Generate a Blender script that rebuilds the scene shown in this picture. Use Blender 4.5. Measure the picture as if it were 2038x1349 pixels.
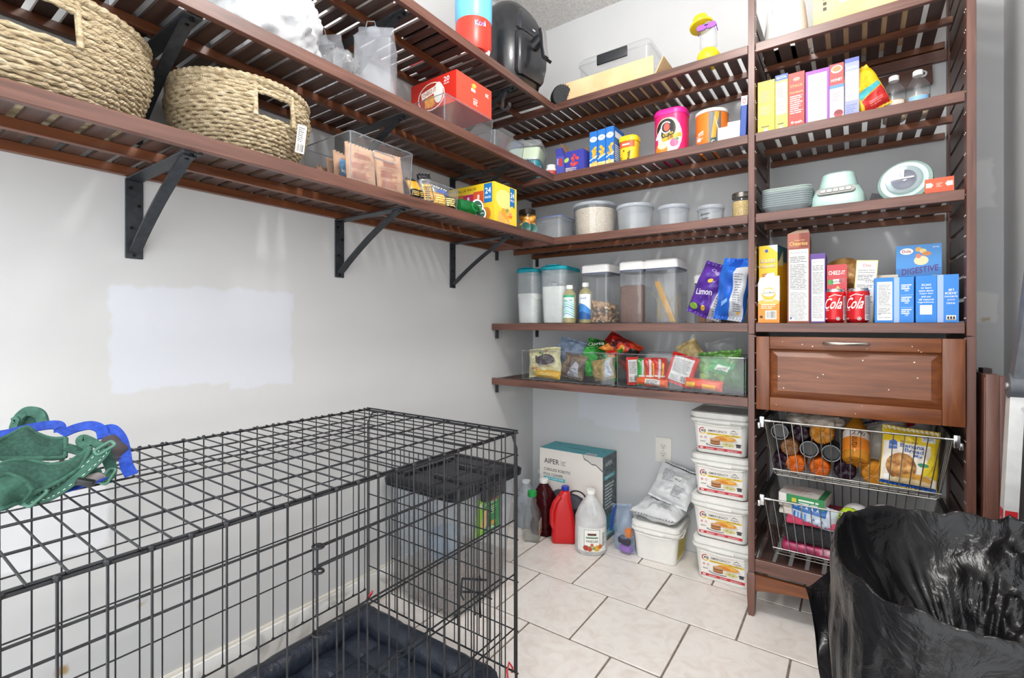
import bpy, bmesh, math, random
from mathutils import Vector, Matrix, Euler, noise
for o in list(bpy.data.objects): bpy.data.objects.remove(o)
SC = bpy.context.scene
COL = SC.collection
R = math.radians
PI = math.pi
random.seed(7)
# ---------------------------------------------------------------- camera, world, lamps, exposure
cam = bpy.data.cameras.new('camera'); camo = bpy.data.objects.new('camera', cam); COL.objects.link(camo)
cam.sensor_width = 36; cam.sensor_fit = 'HORIZONTAL'; cam.lens = 36 * 966.5 / 2038
cam.shift_y = -(674.5 - 646.2) / 2038; cam.clip_start = 0.02
camo.location = (1.568, -2.442, 1.1055); camo.rotation_euler = (R(90), 0, R(35.17))
SC.camera = camo
SC.view_settings.view_transform = 'Standard'; SC.view_settings.look = 'None'
SC.view_settings.gamma = 1; SC.view_settings.use_curve_mapping = False
SC.view_settings.exposure = 0.40
wd = bpy.data.worlds.new('world'); SC.world = wd; wd.use_nodes = True
wd.node_tree.nodes['Background'].inputs[0].default_value = (0.96, 0.98, 1.0, 1)
wd.node_tree.nodes['Background'].inputs[1].default_value = 2.7
SC.cycles.use_denoising = True
SC.cycles.transparent_max_bounces = 40
SC.cycles.max_bounces = 10
SC.cycles.diffuse_bounces = 5
SC.cycles.sample_clamp_indirect = 6
def lamp(name, loc, power, radius, color):
    l = bpy.data.lights.new(name, 'POINT'); l.energy = power; l.shadow_soft_size = radius; l.color = color
    o = bpy.data.objects.new(name, l); COL.objects.link(o); o.location = loc; return o
lamp('ceiling_lamp_light', (1.22, -1.55, 2.62), 42, 0.13, (1.0, 0.985, 0.96))
# ---------------------------------------------------------------- materials
def lin(c):
    if isinstance(c, str):
        c = c.lstrip('#'); c = [int(c[i:i+2], 16) / 255 for i in (0, 2, 4)]
        return tuple(x / 12.92 if x <= .04045 else ((x + .055) / 1.055) ** 2.4 for x in c) + (1,)
    return tuple(c) + (1,)
MATS = {}
def newmat(name):
    m = bpy.data.materials.new(name); m.use_nodes = True
    return m, m.node_tree, m.node_tree.nodes, m.node_tree.links, m.node_tree.nodes['Principled BSDF']
def plain(col, rough=.5, metal=0, coat=0, spec=.5, name=None):
    k = ('p', col, rough, metal, coat, spec)
    if k in MATS: return MATS[k]
    m, t, n, l, b = newmat(name or 'paint_' + str(col).strip('#'))
    b.inputs['Base Color'].default_value = lin(col); b.inputs['Roughness'].default_value = rough
    b.inputs['Metallic'].default_value = metal; b.inputs['Coat Weight'].default_value = coat
    b.inputs['Specular IOR Level'].default_value = spec
    MATS[k] = m; return m
def tc(n, l, scale, kind='Object'):
    c = n.new('ShaderNodeTexCoord'); mp = n.new('ShaderNodeMapping'); l.new(c.outputs[kind], mp.inputs[0])
    mp.inputs['Scale'].default_value = scale if hasattr(scale, '__len__') else (scale,) * 3
    return mp.outputs[0]
def ramp(n, l, fac, stops):
    r = n.new('ShaderNodeValToRGB'); l.new(fac, r.inputs[0])
    e = r.color_ramp.elements
    while len(e) < len(stops): e.new(.5)
    for i, (p, c) in enumerate(stops): e[i].position = p; e[i].color = lin(c)
    return r.outputs[0]
def noisy(name, stops, scale=20, detail=4, rough=.5, bump=0, bscale=None, bdist=.002, coat=0, metal=0, spec=.5, kind='Object', distort=0):
    if name in MATS: return MATS[name]
    m, t, n, l, b = newmat(name)
    v = tc(n, l, scale, kind); x = n.new('ShaderNodeTexNoise'); x.inputs['Scale'].default_value = 1; x.inputs['Detail'].default_value = detail
    x.inputs['Distortion'].default_value = distort
    l.new(v, x.inputs[0]); l.new(ramp(n, l, x.outputs[0], stops), b.inputs['Base Color'])
    b.inputs['Roughness'].default_value = rough; b.inputs['Coat Weight'].default_value = coat; b.inputs['Metallic'].default_value = metal
    b.inputs['Specular IOR Level'].default_value = spec
    if bump:
        y = n.new('ShaderNodeTexNoise'); y.inputs['Scale'].default_value = 1; y.inputs['Detail'].default_value = 3
        l.new(tc(n, l, bscale or scale, kind), y.inputs[0])
        u = n.new('ShaderNodeBump'); u.inputs['Strength'].default_value = bump; u.inputs['Distance'].default_value = bdist
        l.new(y.outputs[0], u.inputs['Height']); l.new(u.outputs[0], b.inputs['Normal'])
    MATS[name] = m; return m
def wood(name, dark, mid, light, scale, rough=.38):
    if name in MATS: return MATS[name]
    m, t, n, l, b = newmat(name)
    x = n.new('ShaderNodeTexNoise'); x.inputs['Scale'].default_value = 1; x.inputs['Detail'].default_value = 6; x.inputs['Distortion'].default_value = .6
    oi = n.new('ShaderNodeObjectInfo'); ad = n.new('ShaderNodeVectorMath'); ad.operation = 'ADD'
    cb = n.new('ShaderNodeCombineXYZ'); mu = n.new('ShaderNodeMath'); mu.operation = 'MULTIPLY'; mu.inputs[1].default_value = 30
    l.new(oi.outputs['Random'], mu.inputs[0]); l.new(mu.outputs[0], cb.inputs[0]); l.new(mu.outputs[0], cb.inputs[2])
    l.new(tc(n, l, scale), ad.inputs[0]); l.new(cb.outputs[0], ad.inputs[1]); l.new(ad.outputs[0], x.inputs[0])
    l.new(ramp(n, l, x.outputs[0], [(.25, dark), (.5, mid), (.78, light)]), b.inputs['Base Color'])
    b.inputs['Roughness'].default_value = rough; b.inputs['Coat Weight'].default_value = .12; b.inputs['Coat Roughness'].default_value = .3
    u = n.new('ShaderNodeBump'); u.inputs['Strength'].default_value = .12; u.inputs['Distance'].default_value = .0006
    l.new(x.outputs[0], u.inputs['Height']); l.new(u.outputs[0], b.inputs['Normal'])
    MATS[name] = m; return m
def clear(name, tint=(.97, .98, .98), gloss=.9, rough=.06, haze=0, hazecol='#e8ecef', ior=1.45):
    """thin clear plastic: passes light, mirrors at grazing angles, optional milky haze"""
    if name in MATS: return MATS[name]
    m, t, n, l, b = newmat(name); n.remove(b); out = n['Material Output']
    tr = n.new('ShaderNodeBsdfTransparent'); tr.inputs[0].default_value = tuple(tint) + (1,)
    g = n.new('ShaderNodeBsdfGlossy'); g.inputs['Roughness'].default_value = rough
    lw = n.new('ShaderNodeLayerWeight'); pw = n.new('ShaderNodeMath'); pw.operation = 'POWER'; pw.inputs[1].default_value = 4.5; l.new(lw.outputs['Facing'], pw.inputs[0])
    f = n.new('ShaderNodeMath'); f.operation = 'MULTIPLY_ADD'; f.inputs[1].default_value = .9; f.inputs[2].default_value = .045; l.new(pw.outputs[0], f.inputs[0])
    mx = n.new('ShaderNodeMixShader'); mu = n.new('ShaderNodeMath'); mu.operation = 'MULTIPLY'; mu.inputs[1].default_value = gloss
    l.new(f.outputs[0], mu.inputs[0]); l.new(mu.outputs[0], mx.inputs[0]); l.new(tr.outputs[0], mx.inputs[1]); l.new(g.outputs[0], mx.inputs[2])
    res = mx.outputs[0]
    if haze:
        d = n.new('ShaderNodeBsdfDiffuse'); d.inputs[0].default_value = lin(hazecol)
        m2 = n.new('ShaderNodeMixShader')
        x = n.new('ShaderNodeTexNoise'); x.inputs['Scale'].default_value = 1; x.inputs['Detail'].default_value = 5
        l.new(tc(n, l, 14), x.inputs[0]); mr = n.new('ShaderNodeMapRange'); mr.inputs[1].default_value = .3; mr.inputs[2].default_value = .7
        mr.inputs[3].default_value = haze * .75; mr.inputs[4].default_value = min(1, haze * 1.25); l.new(x.outputs[0], mr.inputs[0])
        l.new(mr.outputs[0], m2.inputs[0]); l.new(res, m2.inputs[1]); l.new(d.outputs[0], m2.inputs[2]); res = m2.outputs[0]
    l.new(res, out.inputs[0]); MATS[name] = m; return m
# ---------------------------------------------------------------- mesh builder
def rr(hw, hd, r, k=4, cx=0, cy=0):
    """rounded rectangle ring, counter-clockwise"""
    r = max(min(r, hw - 1e-5, hd - 1e-5), 1e-5); out = []
    for qx, qy, a0 in ((1, 1, 0), (-1, 1, 90), (-1, -1, 180), (1, -1, 270)):
        for i in range(k + 1):
            a = R(a0 + 90 * i / k); out.append((cx + qx * (hw - r) + r * math.cos(a), cy + qy * (hd - r) + r * math.sin(a)))
    return out
class MB:
    def __init__(s): s.v = []; s.f = []; s.mi = []; s.cur = 0
    def add(s, vs, fs):
        b = len(s.v); s.v += [tuple(v) for v in vs]; s.f += [tuple(i + b for i in f) for f in fs]; s.mi += [s.cur] * len(fs); return s
    def box(s, x0, x1, y0, y1, z0, z1, rot=None, at=None):
        vs = [Vector((x, y, z)) for z in (z0, z1) for y in (y0, y1) for x in (x0, x1)]
        if rot is not None:
            c = Vector(at) if at is not None else Vector(((x0 + x1) / 2, (y0 + y1) / 2, (z0 + z1) / 2))
            m = Euler(rot).to_matrix(); vs = [c + m @ (v - c) for v in vs]
        return s.add(vs, [(0, 2, 3, 1), (4, 5, 7, 6), (0, 1, 5, 4), (2, 6, 7, 3), (0, 4, 6, 2), (1, 3, 7, 5)])
    def rbox(s, x0, x1, y0, y1, z0, z1, r=.003, seg=2):
        bm = bmesh.new(); bmesh.ops.create_cube(bm, size=1)
        for v in bm.verts: v.co = ((x0 + x1) / 2 + v.co.x * (x1 - x0), (y0 + y1) / 2 + v.co.y * (y1 - y0), (z0 + z1) / 2 + v.co.z * (z1 - z0))
        bmesh.ops.bevel(bm, geom=bm.edges[:], offset=r, segments=seg, affect='EDGES', profile=.5)
        bm.verts.index_update(); s.add([v.co[:] for v in bm.verts], [[v.index for v in f.verts] for f in bm.faces]); bm.free(); return s
    def rings(s, rings, cap0=True, cap1=True):
        n = len(rings[0]); vs = [p for r in rings for p in r]; fs = []
        for i in range(len(rings) - 1):
            for j in range(n):
                a, b = i * n + j, i * n + (j + 1) % n; fs.append((a, b, b + n, a + n))
        if cap0: fs.append(tuple(range(n))[::-1])
        if cap1: fs.append(tuple((len(rings) - 1) * n + j for j in range(n)))
        return s.add(vs, fs)
    def loft(s, secs, k=4, cap0=True, cap1=True):
        """secs: (z, half width, half depth, corner radius[, cx, cy])"""
        return s.rings([[(x, y, q[0]) for x, y in rr(q[1], q[2], q[3], k, *(q[4:6] if len(q) > 4 else (0, 0)))] for q in secs], cap0, cap1)
    def lathe(s, prof, n=28, cap0=True, cap1=True, c=(0, 0)):
        return s.rings([[(c[0] + r * math.cos(2 * PI * j / n), c[1] + r * math.sin(2 * PI * j / n), z) for j in range(n)] for r, z in prof], cap0, cap1)
    def tube(s, pts, r, n=6, closed=False, caps=True):
        pts = [Vector(p) for p in pts]; N = len(pts); rings = []; prev = None
        for i, p in enumerate(pts):
            if closed: d = pts[(i + 1) % N] - pts[i - 1]
            else: d = pts[min(i + 1, N - 1)] - pts[max(i - 1, 0)]
            d.normalize()
            if prev is None:
                u = d.cross(Vector((0, 0, 1)));  u = u if u.length > .1 else d.cross(Vector((1, 0, 0)))
            else: u = prev - d * prev.dot(d)
            u.normalize(); prev = u; w = d.cross(u); q = r[i] if hasattr(r, '__len__') else r
            rings.append([tuple(p + q * (math.cos(2 * PI * j / n) * u + math.sin(2 * PI * j / n) * w)) for j in range(n)])
        if closed: rings.append(rings[0])
        return s.rings(rings, caps and not closed, caps and not closed)
    def cyl(s, a, b, r, r2=None, n=16): return s.tube([a, b], [r, r if r2 is None else r2], n)
    def prism(s, poly, z0, z1, ax='z'):
        m = {'z': lambda x, y, z: (x, y, z), 'y': lambda x, y, z: (x, z, y), 'x': lambda x, y, z: (z, x, y)}[ax]
        return s.rings([[m(x, y, z0) for x, y in poly], [m(x, y, z1) for x, y in poly]])
    def grid(s, fn, nu, nv, wrapu=False):
        vs = [fn(i / nu, j / nv) for j in range(nv + 1) for i in range(nu + (0 if wrapu else 1))]; w = nu if wrapu else nu + 1; fs = []
        for j in range(nv):
            for i in range(nu):
                a, b = j * w + i, j * w + (i + 1) % w if wrapu else j * w + i + 1
                fs.append((a, b, b + w, a + w))
        return s.add(vs, fs)
    def ball(s, c, r, n=16, m=10, sq=(1, 1, 1)):
        rg = []
        for i in range(m + 1):
            a = -PI / 2 + PI * i / m; q = max(math.cos(a), .02)
            rg.append([(c[0] + r * sq[0] * q * math.cos(2 * PI * j / n), c[1] + r * sq[1] * q * math.sin(2 * PI * j / n), c[2] + r * sq[2] * math.sin(a)) for j in range(n)])
        return s.rings(rg)
    def ribbon(s, pts, w, t, side=(0, 0, 1), nrm=None):
        """flat strap along pts; side = width direction (one or per point)"""
        pts = [Vector(p) for p in pts]; N = len(pts); rg = []
        for i, p in enumerate(pts):
            d = (pts[min(i + 1, N - 1)] - pts[max(i - 1, 0)]).normalized()
            if nrm is not None: side = d.cross(Vector(nrm))
            sd = Vector(side[i] if hasattr(side[0], '__len__') else side); sd = (sd - d * sd.dot(d)); sd.normalize(); nn = d.cross(sd)
            rg.append([tuple(p + sd * a * w / 2 + nn * b * t / 2) for a, b in ((-1, -1), (1, -1), (1, 1), (-1, 1))])
        return s.rings(rg)
    def xf(s, m):
        s.v = [tuple(m @ Vector(v)) for v in s.v]; return s
    def jitter(s, amp, freq, seed=0):
        o = Vector((seed * 7.3, seed * 3.1, seed * 1.7)); s.v = [tuple(Vector(v) + amp * noise.noise_vector(Vector(v) * freq + o)) for v in s.v]; return s
    def mesh(s, name, smooth=30):
        me = bpy.data.meshes.new(name); me.from_pydata(s.v, [], s.f)
        if any(s.mi): me.polygons.foreach_set('material_index', s.mi)
        if smooth:
            me.polygons.foreach_set('use_smooth', [True] * len(me.polygons))
            me.set_sharp_from_angle(angle=R(smooth))
        me.update(); return me
def T(rot=(0, 0, 0), loc=(0, 0, 0), sc=(1, 1, 1)):
    return Matrix.Translation(loc) @ Euler(rot).to_matrix().to_4x4() @ Matrix.Diagonal((*sc, 1))
# ---------------------------------------------------------------- objects
def link(name, data, parent=None, loc=None, rz=0, rot=None):
    o = bpy.data.objects.new(name, data); COL.objects.link(o)
    if parent: o.parent = parent
    if loc is not None: o.location = loc
    o.rotation_euler = rot if rot is not None else (0, 0, rz); return o
def tag(o, label=None, cat=None, group=None, kind=None):
    if label: o['label'] = label
    if cat: o['category'] = cat
    if group: o['group'] = group
    if kind: o['kind'] = kind
    return o
def thing(name, label, cat, loc, rz=0, group=None, rot=None): return tag(link(name, None, None, loc, rz, rot), label, cat, group)
def part(name, mb, mat, parent, smooth=30, loc=None, rot=None, label=None):
    me = mb.mesh(name, smooth) if isinstance(mb, MB) else mb
    for m in (mat if isinstance(mat, (list, tuple)) else [mat]):
        if m.name not in me.materials: me.materials.append(m)
    o = link(name, me, parent, loc, 0, rot)
    if label: o['label'] = label
    return o
def single(name, mb, mat, label, cat, loc, rz=0, group=None, rot=None, smooth=30):
    o = part(name, mb, mat, None, smooth); o.location = loc; o.rotation_euler = rot if rot is not None else (0, 0, rz)
    return tag(o, label, cat, group)
def struct(name, mb, mat, smooth=30): return tag(part(name, mb, mat, None, smooth), kind='structure')
def dup(o, loc=None, rz=None, parent=None, label=None, group=None):
    c = o.copy(); COL.objects.link(c); c.parent = parent
    if loc is not None: c.location = loc
    if rz is not None: c.rotation_euler = (0, 0, rz)
    if label: c['label'] = label
    if group: c['group'] = group
    for ch in o.children: dup(ch, parent=c)
    return c
# ---------------------------------------------------------------- flat print (lettering, panels, pictures) laid on surfaces
TXT = {}
def textmesh(s):
    if s not in TXT:
        c = bpy.data.curves.new('t', 'FONT'); c.body = s; c.resolution_u = 2; c.offset = .012
        o = bpy.data.objects.new('t', c); m = o.to_mesh()
        vs = [(v.co.x, v.co.y) for v in m.vertices]; fs = [tuple(p.vertices) for p in m.polygons]
        o.to_mesh_clear(); bpy.data.objects.remove(o); bpy.data.curves.remove(c)
        x0 = min(v[0] for v in vs); x1 = max(v[0] for v in vs); y0 = min(v[1] for v in vs); y1 = max(v[1] for v in vs)
        TXT[s] = ([((x - (x0 + x1) / 2), (y - (y0 + y1) / 2)) for x, y in vs], fs, x1 - x0, y1 - y0)
    return TXT[s]
class Art:
    def __init__(s, seg=None): s.it = []; s.seg = min(seg, .0055) if seg else None
    def _rot(s, pts, c, a):
        if not a: return pts
        ca, sa = math.cos(R(a)), math.sin(R(a)); return [(c[0] + (x - c[0]) * ca - (y - c[1]) * sa, c[1] + (x - c[0]) * sa + (y - c[1]) * ca) for x, y in pts]
    def r(s, x, y, w, h, col, rot=0):
        n = max(1, int(abs(w) / s.seg)) if s.seg else 1; m = max(1, int(abs(h) / s.seg)) if s.seg else 1
        vs = [(x + w * i / n, y + h * j / m) for j in range(m + 1) for i in range(n + 1)]
        fs = [(j * (n + 1) + i, j * (n + 1) + i + 1, (j + 1) * (n + 1) + i + 1, (j + 1) * (n + 1) + i) for j in range(m) for i in range(n)]
        s.it.append((s._rot(vs, (x + w / 2, y + h / 2), rot), fs, col)); return s
    def e(s, cx, cy, rx, ry, col, rot=0, n=20, a0=0, a1=360, inner=0):
        k = n if inner or a1 - a0 < 360 else n - 1; A = [R(a0 + (a1 - a0) * i / n) for i in range(k + 1)]
        if inner:
            vs = [(cx + rx * math.cos(a), cy + ry * math.sin(a)) for a in A] + [(cx + rx * inner * math.cos(a), cy + ry * inner * math.sin(a)) for a in A]
            fs = [(i, i + 1, i + 2 + k, i + 1 + k) for i in range(k)]
        else:
            vs = [(cx, cy)] + [(cx + rx * math.cos(a), cy + ry * math.sin(a)) for a in A]
            fs = [(0, i + 1, i + 2) for i in range(k)] + ([(0, k + 1, 1)] if a1 - a0 >= 360 and not inner else [])
        s.it.append((s._rot(vs, (cx, cy), rot), fs, col)); return s
    def p(s, pts, col): s.it.append((pts, [tuple(range(len(pts)))], col)); return s
    def t(s, text, cx, cy, h, col, w=None, rot=0, slant=0):
        vs, fs, W, H = textmesh(text); ky = h / H; kx = w / W if w else ky
        pts = [(cx + x * kx + y * ky * slant, cy + y * ky) for x, y in vs]; s.it.append((s._rot(pts, (cx, cy), rot), fs, col)); return s
    def lines(s, x, y, w, h, n, col, fill=.45, seed=1, ragged=.35):
        rg = random.Random(seed); vs = []; fs = []; dh = h / n
        for i in range(n):
            px = x; end = x + w * (1 - ragged * rg.random()); yy = y + h - (i + 1) * dh
            while px < end - .0005:
                ww = min(dh * (1 + 4 * rg.random()), end - px); b = len(vs)
                vs += [(px, yy), (px + ww, yy), (px + ww, yy + dh * fill), (px, yy + dh * fill)]; fs.append((b, b + 1, b + 2, b + 3)); px += ww + dh * .35
        s.it.append((vs, fs, col)); return s
    def bars(s, x, y, w, h, n, col='#202020', seed=3):
        rg = random.Random(seed); vs = []; fs = []; px = x; st = w / n
        for i in range(n):
            ww = st * (.25 + .55 * rg.random()); b = len(vs); vs += [(px, y), (px + ww, y), (px + ww, y + h), (px, y + h)]; fs.append((b, b + 1, b + 2, b + 3)); px += st
        s.it.append((vs, fs, col)); return s
    def facts(s, x, y, w, h, seed=1, col='#2c2c2c'):
        s.r(x, y, w, h, '#f3f1ec'); s.t('Nutrition Facts', x + w * .5, y + h * .955, h * .026, col, w * .84)
        s.lines(x + w * .06, y + h * .84, w * .88, h * .07, 3, '#555555', seed=seed); s.r(x + w * .05, y + h * .82, w * .9, h * .008, col)
        s.lines(x + w * .06, y + h * .46, w * .88, h * .34, 15, '#6a6a6a', seed=seed + 1, ragged=.15); s.r(x + w * .05, y + h * .44, w * .9, h * .006, col)
        s.lines(x + w * .06, y + h * .05, w * .88, h * .36, 18, '#8a8a8a', seed=seed + 2, ragged=.25); return s
    def put(s, parent, f, name='printed_label', label=None, base=.0004, step=.00005, rough=.45):
        mb = MB(); cols = []; step = max(step, .00011) if s.seg else step
        for k, (vs, fs, col) in enumerate(s.it):
            if col not in cols: cols.append(col)
            mb.cur = cols.index(col); z = base + step * k
            if s.seg:      # curved surface: cut the flat shape finer so that it follows the curve
                bm = bmesh.new(); bv = [bm.verts.new((x, y, 0)) for x, y in vs]
                for q in fs:
                    try: bm.faces.new([bv[i] for i in q])
                    except ValueError: pass
                bmesh.ops.triangulate(bm, faces=bm.faces[:])
                for _ in range(6):
                    ed = [e for e in bm.edges if e.calc_length() > s.seg]
                    if not ed: break
                    bmesh.ops.subdivide_edges(bm, edges=ed, cuts=1); bmesh.ops.triangulate(bm, faces=bm.faces[:])
                bm.verts.index_update(); vs = [(v.co.x, v.co.y) for v in bm.verts]; fs = [tuple(v.index for v in q.verts) for q in bm.faces]; bm.free()
            mb.add([f(x, y, z) for x, y in vs], fs)
        me = mb.mesh(name, 0); 
        for c in cols: me.materials.append(c if isinstance(c, bpy.types.Material) else plain(c, rough))
        o = link(name, me, parent)
        if label: o['label'] = label
        return o
def face(w, d, h, side):
    if side == 'F': return lambda x, y, z: (-w / 2 + x, -d / 2 - z, y)
    if side == 'R': return lambda x, y, z: (w / 2 + z, -d / 2 + x, y)
    if side == 'L': return lambda x, y, z: (-w / 2 - z, d / 2 - x, y)
    if side == 'T': return lambda x, y, z: (-w / 2 + x, -d / 2 + y, h + z)
    if side == 'B': return lambda x, y, z: (w / 2 - x, -d / 2 + y, -z)
def rrmap(hw, hd, r):
    def f(x, y, z):
        a = abs(x) - (hw - r); d = hd if a <= 0 else hd - r + math.sqrt(max(1e-8, r * r - min(a, r * .999) ** 2)); return (x, -d - .0009 - z, y)
    return f
def wrap(rad, z0=0, a0=0): return lambda x, y, z: ((rad + z) * math.sin(x / rad + R(a0)), -(rad + z) * math.cos(x / rad + R(a0)), z0 + y)
def carton(name, label, cat, loc, size, col, rz=0, art=None, group=None, rot=None, rough=.5, bev=.0015, mat=None):
    w, d, h = size; mb = MB().rbox(-w / 2, w / 2, -d / 2, d / 2, 0, h, bev, 1)
    o = single(name, mb, mat or plain(col, rough), label, cat, loc, rz, group, rot)
    for sd, fn in (art or {}).items():
        a = Art(); W = {'F': w, 'R': d, 'L': d, 'T': w, 'B': w}[sd]; H = d if sd in 'TB' else h
        fn(a, W, H); a.put(o, face(w, d, h, sd), {'F': 'printed_front', 'R': 'printed_side', 'L': 'printed_side', 'T': 'printed_top', 'B': 'printed_base'}[sd])
    return o
def pillow(w, h, t, nu=34, nv=38, wr=.006, fr=18, seed=0, pinch=.6, crimp=.012):
    """filled bag standing in the local x-z plane, -y is its front; sealed ends top and bottom"""
    mb = MB(); o = Vector((seed * 5.1, seed * 2.3, seed * 9.7))
    def prof(u, v):
        a = max(0, 1 - abs(2 * u - 1) ** 2.6) ** .55; e = .06; b = min(1, max(0, min(v, 1 - v) - e) / .28); b = math.sin(b * PI / 2) ** pinch if b > 0 else 0
        return a * b
    def side(sg):
        def fn(u, v):
            x = (u - .5) * w; z = v * h; k = prof(u, v); p = Vector((x, 0, z)); nz = noise.noise_vector(p * fr + o)
            rid = (1 - 2.2 * abs(noise.noise(p * fr * .75 + o * 2))) + .55 * (1 - 2.2 * abs(noise.noise(p * fr * 1.9 + o * 3)))
            edge = crimp * .25 * math.sin(u * w * 500) if v < .05 or v > .95 else 0
            y = sg * (t / 2 * k + .0008 + (wr * (nz.y + rid * .8) * (k ** .5 + .12) if 0 < u < 1 else 0)) + edge
            return (x * (1 - .06 * k) + wr * .5 * nz.x, y, z + wr * .4 * nz.z)
        return fn
    f, g = side(-1), side(1); mb.grid(f, nu, nv); mb.grid(lambda u, v: g(1 - u, v), nu, nv)
    return mb, lambda x, y, z: (lambda q: (q[0], q[1] - z, q[2]))(f(min(1, max(0, x / w)), min(1, max(0, y / h))))
def shell(mb, secs, t, k=4):
    """open-topped thin-walled container: outer wall, rim, inner wall, inner base"""
    inn = [(max(q[0], secs[0][0] + t), q[1] - t, q[2] - t, max(q[3] - t, .0006)) + tuple(q[4:]) for q in secs]
    return mb.loft(list(secs) + inn[::-1], k)
# ================================================================ the room
RX, CZ, Y0 = 2.007, 2.826, -3.0
def wallmat(name, base, base2, patches):
    """painted plaster; patches = touch-up paint: (axis index, centre a, centre z, half a, half z, colour)"""
    m, t, n, l, b = newmat(name)
    x = n.new('ShaderNodeTexNoise'); x.inputs['Scale'].default_value = 1; x.inputs['Detail'].default_value = 4; l.new(tc(n, l, 2.2), x.inputs[0])
    col = ramp(n, l, x.outputs[0], [(.3, base), (.7, base2)])
    w = n.new('ShaderNodeTexNoise'); w.inputs['Scale'].default_value = 1; w.inputs['Detail'].default_value = 4; l.new(tc(n, l, (16, 16, 16)), w.inputs[0])
    sx = n.new('ShaderNodeSeparateXYZ'); l.new(tc(n, l, 1), sx.inputs[0])
    sn = n.new('ShaderNodeSeparateColor'); l.new(w.outputs['Color'], sn.inputs[0])
    def mth(op, a, bb):
        q = n.new('ShaderNodeMath'); q.operation = op
        for i, z in enumerate((a, bb)):
            if z is None: continue
            if isinstance(z, (int, float)): q.inputs[i].default_value = z
            else: l.new(z, q.inputs[i])
        return q.outputs[0]
    for ax, ca, cz, ha, hz, pc in patches:
        def rng(co, c, h, nz):
            d = mth('ABSOLUTE', mth('SUBTRACT', mth('ADD', co, mth('MULTIPLY', mth('SUBTRACT', nz, .5), .05)), c), None)
            q = n.new('ShaderNodeMapRange'); l.new(d, q.inputs[0]); q.inputs[1].default_value = h + .004; q.inputs[2].default_value = h - .006; q.inputs[3].default_value = 0; q.inputs[4].default_value = 1
            return q.outputs[0]
        k = mth('MULTIPLY', rng(sx.outputs[ax], ca, ha, sn.outputs[0]), rng(sx.outputs[2], cz, hz, sn.outputs[1]))
        mx = n.new('ShaderNodeMix'); mx.data_type = 'RGBA'; l.new(k, mx.inputs[0]); l.new(col, mx.inputs[6]); mx.inputs[7].default_value = lin(pc); col = mx.outputs[2]
    l.new(col, b.inputs['Base Color']); b.inputs['Roughness'].default_value = .42; b.inputs['Specular IOR Level'].default_value = .35
    y = n.new('ShaderNodeTexNoise'); y.inputs['Scale'].default_value = 1; l.new(tc(n, l, 130), y.inputs[0])
    u = n.new('ShaderNodeBump'); u.inputs['Strength'].default_value = .1; u.inputs['Distance'].default_value = .0012; l.new(y.outputs[0], u.inputs['Height']); l.new(u.outputs[0], b.inputs['Normal'])
    return m
WL = wallmat('left_wall_paint', '#c6c7c7', '#cccccc', [(1, -1.78, 1.07, .235, .14, '#cfd2d9'), (1, -1.62, 1.06, .10, .155, '#cfd2d9'), (1, -2.12, .64, .10, .10, '#dedfe2'), (1, -2.113, .27, .008, .010, '#a88a5c'), (1, -1.944, .348, .007, .004, '#a88f68')])
WB = wallmat('back_wall_paint', '#c6c7c8', '#cccdce', [(0, .47, .66, .17, .075, '#cdd1d8'), (0, .53, .60, .13, .05, '#cdd1d8'), (0, 1.95, 1.62, .035, .09, '#dcdcdc'), (0, 1.95, 1.17, .04, .05, '#dcdcda'), (0, 1.955, 1.13, .012, .006, '#b9a584')])
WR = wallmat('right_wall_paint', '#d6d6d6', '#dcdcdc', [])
struct('wall_left', MB().box(-.1, 0, Y0, .1, -.06, CZ + .1), WL)
struct('wall_back', MB().box(0, RX + .1, 0, .1, -.06, CZ + .1), WB)
struct('wall_right', MB().box(RX, RX + .1, Y0, 0, -.06, CZ + .1), WR)
CM = noisy('popcorn_ceiling', [(.35, '#dedbd7'), (.6, '#f0eeec')], 90, 5, .9, bump=1, bscale=140, bdist=.012)
struct('ceiling', MB().box(0, RX, Y0, 0, CZ, CZ + .1), CM)
GR = noisy('grout', [(.3, '#6d6157'), (.7, '#8c8177')], 40, 4, .9)
floor = struct('floor', MB().box(0, RX, Y0, 0, -.06, -.0035), GR)
def tilemat():
    m, t, n, l, b = newmat('ceramic_tile')
    oi = n.new('ShaderNodeObjectInfo'); cb = n.new('ShaderNodeCombineXYZ'); mu = n.new('ShaderNodeMath'); mu.operation = 'MULTIPLY'; mu.inputs[1].default_value = 50
    l.new(oi.outputs['Random'], mu.inputs[0]); l.new(mu.outputs[0], cb.inputs[2])
    ad = n.new('ShaderNodeVectorMath'); l.new(tc(n, l, 14), ad.inputs[0]); l.new(cb.outputs[0], ad.inputs[1])
    x = n.new('ShaderNodeTexNoise'); x.inputs['Scale'].default_value = 1; x.inputs['Detail'].default_value = 7; x.inputs['Distortion'].default_value = 1.4; l.new(ad.outputs[0], x.inputs[0])
    l.new(ramp(n, l, x.outputs[0], [(.28, '#e2d8d0'), (.45, '#eae3dd'), (.6, '#efeae5'), (.8, '#e6dcd4')]), b.inputs['Base Color'])
    b.inputs['Roughness'].default_value = .34
    u = n.new('ShaderNodeBump'); u.inputs['Strength'].default_value = .15; u.inputs['Distance'].default_value = .002; l.new(x.outputs[0], u.inputs['Height']); l.new(u.outputs[0], b.inputs['Normal'])
    return m
TM = tilemat(); PX, PY = .3245, .3315; TC_ = {}
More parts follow.
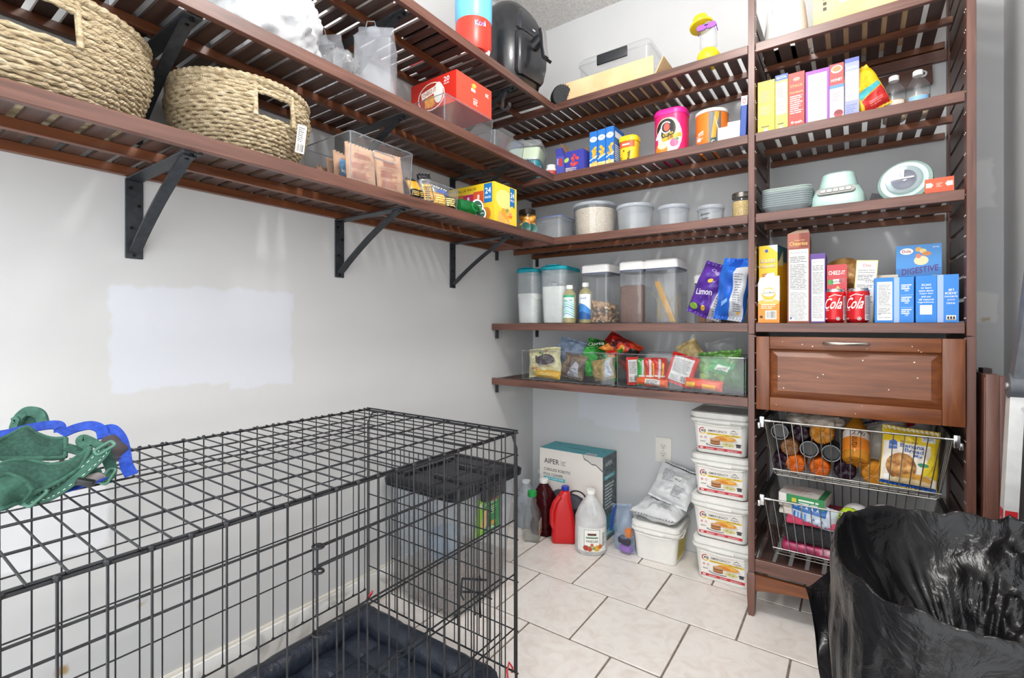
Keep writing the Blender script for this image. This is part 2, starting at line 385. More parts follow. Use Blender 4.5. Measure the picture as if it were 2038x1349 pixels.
for k in range(-1, 9):
    y1 = -.265 - PY * (k - 1) - PY; y1 = -.265 + PY - PY * k - PY; ya, yb = max(y1, Y0), min(y1 + PY, 0)
    ya, yb = max(-.265 - PY * k, Y0), min(-.265 - PY * (k - 1), 0)
    if yb - ya < .03: continue
    off = .580 if k % 2 else .7475
    for i in range(-4, 6):
        xa, xb = max(off + PX * i, 0), min(off + PX * (i + 1), RX)
        if xb - xa < .02: continue
        g = .0036; key = (round(xb - xa, 4), round(yb - ya, 4))
        if key not in TC_:
            w, d = (xb - xa) / 2 - g, (yb - ya) / 2 - g; me = MB().loft([(-.0045, w, d, .002), (-.0012, w, d, .003), (0, w - .0014, d - .0014, .002)], 2).mesh('tile'); me.materials.append(TM); TC_[key] = me
        link('tile', TC_[key], floor, ((xa + xb) / 2, (ya + yb) / 2, random.uniform(-.0006, 0)))
MARB = noisy('marble_baseboard', [(.35, '#c9c6c1'), (.5, '#e9e7e3'), (.75, '#efeeeb')], 9, 6, .3, distort=1.5)
struct('baseboard_left', MB().rbox(0.0005, .013, Y0, -.001, 0, .12, .003), MARB)
struct('trim_1', MB().rbox(0.0005, .007, Y0, -.001, .12, .132, .003), plain('#e8e2d6', .6))
# outlet
o = thing('electrical_outlet', 'white duplex electrical outlet plate on the back wall above the white bucket', 'outlet', (.782, 0, .474))
part('cover_plate', MB().loft([(-.0005, .041, .0635, .004), (.004, .041, .0635, .004), (.006, .038, .0605, .003)]).xf(T((R(90), 0, 0))), plain('#e3e0d8', .4), o)
for s in (-1, 1):
    soc = part('socket', MB().loft([(.003, .0165, .0145, .009), (.0075, .0165, .0145, .009)], 5).xf(T((R(90), 0, 0), (0, 0, s * .0195))), plain('#dcd8ce', .4), o)
    part('slot', MB().box(-.007, -.0052, -.0082, -.006, s * .0195 - .001, s * .0195 + .0075).box(.0052, .007, -.0082, -.006, s * .0195 - .001, s * .0195 + .006).cyl((0, -.006, s * .0195 - .007), (0, -.0082, s * .0195 - .007), .0024, n=10), plain('#2b2a28', .6), soc)
part('screw', MB().cyl((0, -.004, 0), (0, -.0072, 0), .003, n=12), plain('#b9b6ae', .3, .6), o)
# ceiling lamp (source of the room's light, above the frame)
o = thing('ceiling_lamp', 'round flush ceiling lamp above the pantry floor', 'lamp', (1.22, -1.55, CZ))
part('lamp_base', MB().lathe([(.15, 0), (.15, -.02), (.13, -.03)][::-1]), plain('#e8e8e8', .4), o)
# ================================================================ dark stained slatted shelving
WX = wood('walnut_stain_x', '#472e26', '#644238', '#775144', (4, 60, 60))
WY = wood('walnut_stain_y', '#472e26', '#644238', '#775144', (60, 4, 60))
WZ = wood('walnut_stain_z', '#472e26', '#644238', '#775144', (60, 60, 4))
WU = wood('walnut_underside', '#472313', '#65381f', '#784628', (4, 60, 60))
WS = wood('walnut_slat', '#35251f', '#4a362f', '#58423a', (60, 4, 60), .42)
WF = wood('walnut_drawer', '#5a2d18', '#74401f', '#87502f', (6, 50, 50), .36)
WFZ = wood('walnut_drawer_z', '#5a2d18', '#74401f', '#87502f', (50, 50, 6), .36)
SLAT = {}
FH = .034
def shelf(name, label, loc, rz, L, depth, first=.02, pitch=.0512, sw=.0345, clips=(), group='dark slatted shelves'):
    """local x along the wall, back edge at y=0, front edge at y=-depth, top at z=0"""
    s = thing(name, label, 'shelf', loc, rz, group)
    part('front_rail', MB().rbox(0, L, -depth, -depth + .019, -FH, 0, .0015, 1), WX, s)
    part('centre_rail', MB().rbox(.004, L - .004, -depth / 2 - .009, -depth / 2 + .009, -FH + .002, -.0088, .001, 1), WU, s)
    part('rear_rail', MB().rbox(.004, L - .004, -.024, -.004, -FH + .002, -.0088, .001, 1), WU, s)
    key = (depth, sw)
    if key not in SLAT:
        SLAT[key] = MB().box(-sw / 2, sw / 2, -depth + .0195, -.004, -.0085, 0).mesh('slat'); SLAT[key].materials.append(WS)
    x = first + sw / 2
    while x + sw / 2 < L - .001:
        link('slat', SLAT[key], s, (x, 0, 0)); x += pitch
    for cx, cy, a in clips:
        part('wall_clip', MB().box(cx - .009, cx + .009, cy - .003, cy + .003, -FH - .045, -FH, rot=(0, 0, R(a))).box(cx - .009, cx + .009, cy - .02, cy, -FH - .003, -FH, rot=(0, 0, R(a)), at=(cx, cy, -FH)), plain('#202226', .45), s)
    return s
ZS = [2.174, 1.833, 1.527, 1.112, .825]
SD, LD = .406, .383
Ltop = ['topmost', 'middle', 'lowest']
for i in range(3):
    shelf('slatted_shelf', ['topmost long slatted shelf on the left wall, under the air fryer', 'middle long slatted shelf on the left wall, under the red cracker box', 'lowest long slatted shelf on the left wall, under the seagrass baskets'][i],
          (0.0, -2.75, ZS[i]), PI / 2, 2.75 - SD - .001, LD)
bl = ['topmost slatted shelf on the back wall, holding the cardboard tray', 'back-wall slatted shelf holding the pink iced tea canister', 'back-wall slatted shelf holding the round clear tubs',
      'back-wall slatted shelf holding the tall lidded canisters', 'lowest back-wall slatted shelf holding the two snack bins']
for i in range(5):
    cl = [(.012, -SD + .03, 0), (.03, -.006, 0)] if i >= 2 else []
    shelf('slatted_shelf', bl[i], (0.002, 0, ZS[i]), 0, 1.234, SD, clips=cl)
tl = ['top slatted shelf of the tower, under the cardboard box', 'slatted tower shelf holding the row of thin cartons', 'slatted tower shelf holding the pale green blender base', 'slatted tower shelf holding the cereal boxes and soda cans']
for i in range(4):
    shelf('tower_shelf', tl[i], (1.262, -.004, ZS[i]), 0, .587, SD - .006, .012, .0555, .0395, group='slatted shelves in the wooden tower')
# brackets on the left wall
BLK = noisy('black_steel', [(.3, '#2a2d31'), (.7, '#393d43')], 60, 3, .42, metal=.25)
def bracket(label, loc, rz=PI / 2, hook=False):
    b = thing('shelf_bracket', label, 'bracket', loc, rz, 'black steel shelf brackets')
    part('wall_plate', MB().rbox(-.02, .02, -.0045, 0, -.246, -.0385, .0015, 1), BLK, b)
    part('arm', MB().rbox(-.02, .02, -.362, 0, -.0385, -.0345, .0015, 1), BLK, b)
    P = []
    for i in range(15):
        q = i / 14; y = -.008 - .312 * q; z = -.228 + .186 * q +   .012 * math.sin(q * PI) * (1 if q > .1 else .4); P.append((0, y, z))
    part('brace', MB().ribbon(P + [(0, -.345, -.0395)], .026, .006, (1, 0, 0)), BLK, b)
    sc = MB()
    for z, x in ((-.06, -.008), (-.105, .01), (-.165, -.006), (-.237, 0)): sc.cyl((x, -.004, z), (x, -.0075, z), .0042, n=10)
    part('screws', sc, plain('#101113', .4, .5), b)
    sc = MB()
    for y in (-.30, -.328, -.353): sc.cyl((0, y, -.0385), (0, y, -.0465), .0042, n=10)
    part('bolts', sc, plain('#0c0d0e', .35, .6), b)
    if hook:
        pts = [(0, -.315, -.045), (0, -.30, -.075), (0, -.297, -.105), (0, -.305, -.122), (0, -.322, -.125), (0, -.335, -.112), (0, -.336, -.098)]
        part('hook', MB().ribbon(pts, .016, .006, (1, 0, 0)), plain('#4b4d52', .4, .5), b)
    return b
BY = [-1.965, -1.335, -.712]
wh = ['at the left edge of the view', 'midway along', 'nearest the corner']
for i, tier in enumerate(('topmost', 'middle', 'lowest')):
    for j in range(3):
        if i == 0 and j == 0: continue
        bracket(f'black steel bracket under the {tier} left shelf, {["below the larger basket end", "midway along the wall", "closest to the room corner"][j]}' if i == 2 else f'black steel bracket under the {tier} left shelf, {["farthest from the corner", "midway along the wall", "closest to the room corner"][j]}', (0, BY[j], ZS[i]), hook=(i == 0 and j == 2))
# ================================================================ tower
X0, X1 = 1.237, 1.874
tw = thing('shelf_tower', 'dark stained wooden shelf tower with a drawer and wire baskets in the corner', 'shelf tower', (0, 0, 0))
def post(x0, x1, y0, y1):
    p = part('post', MB().rbox(x0, x1, y0, y1, 1.071, 2.36, .001, 1).rbox(x0, x1, y0, y1, .165, 1.069, .001, 1), WZ, tw)
    return p
for (xa, xb) in ((X0, X0 + .0225), (X1 - .0225, X1)):
    for (ya, yb) in ((-SD - .002, -SD + .042), (-.044, -.002)):
        post(xa, xb, ya, yb)
    fx = -1 if xa < 1.5 else 1
    for (ya, yb, fy) in ((-SD - .008, -SD + .045, -.006), (-.047, -.002, 0)):
        part('leg', MB().rings([[(x, y, z) for x, y in ((xa - .004 + t, ya + t), (xb + .002 - t, ya + t), (xb + .002 - t, yb - t), (xa - .004 + t, yb - t))] for z, t in ((0, .0045), (.08, .001), (.155, 0), (.165, .003))]), WZ, tw)
side = MB().box(-.0065, .0065, -SD + .042, -.044, 0, .062).mesh('side_slat'); side.materials.append(WS)
z = .20
while z < 2.28:
    for x in (X0 + .0115, X1 - .0115): link('side_slat', side, tw, (x, 0, z))
    z += .0765
dots = MB()
for k in range(34):
    z = .23 + k * .064
    for x in (X0 + .0228, X1 - .0228):
        for y in (-SD + .012, -SD + .03): dots.box(x - .0012, x + .0012, y - .002, y + .002, z - .002, z + .002)
part('peg_pins', dots, plain('#b9b2ab', .4, .5), tw)
part('lower_rail', MB().rbox(X0 + .0225, X1 - .0225, -SD + .002, -SD + .021, .17, .216, .0015, 1), WX, tw)
pts = [(X0 + .0225 + (X1 - X0 - .045) * i / 20, .095 + .030 * math.sin(PI * i / 20) ** .7) for i in range(21)]
part('apron', MB().prism([(X1 - .0225, .158), (X0 + .0225, .158)] + pts, -SD + .0, -SD + .018, 'y'), WF, tw)
for i in range(11):
    part('base_slat', MB().box(X0 + .035 + i * .0535, X0 + .073 + i * .0535, -SD + .022, -.02, .196, .208), WS, tw)
part('base_rear_rail', MB().box(X0 + .0225, X1 - .0225, -.022, -.004, .17, .216), WX, tw)
part('top_rear_rail', MB().box(X0 + .0225, X1 - .0225, -.022, -.004, 2.098, 2.138), WX, tw)
# drawer
dr = part('drawer', MB().box(1.278, 1.838, -.398, -.03, .80, 1.03), WX, tw)
DX0, DX1, DZ0, DZ1, DY = 1.267, 1.848, .789, 1.062, -.424
part('stile', MB().rbox(DX0, DX0 + .045, DY, DY + .022, DZ0, DZ1, .003, 2), WFZ, dr)
part('stile', MB().rbox(DX1 - .055, DX1, DY, DY + .022, DZ0, DZ1, .003, 2), WFZ, dr)
part('rail', MB().rbox(DX0 + .045, DX1 - .055, DY, DY + .022, DZ1 - .046, DZ1, .003, 2), WF, dr)
part('rail', MB().rbox(DX0 + .045, DX1 - .055, DY, DY + .022, DZ0, DZ0 + .050, .003, 2), WF, dr)
xa, xb, za, zb = DX0 + .045, DX1 - .055, DZ0 + .05, DZ1 - .046
pn = MB().rings([[(x, y, z) for x, z in ((xa + t, za + t), (xb - t, za + t), (xb - t, zb - t), (xa + t, zb - t))] for t, y in ((-.002, DY + .015), (.004, DY + .0125), (.026, DY + .002), (.028, DY + .002))], False, True)
part('raised_panel', pn, WF, dr, 20)
hp = [(1.482 + .124 * i / 16, DY - .004 - .020 * math.sin(PI * min(1, max(0, (i / 16))))**.45, DZ1 - .021) for i in range(17)]
part('handle', MB().tube([(1.482, DY, DZ1 - .021)] + hp + [(1.606, DY, DZ1 - .021)], .0062, 10), noisy('brushed_nickel', [(.3, '#b9b4ab'), (.7, '#d8d4cc')], 50, 2, .28, metal=1), dr, label='brushed nickel bow handle')
pc = MB(); rg = random.Random(5)
for i in range(26):
    x, z = rg.uniform(1.33, 1.75), rg.uniform(.80, 1.05); y = DY + (.001 if (xa + .028 < x < xb - .028 and za + .028 < z < zb - .028) else -.0004); q = rg.uniform(.0008, .002)
    if xa < x < xb and za < z < zb and not (xa + .03 < x < xb - .03 and za + .03 < z < zb - .03): continue
    pc.box(x - q, x + q, y - .0005, y + .0008, z - q, z + q)
part('paint_specks', pc, plain('#e7e2dc', .6), dr)
# tilted mounting board behind the top tower shelf
o = thing('mounting_board', 'dark wooden board tilted on the wall behind the thin cartons', 'board', (1.700, -.020, 2.050), rot=(0, R(-3), 0))
part('board', MB().rbox(-.13, .11, -.011, .009, -.036, .036, .002), WX, o)
part('bolt', MB().cyl((.082, -.011, .004), (.082, -.016, .004), .0125, n=20), plain('#c9c9c9', .3, .9), o)
part('bolt_hole', MB().cyl((.082, -.016, .004), (.082, -.0175, .004), .006, n=14), plain('#2a2a2a', .4, .9), o)
# loose drawer front leaning between tower and wall
o = thing('loose_drawer_front', 'loose dark drawer front standing on end between tower and right wall', 'drawer front', (1.908, -.36, 0), rot=(R(-1.2), R(.4), 0))
part('face_board', MB().rbox(-.024, .006, -.09, .20, .0, .955, .002), WZ, o)
part('edge_lip', MB().rbox(.0065, .020, -.082, .19, .006, .95, .002), WZ, o)
part('chipped_edge', MB().rbox(-.0265, -.0243, -.0885, -.084, .05, .945, .0005, 1).jitter(.0012, 60), plain('#8a5a49', .6), o)
part('dowel_block', MB().box(-.02, .0, -.03, .04, .955, .97), plain('#241512', .6), o)
# ================================================================ wire baskets in the tower
CHR = noisy('chrome_wire', [(.3, '#86837f'), (.7, '#a9a6a1')], 30, 2, .28, metal=1)
RAILM = plain('#17181b', .45, .3)
def wire_basket(label, z1, z0):
    b = thing('wire_basket', label, 'basket', (0, 0, 0), group='chrome wire pull-out baskets')
    xt0, xt1, xb0, xb1, yf, yb = 1.292, 1.822, 1.322, 1.792, -.398, -.035
    part('rim', MB().tube([(xt0, yf, z1), (xt1, yf, z1), (xt1, yb, z1), (xt0, yb, z1)], .0036, 8, closed=True), CHR, b)
    N = 18
    for nm, y, sg in (('front_wires', yf, 1), ('rear_wires', yb, -1)):
        f = MB()
        for i in range(N + 1):
            q = i / N; xt, xb = xt0 + (xt1 - xt0) * q, xb0 + (xb1 - xb0) * q
            f.tube([(xt, y, z1), (xb, y + .012 * sg, z0 + .012), (xb, y + .022 * sg, z0)], .0016, 6)
        part(nm, f, CHR, b)
    f = MB(); N = 13
    for i in range(N + 1):
        y = yf + .012 + (yb - yf - .024) * i / N
        f.tube([(xt0, y, z1), (xb0, y, z0 + .012), (xb0 + .01, y, z0), (xb1 - .01, y, z0), (xb1, y, z0 + .012), (xt1, y, z1)], .0016, 6)
    part('cross_wires', f, CHR, b)
    f = MB()
    for k in range(1, 4): pass
    f.tube([(xb0 - .003, yf + .010, z0 + .02), (xb1 + .003, yf + .010, z0 + .02), (xb1 + .003, yb - .010, z0 + .02), (xb0 - .003, yb - .010, z0 + .02)], .0022, 6, closed=True)
    part('lower_band', f, CHR, b)
    for s, x in ((-1, xt0), (1, xt1)):
        part('slide_rail', MB().box(x + s * .004, x + s * .016, yf + .01, yb + .01, z1 - .022, z1 + .004), RAILM, b)
        c = MB().rbox(x + s * .008 - .008, x + s * .008 + .008, yf - .012, yf + .006, z1 - .024, z1 + .016, .002).rbox(x + s * .018 - .005, x + s * .018 + .005, yf - .010, yf + .012, z1 - .03, z1 - .008, .002).cyl((x - .02 * s, yf, z1), (x + .016 * s, yf, z1), .0048, n=8)
        part('end_clip', c, plain('#c9c9cb', .2, 1), b)
    return b
wire_basket('upper chrome wire basket, full of orange and purple drink bottles', .745, .545)
wire_basket('lower chrome wire basket, holding balls, cloths and a green carton', .452, .252)
# ================================================================ folding wire dog crate
CW = noisy('black_wire', [(.3, '#17181b'), (.7, '#26282c')], 60, 2, .4, metal=.2)
CX0, CX1, CY0, CY1, CZ0, CZ1 = .07, .757, -2.50, -1.262, .035, .79
cr = thing('dog_crate', 'large black folding wire dog crate along the left wall', 'dog crate', (0, 0, 0))
RW, RV = .0027, .0018
def knot(mb, p, r=.0052): mb.ball(p, r, 8, 5)
# top panel
t = MB(); nl = 5
for i in range(nl + 1):
    x = CX0 + .008 + (CX1 - CX0 - .016) * i / nl; t.tube([(x, CY0, CZ1), (x, CY1, CZ1)], RW if i in (0, nl) else RV * 1.3, 6)
    if i in (1, 3): t.tube([(x + .012, CY0, CZ1 + .003), (x + .012, CY1, CZ1 + .003)], RV * 1.2, 6)
y = CY1; k = 0
while y > CY0:
    t.tube([(CX0, y, CZ1 + .003), (CX1, y, CZ1 + .003)], RW if k == 0 else RV, 6); y -= .0385; k += 1
for y in (CY1 - .004,): t.tube([(CX0, y, CZ1 - .004), (CX1, y, CZ1 - .004)], RV, 6)
part('top_panel', t, CW, cr)
def long_panel(x, inward, z0):
    p = MB(); y = CY1 - .012; k = 0
    while y > CY0:
        p.tube([(x, y, CZ1 - .002), (x, y, z0 + .004), (x + inward * .004, y, z0)], RV * 1.05, 6)
        knot(p, (x, y, CZ1)); knot(p, (x, y, z0)); y -= .0500 if k % 1 == 0 else .04; k += 1
    for q in (0, .5, 1) : pass
    for z in (z0, z0 + (CZ1 - z0) * .24, z0 + (CZ1 - z0) * .45, z0 + (CZ1 - z0) * .66, z0 + (CZ1 - z0) * .87, z0 + (CZ1 - z0) * .915, CZ1 - .003):
        p.tube([(x + inward * .003, CY0, z), (x + inward * .003, CY1 - .01, z)], RW if z in (z0, CZ1 - .003) else RV * 1.15, 6)
    return p
part('rear_side_panel', long_panel(CX0, 1, .115), CW, cr)
part('front_side_panel', long_panel(CX1, -1, CZ0), CW, cr)
# side door on the front panel
d = MB(); dy0, dy1, dz0, dz1 = -1.92, -1.36, .10, .70
for y in [dy0 + (dy1 - dy0) * i / 10 for i in range(11)]: d.tube([(CX1 + .007, y, dz0), (CX1 + .007, y, dz1)], RV * 1.1, 6)
for z in [dz0, dz0 + .15, dz0 + .30, dz0 + .45, dz1 - .035, dz1]: d.tube([(CX1 + .009, dy0, z), (CX1 + .009, dy1, z)], RV * 1.2, 6)
dn = part('side_door', d, CW, cr)
for z in (dz1, dz1 - .045, dz1 - .16, .25): part('hinge_ring', MB().tube([(CX1 + .009 + .011 * math.cos(a * PI / 5), dy0 + .009 * math.sin(a * PI / 5), z) for a in range(10)], .0024, 6, closed=True), CW, dn)
# far end panel with door
e = MB(); N = 14
for i in range(N + 1):
    x = CX0 + .012 + (CX1 - CX0 - .024) * i / N
    e.tube([(x, CY1, CZ1 - .003), (x, CY1, .075)], RV, 6)
    if i % 2 == 0: knot(e, (x, CY1, CZ1), .0045)
for z in (.075, .20, .345, .47, .60, .72, CZ1 - .004): e.tube([(CX0, CY1 + .003, z), (CX1, CY1 + .003, z)], RW if z < .1 else RV * 1.1, 6)
e.tube([(CX0 + .004, CY1, CZ0), (CX0 + .004, CY1, CZ1 - .05), (CX0 + .03, CY1, CZ1 - .012), (CX0 + .06, CY1, CZ1 - .008)], RW, 6)
e.tube([(CX1 - .004, CY1, CZ0), (CX1 - .004, CY1, CZ1 - .05), (CX1 - .02, CY1, CZ1 - .012), (CX1 - .05, CY1, CZ1 - .006)], RW * 1.2, 6)
part('end_panel', e, CW, cr)
e = MB()
for x in [.20 + .045 * i for i in range(11)]: e.tube([(x, CY1 + .007, .13), (x, CY1 + .007, .66)], RV, 6)
for z in (.13, .26, .40, .53, .66): e.tube([(.195, CY1 + .0085, z), (.655, CY1 + .0085, z)], RV * 1.1, 6)
ed = part('end_door', e, CW, cr)
l = MB()
for s in (0, .022):
    l.tube([(.60 + s, CY1 - .012, .33), (.60 + s, CY1 - .012, .28), (.605 + s, CY1 - .014, .22), (.60 + s, CY1 - .006, .20)], .0032, 6)
l.tube([(.55, CY1 - .010, .30), (.65, CY1 - .010, .325)], .0035, 6).tube([(.55, CY1 - .010, .30), (.548, CY1 - .014, .25), (.56, CY1 - .014, .235)], .0032, 6).tube([(.555, CY1 - .012, .26), (.64, CY1 - .012, .285)], .003, 6)
part('slide_latch', l, CW, ed)
# feet / base pan
part('base_pan', MB().loft([(.012, (CX1 - CX0) / 2 - .012, (CY1 - CY0) / 2 - .012, .02, (CX0 + CX1) / 2, (CY0 + CY1) / 2), (.034, (CX1 - CX0) / 2 - .008, (CY1 - CY0) / 2 - .008, .02, (CX0 + CX1) / 2, (CY0 + CY1) / 2), (.034, (CX1 - CX0) / 2 - .012, (CY1 - CY0) / 2 - .012, .02, (CX0 + CX1) / 2, (CY0 + CY1) / 2), (.018, (CX1 - CX0) / 2 - .016, (CY1 - CY0) / 2 - .016, .02, (CX0 + CX1) / 2, (CY0 + CY1) / 2)]), plain('#1c1d20', .5), cr)
for x in (CX0 + .004, CX1 - .004):
    for y in (CY0 + .02, CY1): part('foot', MB().rbox(x - .008, x + .008, y - .008, y + .008, 0, .016, .002).tube([(x, y, .01), (x, y, .12)], RW, 6), CW, cr)
for x, z, s in ((CX0 + .012, .075, 1), (CX1 - .02, .06, -1)):
    part('zip_tie', MB().tube([(x, CY1 - .02, z), (x + .010 * s, CY1 - .012, z + .02), (x + .014 * s, CY1 + .004, z + .035), (x + .004 * s, CY1 + .008, z + .02), (x - .004, CY1 + .004, z + .008)], .003, 6), plain('#c3202c', .4), cr, label='red plastic tie')
# pad with bolster edge
PADM = noisy('navy_nylon', [(.3, '#1a1f2a'), (.7, '#262d3a')], 25, 4, .42, bump=.6, bscale=30, bdist=.01)
pd = thing('crate_pad', 'navy quilted pad with raised bolster edges inside the crate', 'pet bed', ((CX0 + CX1) / 2, (CY0 + CY1) / 2, .022))
hw, hd = (CX1 - CX0) / 2 - .03, (CY1 - CY0) / 2 - .03
def quilt(u, v):
    x = (u - .5) * 2 * (hw - .05); y = (v - .5) * 2 * (hd - .05); q = abs(math.sin(x * PI / .15)) ** .35 * abs(math.sin((y + .02) * PI / .15)) ** .35
    return (x, y, .006 + .020 * q + .003 * noise.noise(Vector((x, y, 0)) * 14))
part('quilted_base', MB().grid(quilt, 56, 90), PADM, pd)
b = MB()
def bol(p0, p1, n=40):
    p0, p1 = Vector(p0), Vector(p1); P = []; Rr = []
    for i in range(n + 1):
        q = i / n; P.append(p0.lerp(p1, q)); Rr.append(.040 + .0035 * math.sin(q * 61) * noise.noise(Vector((q * 9, p0.x, p0.y))) - .003 * (i % 9 == 0))
    b.tube(P, Rr, 14); 
z = .043
bol((-hw + .04, -hd + .02, z), (-hw + .04, hd - .02, z)); bol((hw - .04, -hd + .02, z), (hw - .04, hd - .02, z)); bol((-hw + .02, hd - .04, z), (hw - .02, hd - .04, z), 26); bol((-hw + .02, -hd + .04, z), (hw - .02, -hd + .04, z), 26)
part('bolster', b, PADM, pd, 60)
# ================================================================ shared plastics
CLR = clear('clear_plastic', (.975, .98, .985), .9, .06, .035)
EDGE = clear('clear_plastic_edge', (.72, .74, .77), .9, .08, .25, '#b9bfc6')
CLG = clear('clear_grey_plastic', (.955, .957, .96), .9, .06, .03)
MILK = clear('milky_plastic', (.95, .96, .97), .8, .2, .17, '#eef2f5')
FROST = clear('frosted_plastic', (.9, .92, .94), .7, .25, .38, '#dfe6ee')
FILM = clear('wrapper_film', (.95, .95, .95), 1.0, .12, .12)
def clear_bin(name, label, loc, w, d, h, rz=0, mat=None, group=None, hole=False, t=.0025, taper=.006, cat='bin'):
    b = thing(name, label, cat, loc, rz, group)
    part('bin_body', shell(MB(), [(0, w / 2 - taper, d / 2 - taper, .010), (.004, w / 2 - taper, d / 2 - taper, .010), (h - .004, w / 2, d / 2, .010), (h, w / 2 + .001, d / 2 + .001, .010)], t, 3), mat or CLR, b)
    part('rim', MB().tube([(x, y, h) for x, y in rr(w / 2, d / 2, .010, 3)], .0020, 6, closed=True), EDGE, b)
    part('corner_edges', MB().tube([(w / 2 - .003, -d / 2 + .003, h), (w / 2 - taper - .003, -d / 2 + taper + .003, .002)], .0015, 6).tube([(-w / 2 + .003, -d / 2 + .003, h), (-w / 2 + taper + .003, -d / 2 + taper + .003, .002)], .0015, 6).tube([(x, y, .002) for x, y in rr(w / 2 - taper, d / 2 - taper, .010, 3)], .0015, 6, closed=True), EDGE, b)
    if hole:
        pts = [(x, -d / 2 - .002, h - .045 + z) for x, z in rr(.045, .011, .011, 5)]
        part('grip_slot', MB().tube(pts, .0022, 6, closed=True), EDGE, b)
    return b
def pouch(name, label, cat, loc, w, h, t, mat, rz=0, rot=None, art=None, seed=0, wr=.005, fr=18, group=None, crimp=.012, pinch=.6, rough=None):
    if rot is not None: loc = (loc[0], loc[1], loc[2] + abs(math.sin(rot[1])) * w / 2 * .85)
    mb, f = pillow(w, h, t, seed=seed, wr=wr, fr=fr, crimp=crimp, pinch=pinch)
    o = single(name, mb, mat, label, cat, loc, rz, group, rot, smooth=40)
    if art:
        a = Art(seg=w / 24); art(a, w, h); a.put(o, f, 'printed_front', base=.0012, step=.00025, rough=rough or .35)
    return o
# ================================================================ seagrass baskets
def ropemat(name, c):
    m, t, n, l, b = newmat(name)
    x = n.new('ShaderNodeTexNoise'); x.inputs['Scale'].default_value = 1; x.inputs['Detail'].default_value = 5; l.new(tc(n, l, (50, 50, 160)), x.inputs[0])
    l.new(ramp(n, l, x.outputs[0], [(.28, c[0]), (.5, c[1]), (.72, c[2])]), b.inputs['Base Color']); b.inputs['Roughness'].default_value = .8
    y = n.new('ShaderNodeTexWave'); y.inputs['Scale'].default_value = 90; y.inputs['Distortion'].default_value = 6; l.new(tc(n, l, (1, 1, 2.2)), y.inputs[0])
    u = n.new('ShaderNodeBump'); u.inputs['Strength'].default_value = .7; u.inputs['Distance'].default_value = .002; l.new(y.outputs[0], u.inputs['Height']); l.new(u.outputs[0], b.inputs['Normal'])
    return m
ROPE = ropemat('seagrass_rope', ('#8b7859', '#b8a685', '#d2c4a8'))
def seagrass(label, loc, rx, ry, h, low, bulge, rz0, hh, tiltx=0):
    b = thing('seagrass_basket', label, 'basket', loc, 0, 'woven seagrass baskets', rot=(0, tiltx, 0))
    rows = int(h / .0088); body = MB()
    for i in range(rows):
        q = i / (rows - 1); k = low + (1 - low) * min(1, q * 1.25) ** .7 + bulge * math.sin(q * PI); z = .006 + q * (h - .016)
        N = 150; A = [2 * PI * j / N for j in range(N)]
        hole = .56 < q < .86
        def pt(a, i=i, k=k, z=z):
            w = .0016 * math.sin(a * 34 + i * 2.1) + .002 * noise.noise(Vector((math.cos(a) * 3, math.sin(a) * 3, i * .7)))
            return ((rx * k + w) * math.cos(a), (ry * k + w) * math.sin(a), z + .0012 * math.sin(a * 23 + i * 3.3) + .012 * math.cos(a - rz0) * q * 0)
        def rad(a, i=i): return .0052 + .0012 * math.sin(a * 68 + (i % 2) * PI)
        if not hole:
            body.tube([pt(a) for a in A], [rad(a) for a in A], 6, closed=True)
        else:
            for cen in (rz0, ):
                a0, a1 = cen + hh, cen + 2 * PI - hh
                M_ = 120; body.tube([pt(a0 + (a1 - a0) * j / M_) for j in range(M_ + 1)], [rad(a0 + (a1 - a0) * j / M_) for j in range(M_ + 1)], 6)
    part('woven_body', body, ROPE, b, 60)
    rim = MB(); N = 240
    k = 1.0 + .0
    P = [((rx * k) * math.cos(2 * PI * j / N), (ry * k) * math.sin(2 * PI * j / N), h + .002) for j in range(N)]
    rim.tube(P, [.0098 + .0014 * math.sin(j * 1.7) for j in range(N)], 8, closed=True)
    part('wrapped_rim', rim, ROPE, b, 60)
    k = low + (1 - low) * 1 + bulge * math.sin(.6 * PI)
    for s in (-1, 1):
        a = rz0 + s * hh; part('handle_post', MB().tube([(rx * (k * (1 - q) + q) * math.cos(a), ry * (k * (1 - q) + q) * math.sin(a), h * (.52 + .46 * q)) for q in (0, .25, .5, .75, 1)], .0060, 8), ROPE, b, 60)
    part('woven_base', MB().lathe([(.01, .004), (1, .004), (1, .012), (.01, .014)], 36).xf(T((0, 0, 0), (0, 0, 0), (rx * low, ry * low, 1))), ROPE, b)
    return b
seagrass('larger woven seagrass basket at the left end of the lowest left shelf', (.19, -2.228, 1.5275), .170, .225, .200, .80, .06, R(2), R(15))
bk = seagrass('smaller woven seagrass basket with a hanging paper tag', (.187, -1.778, 1.5275), .165, .166, .190, .66, .06, R(2), R(17))
a = Art(); a.r(0, 0, .026, .074, '#f1efea').lines(.003, .030, .02, .04, 8, '#555555').bars(.003, .004, .02, .02, 14)
a.put(bk, lambda x, y, z: (.150 + z + y * .12, .062 + x + y * .05, .040 + y), 'hanging_tag', label='white printed paper tag', base=.010)
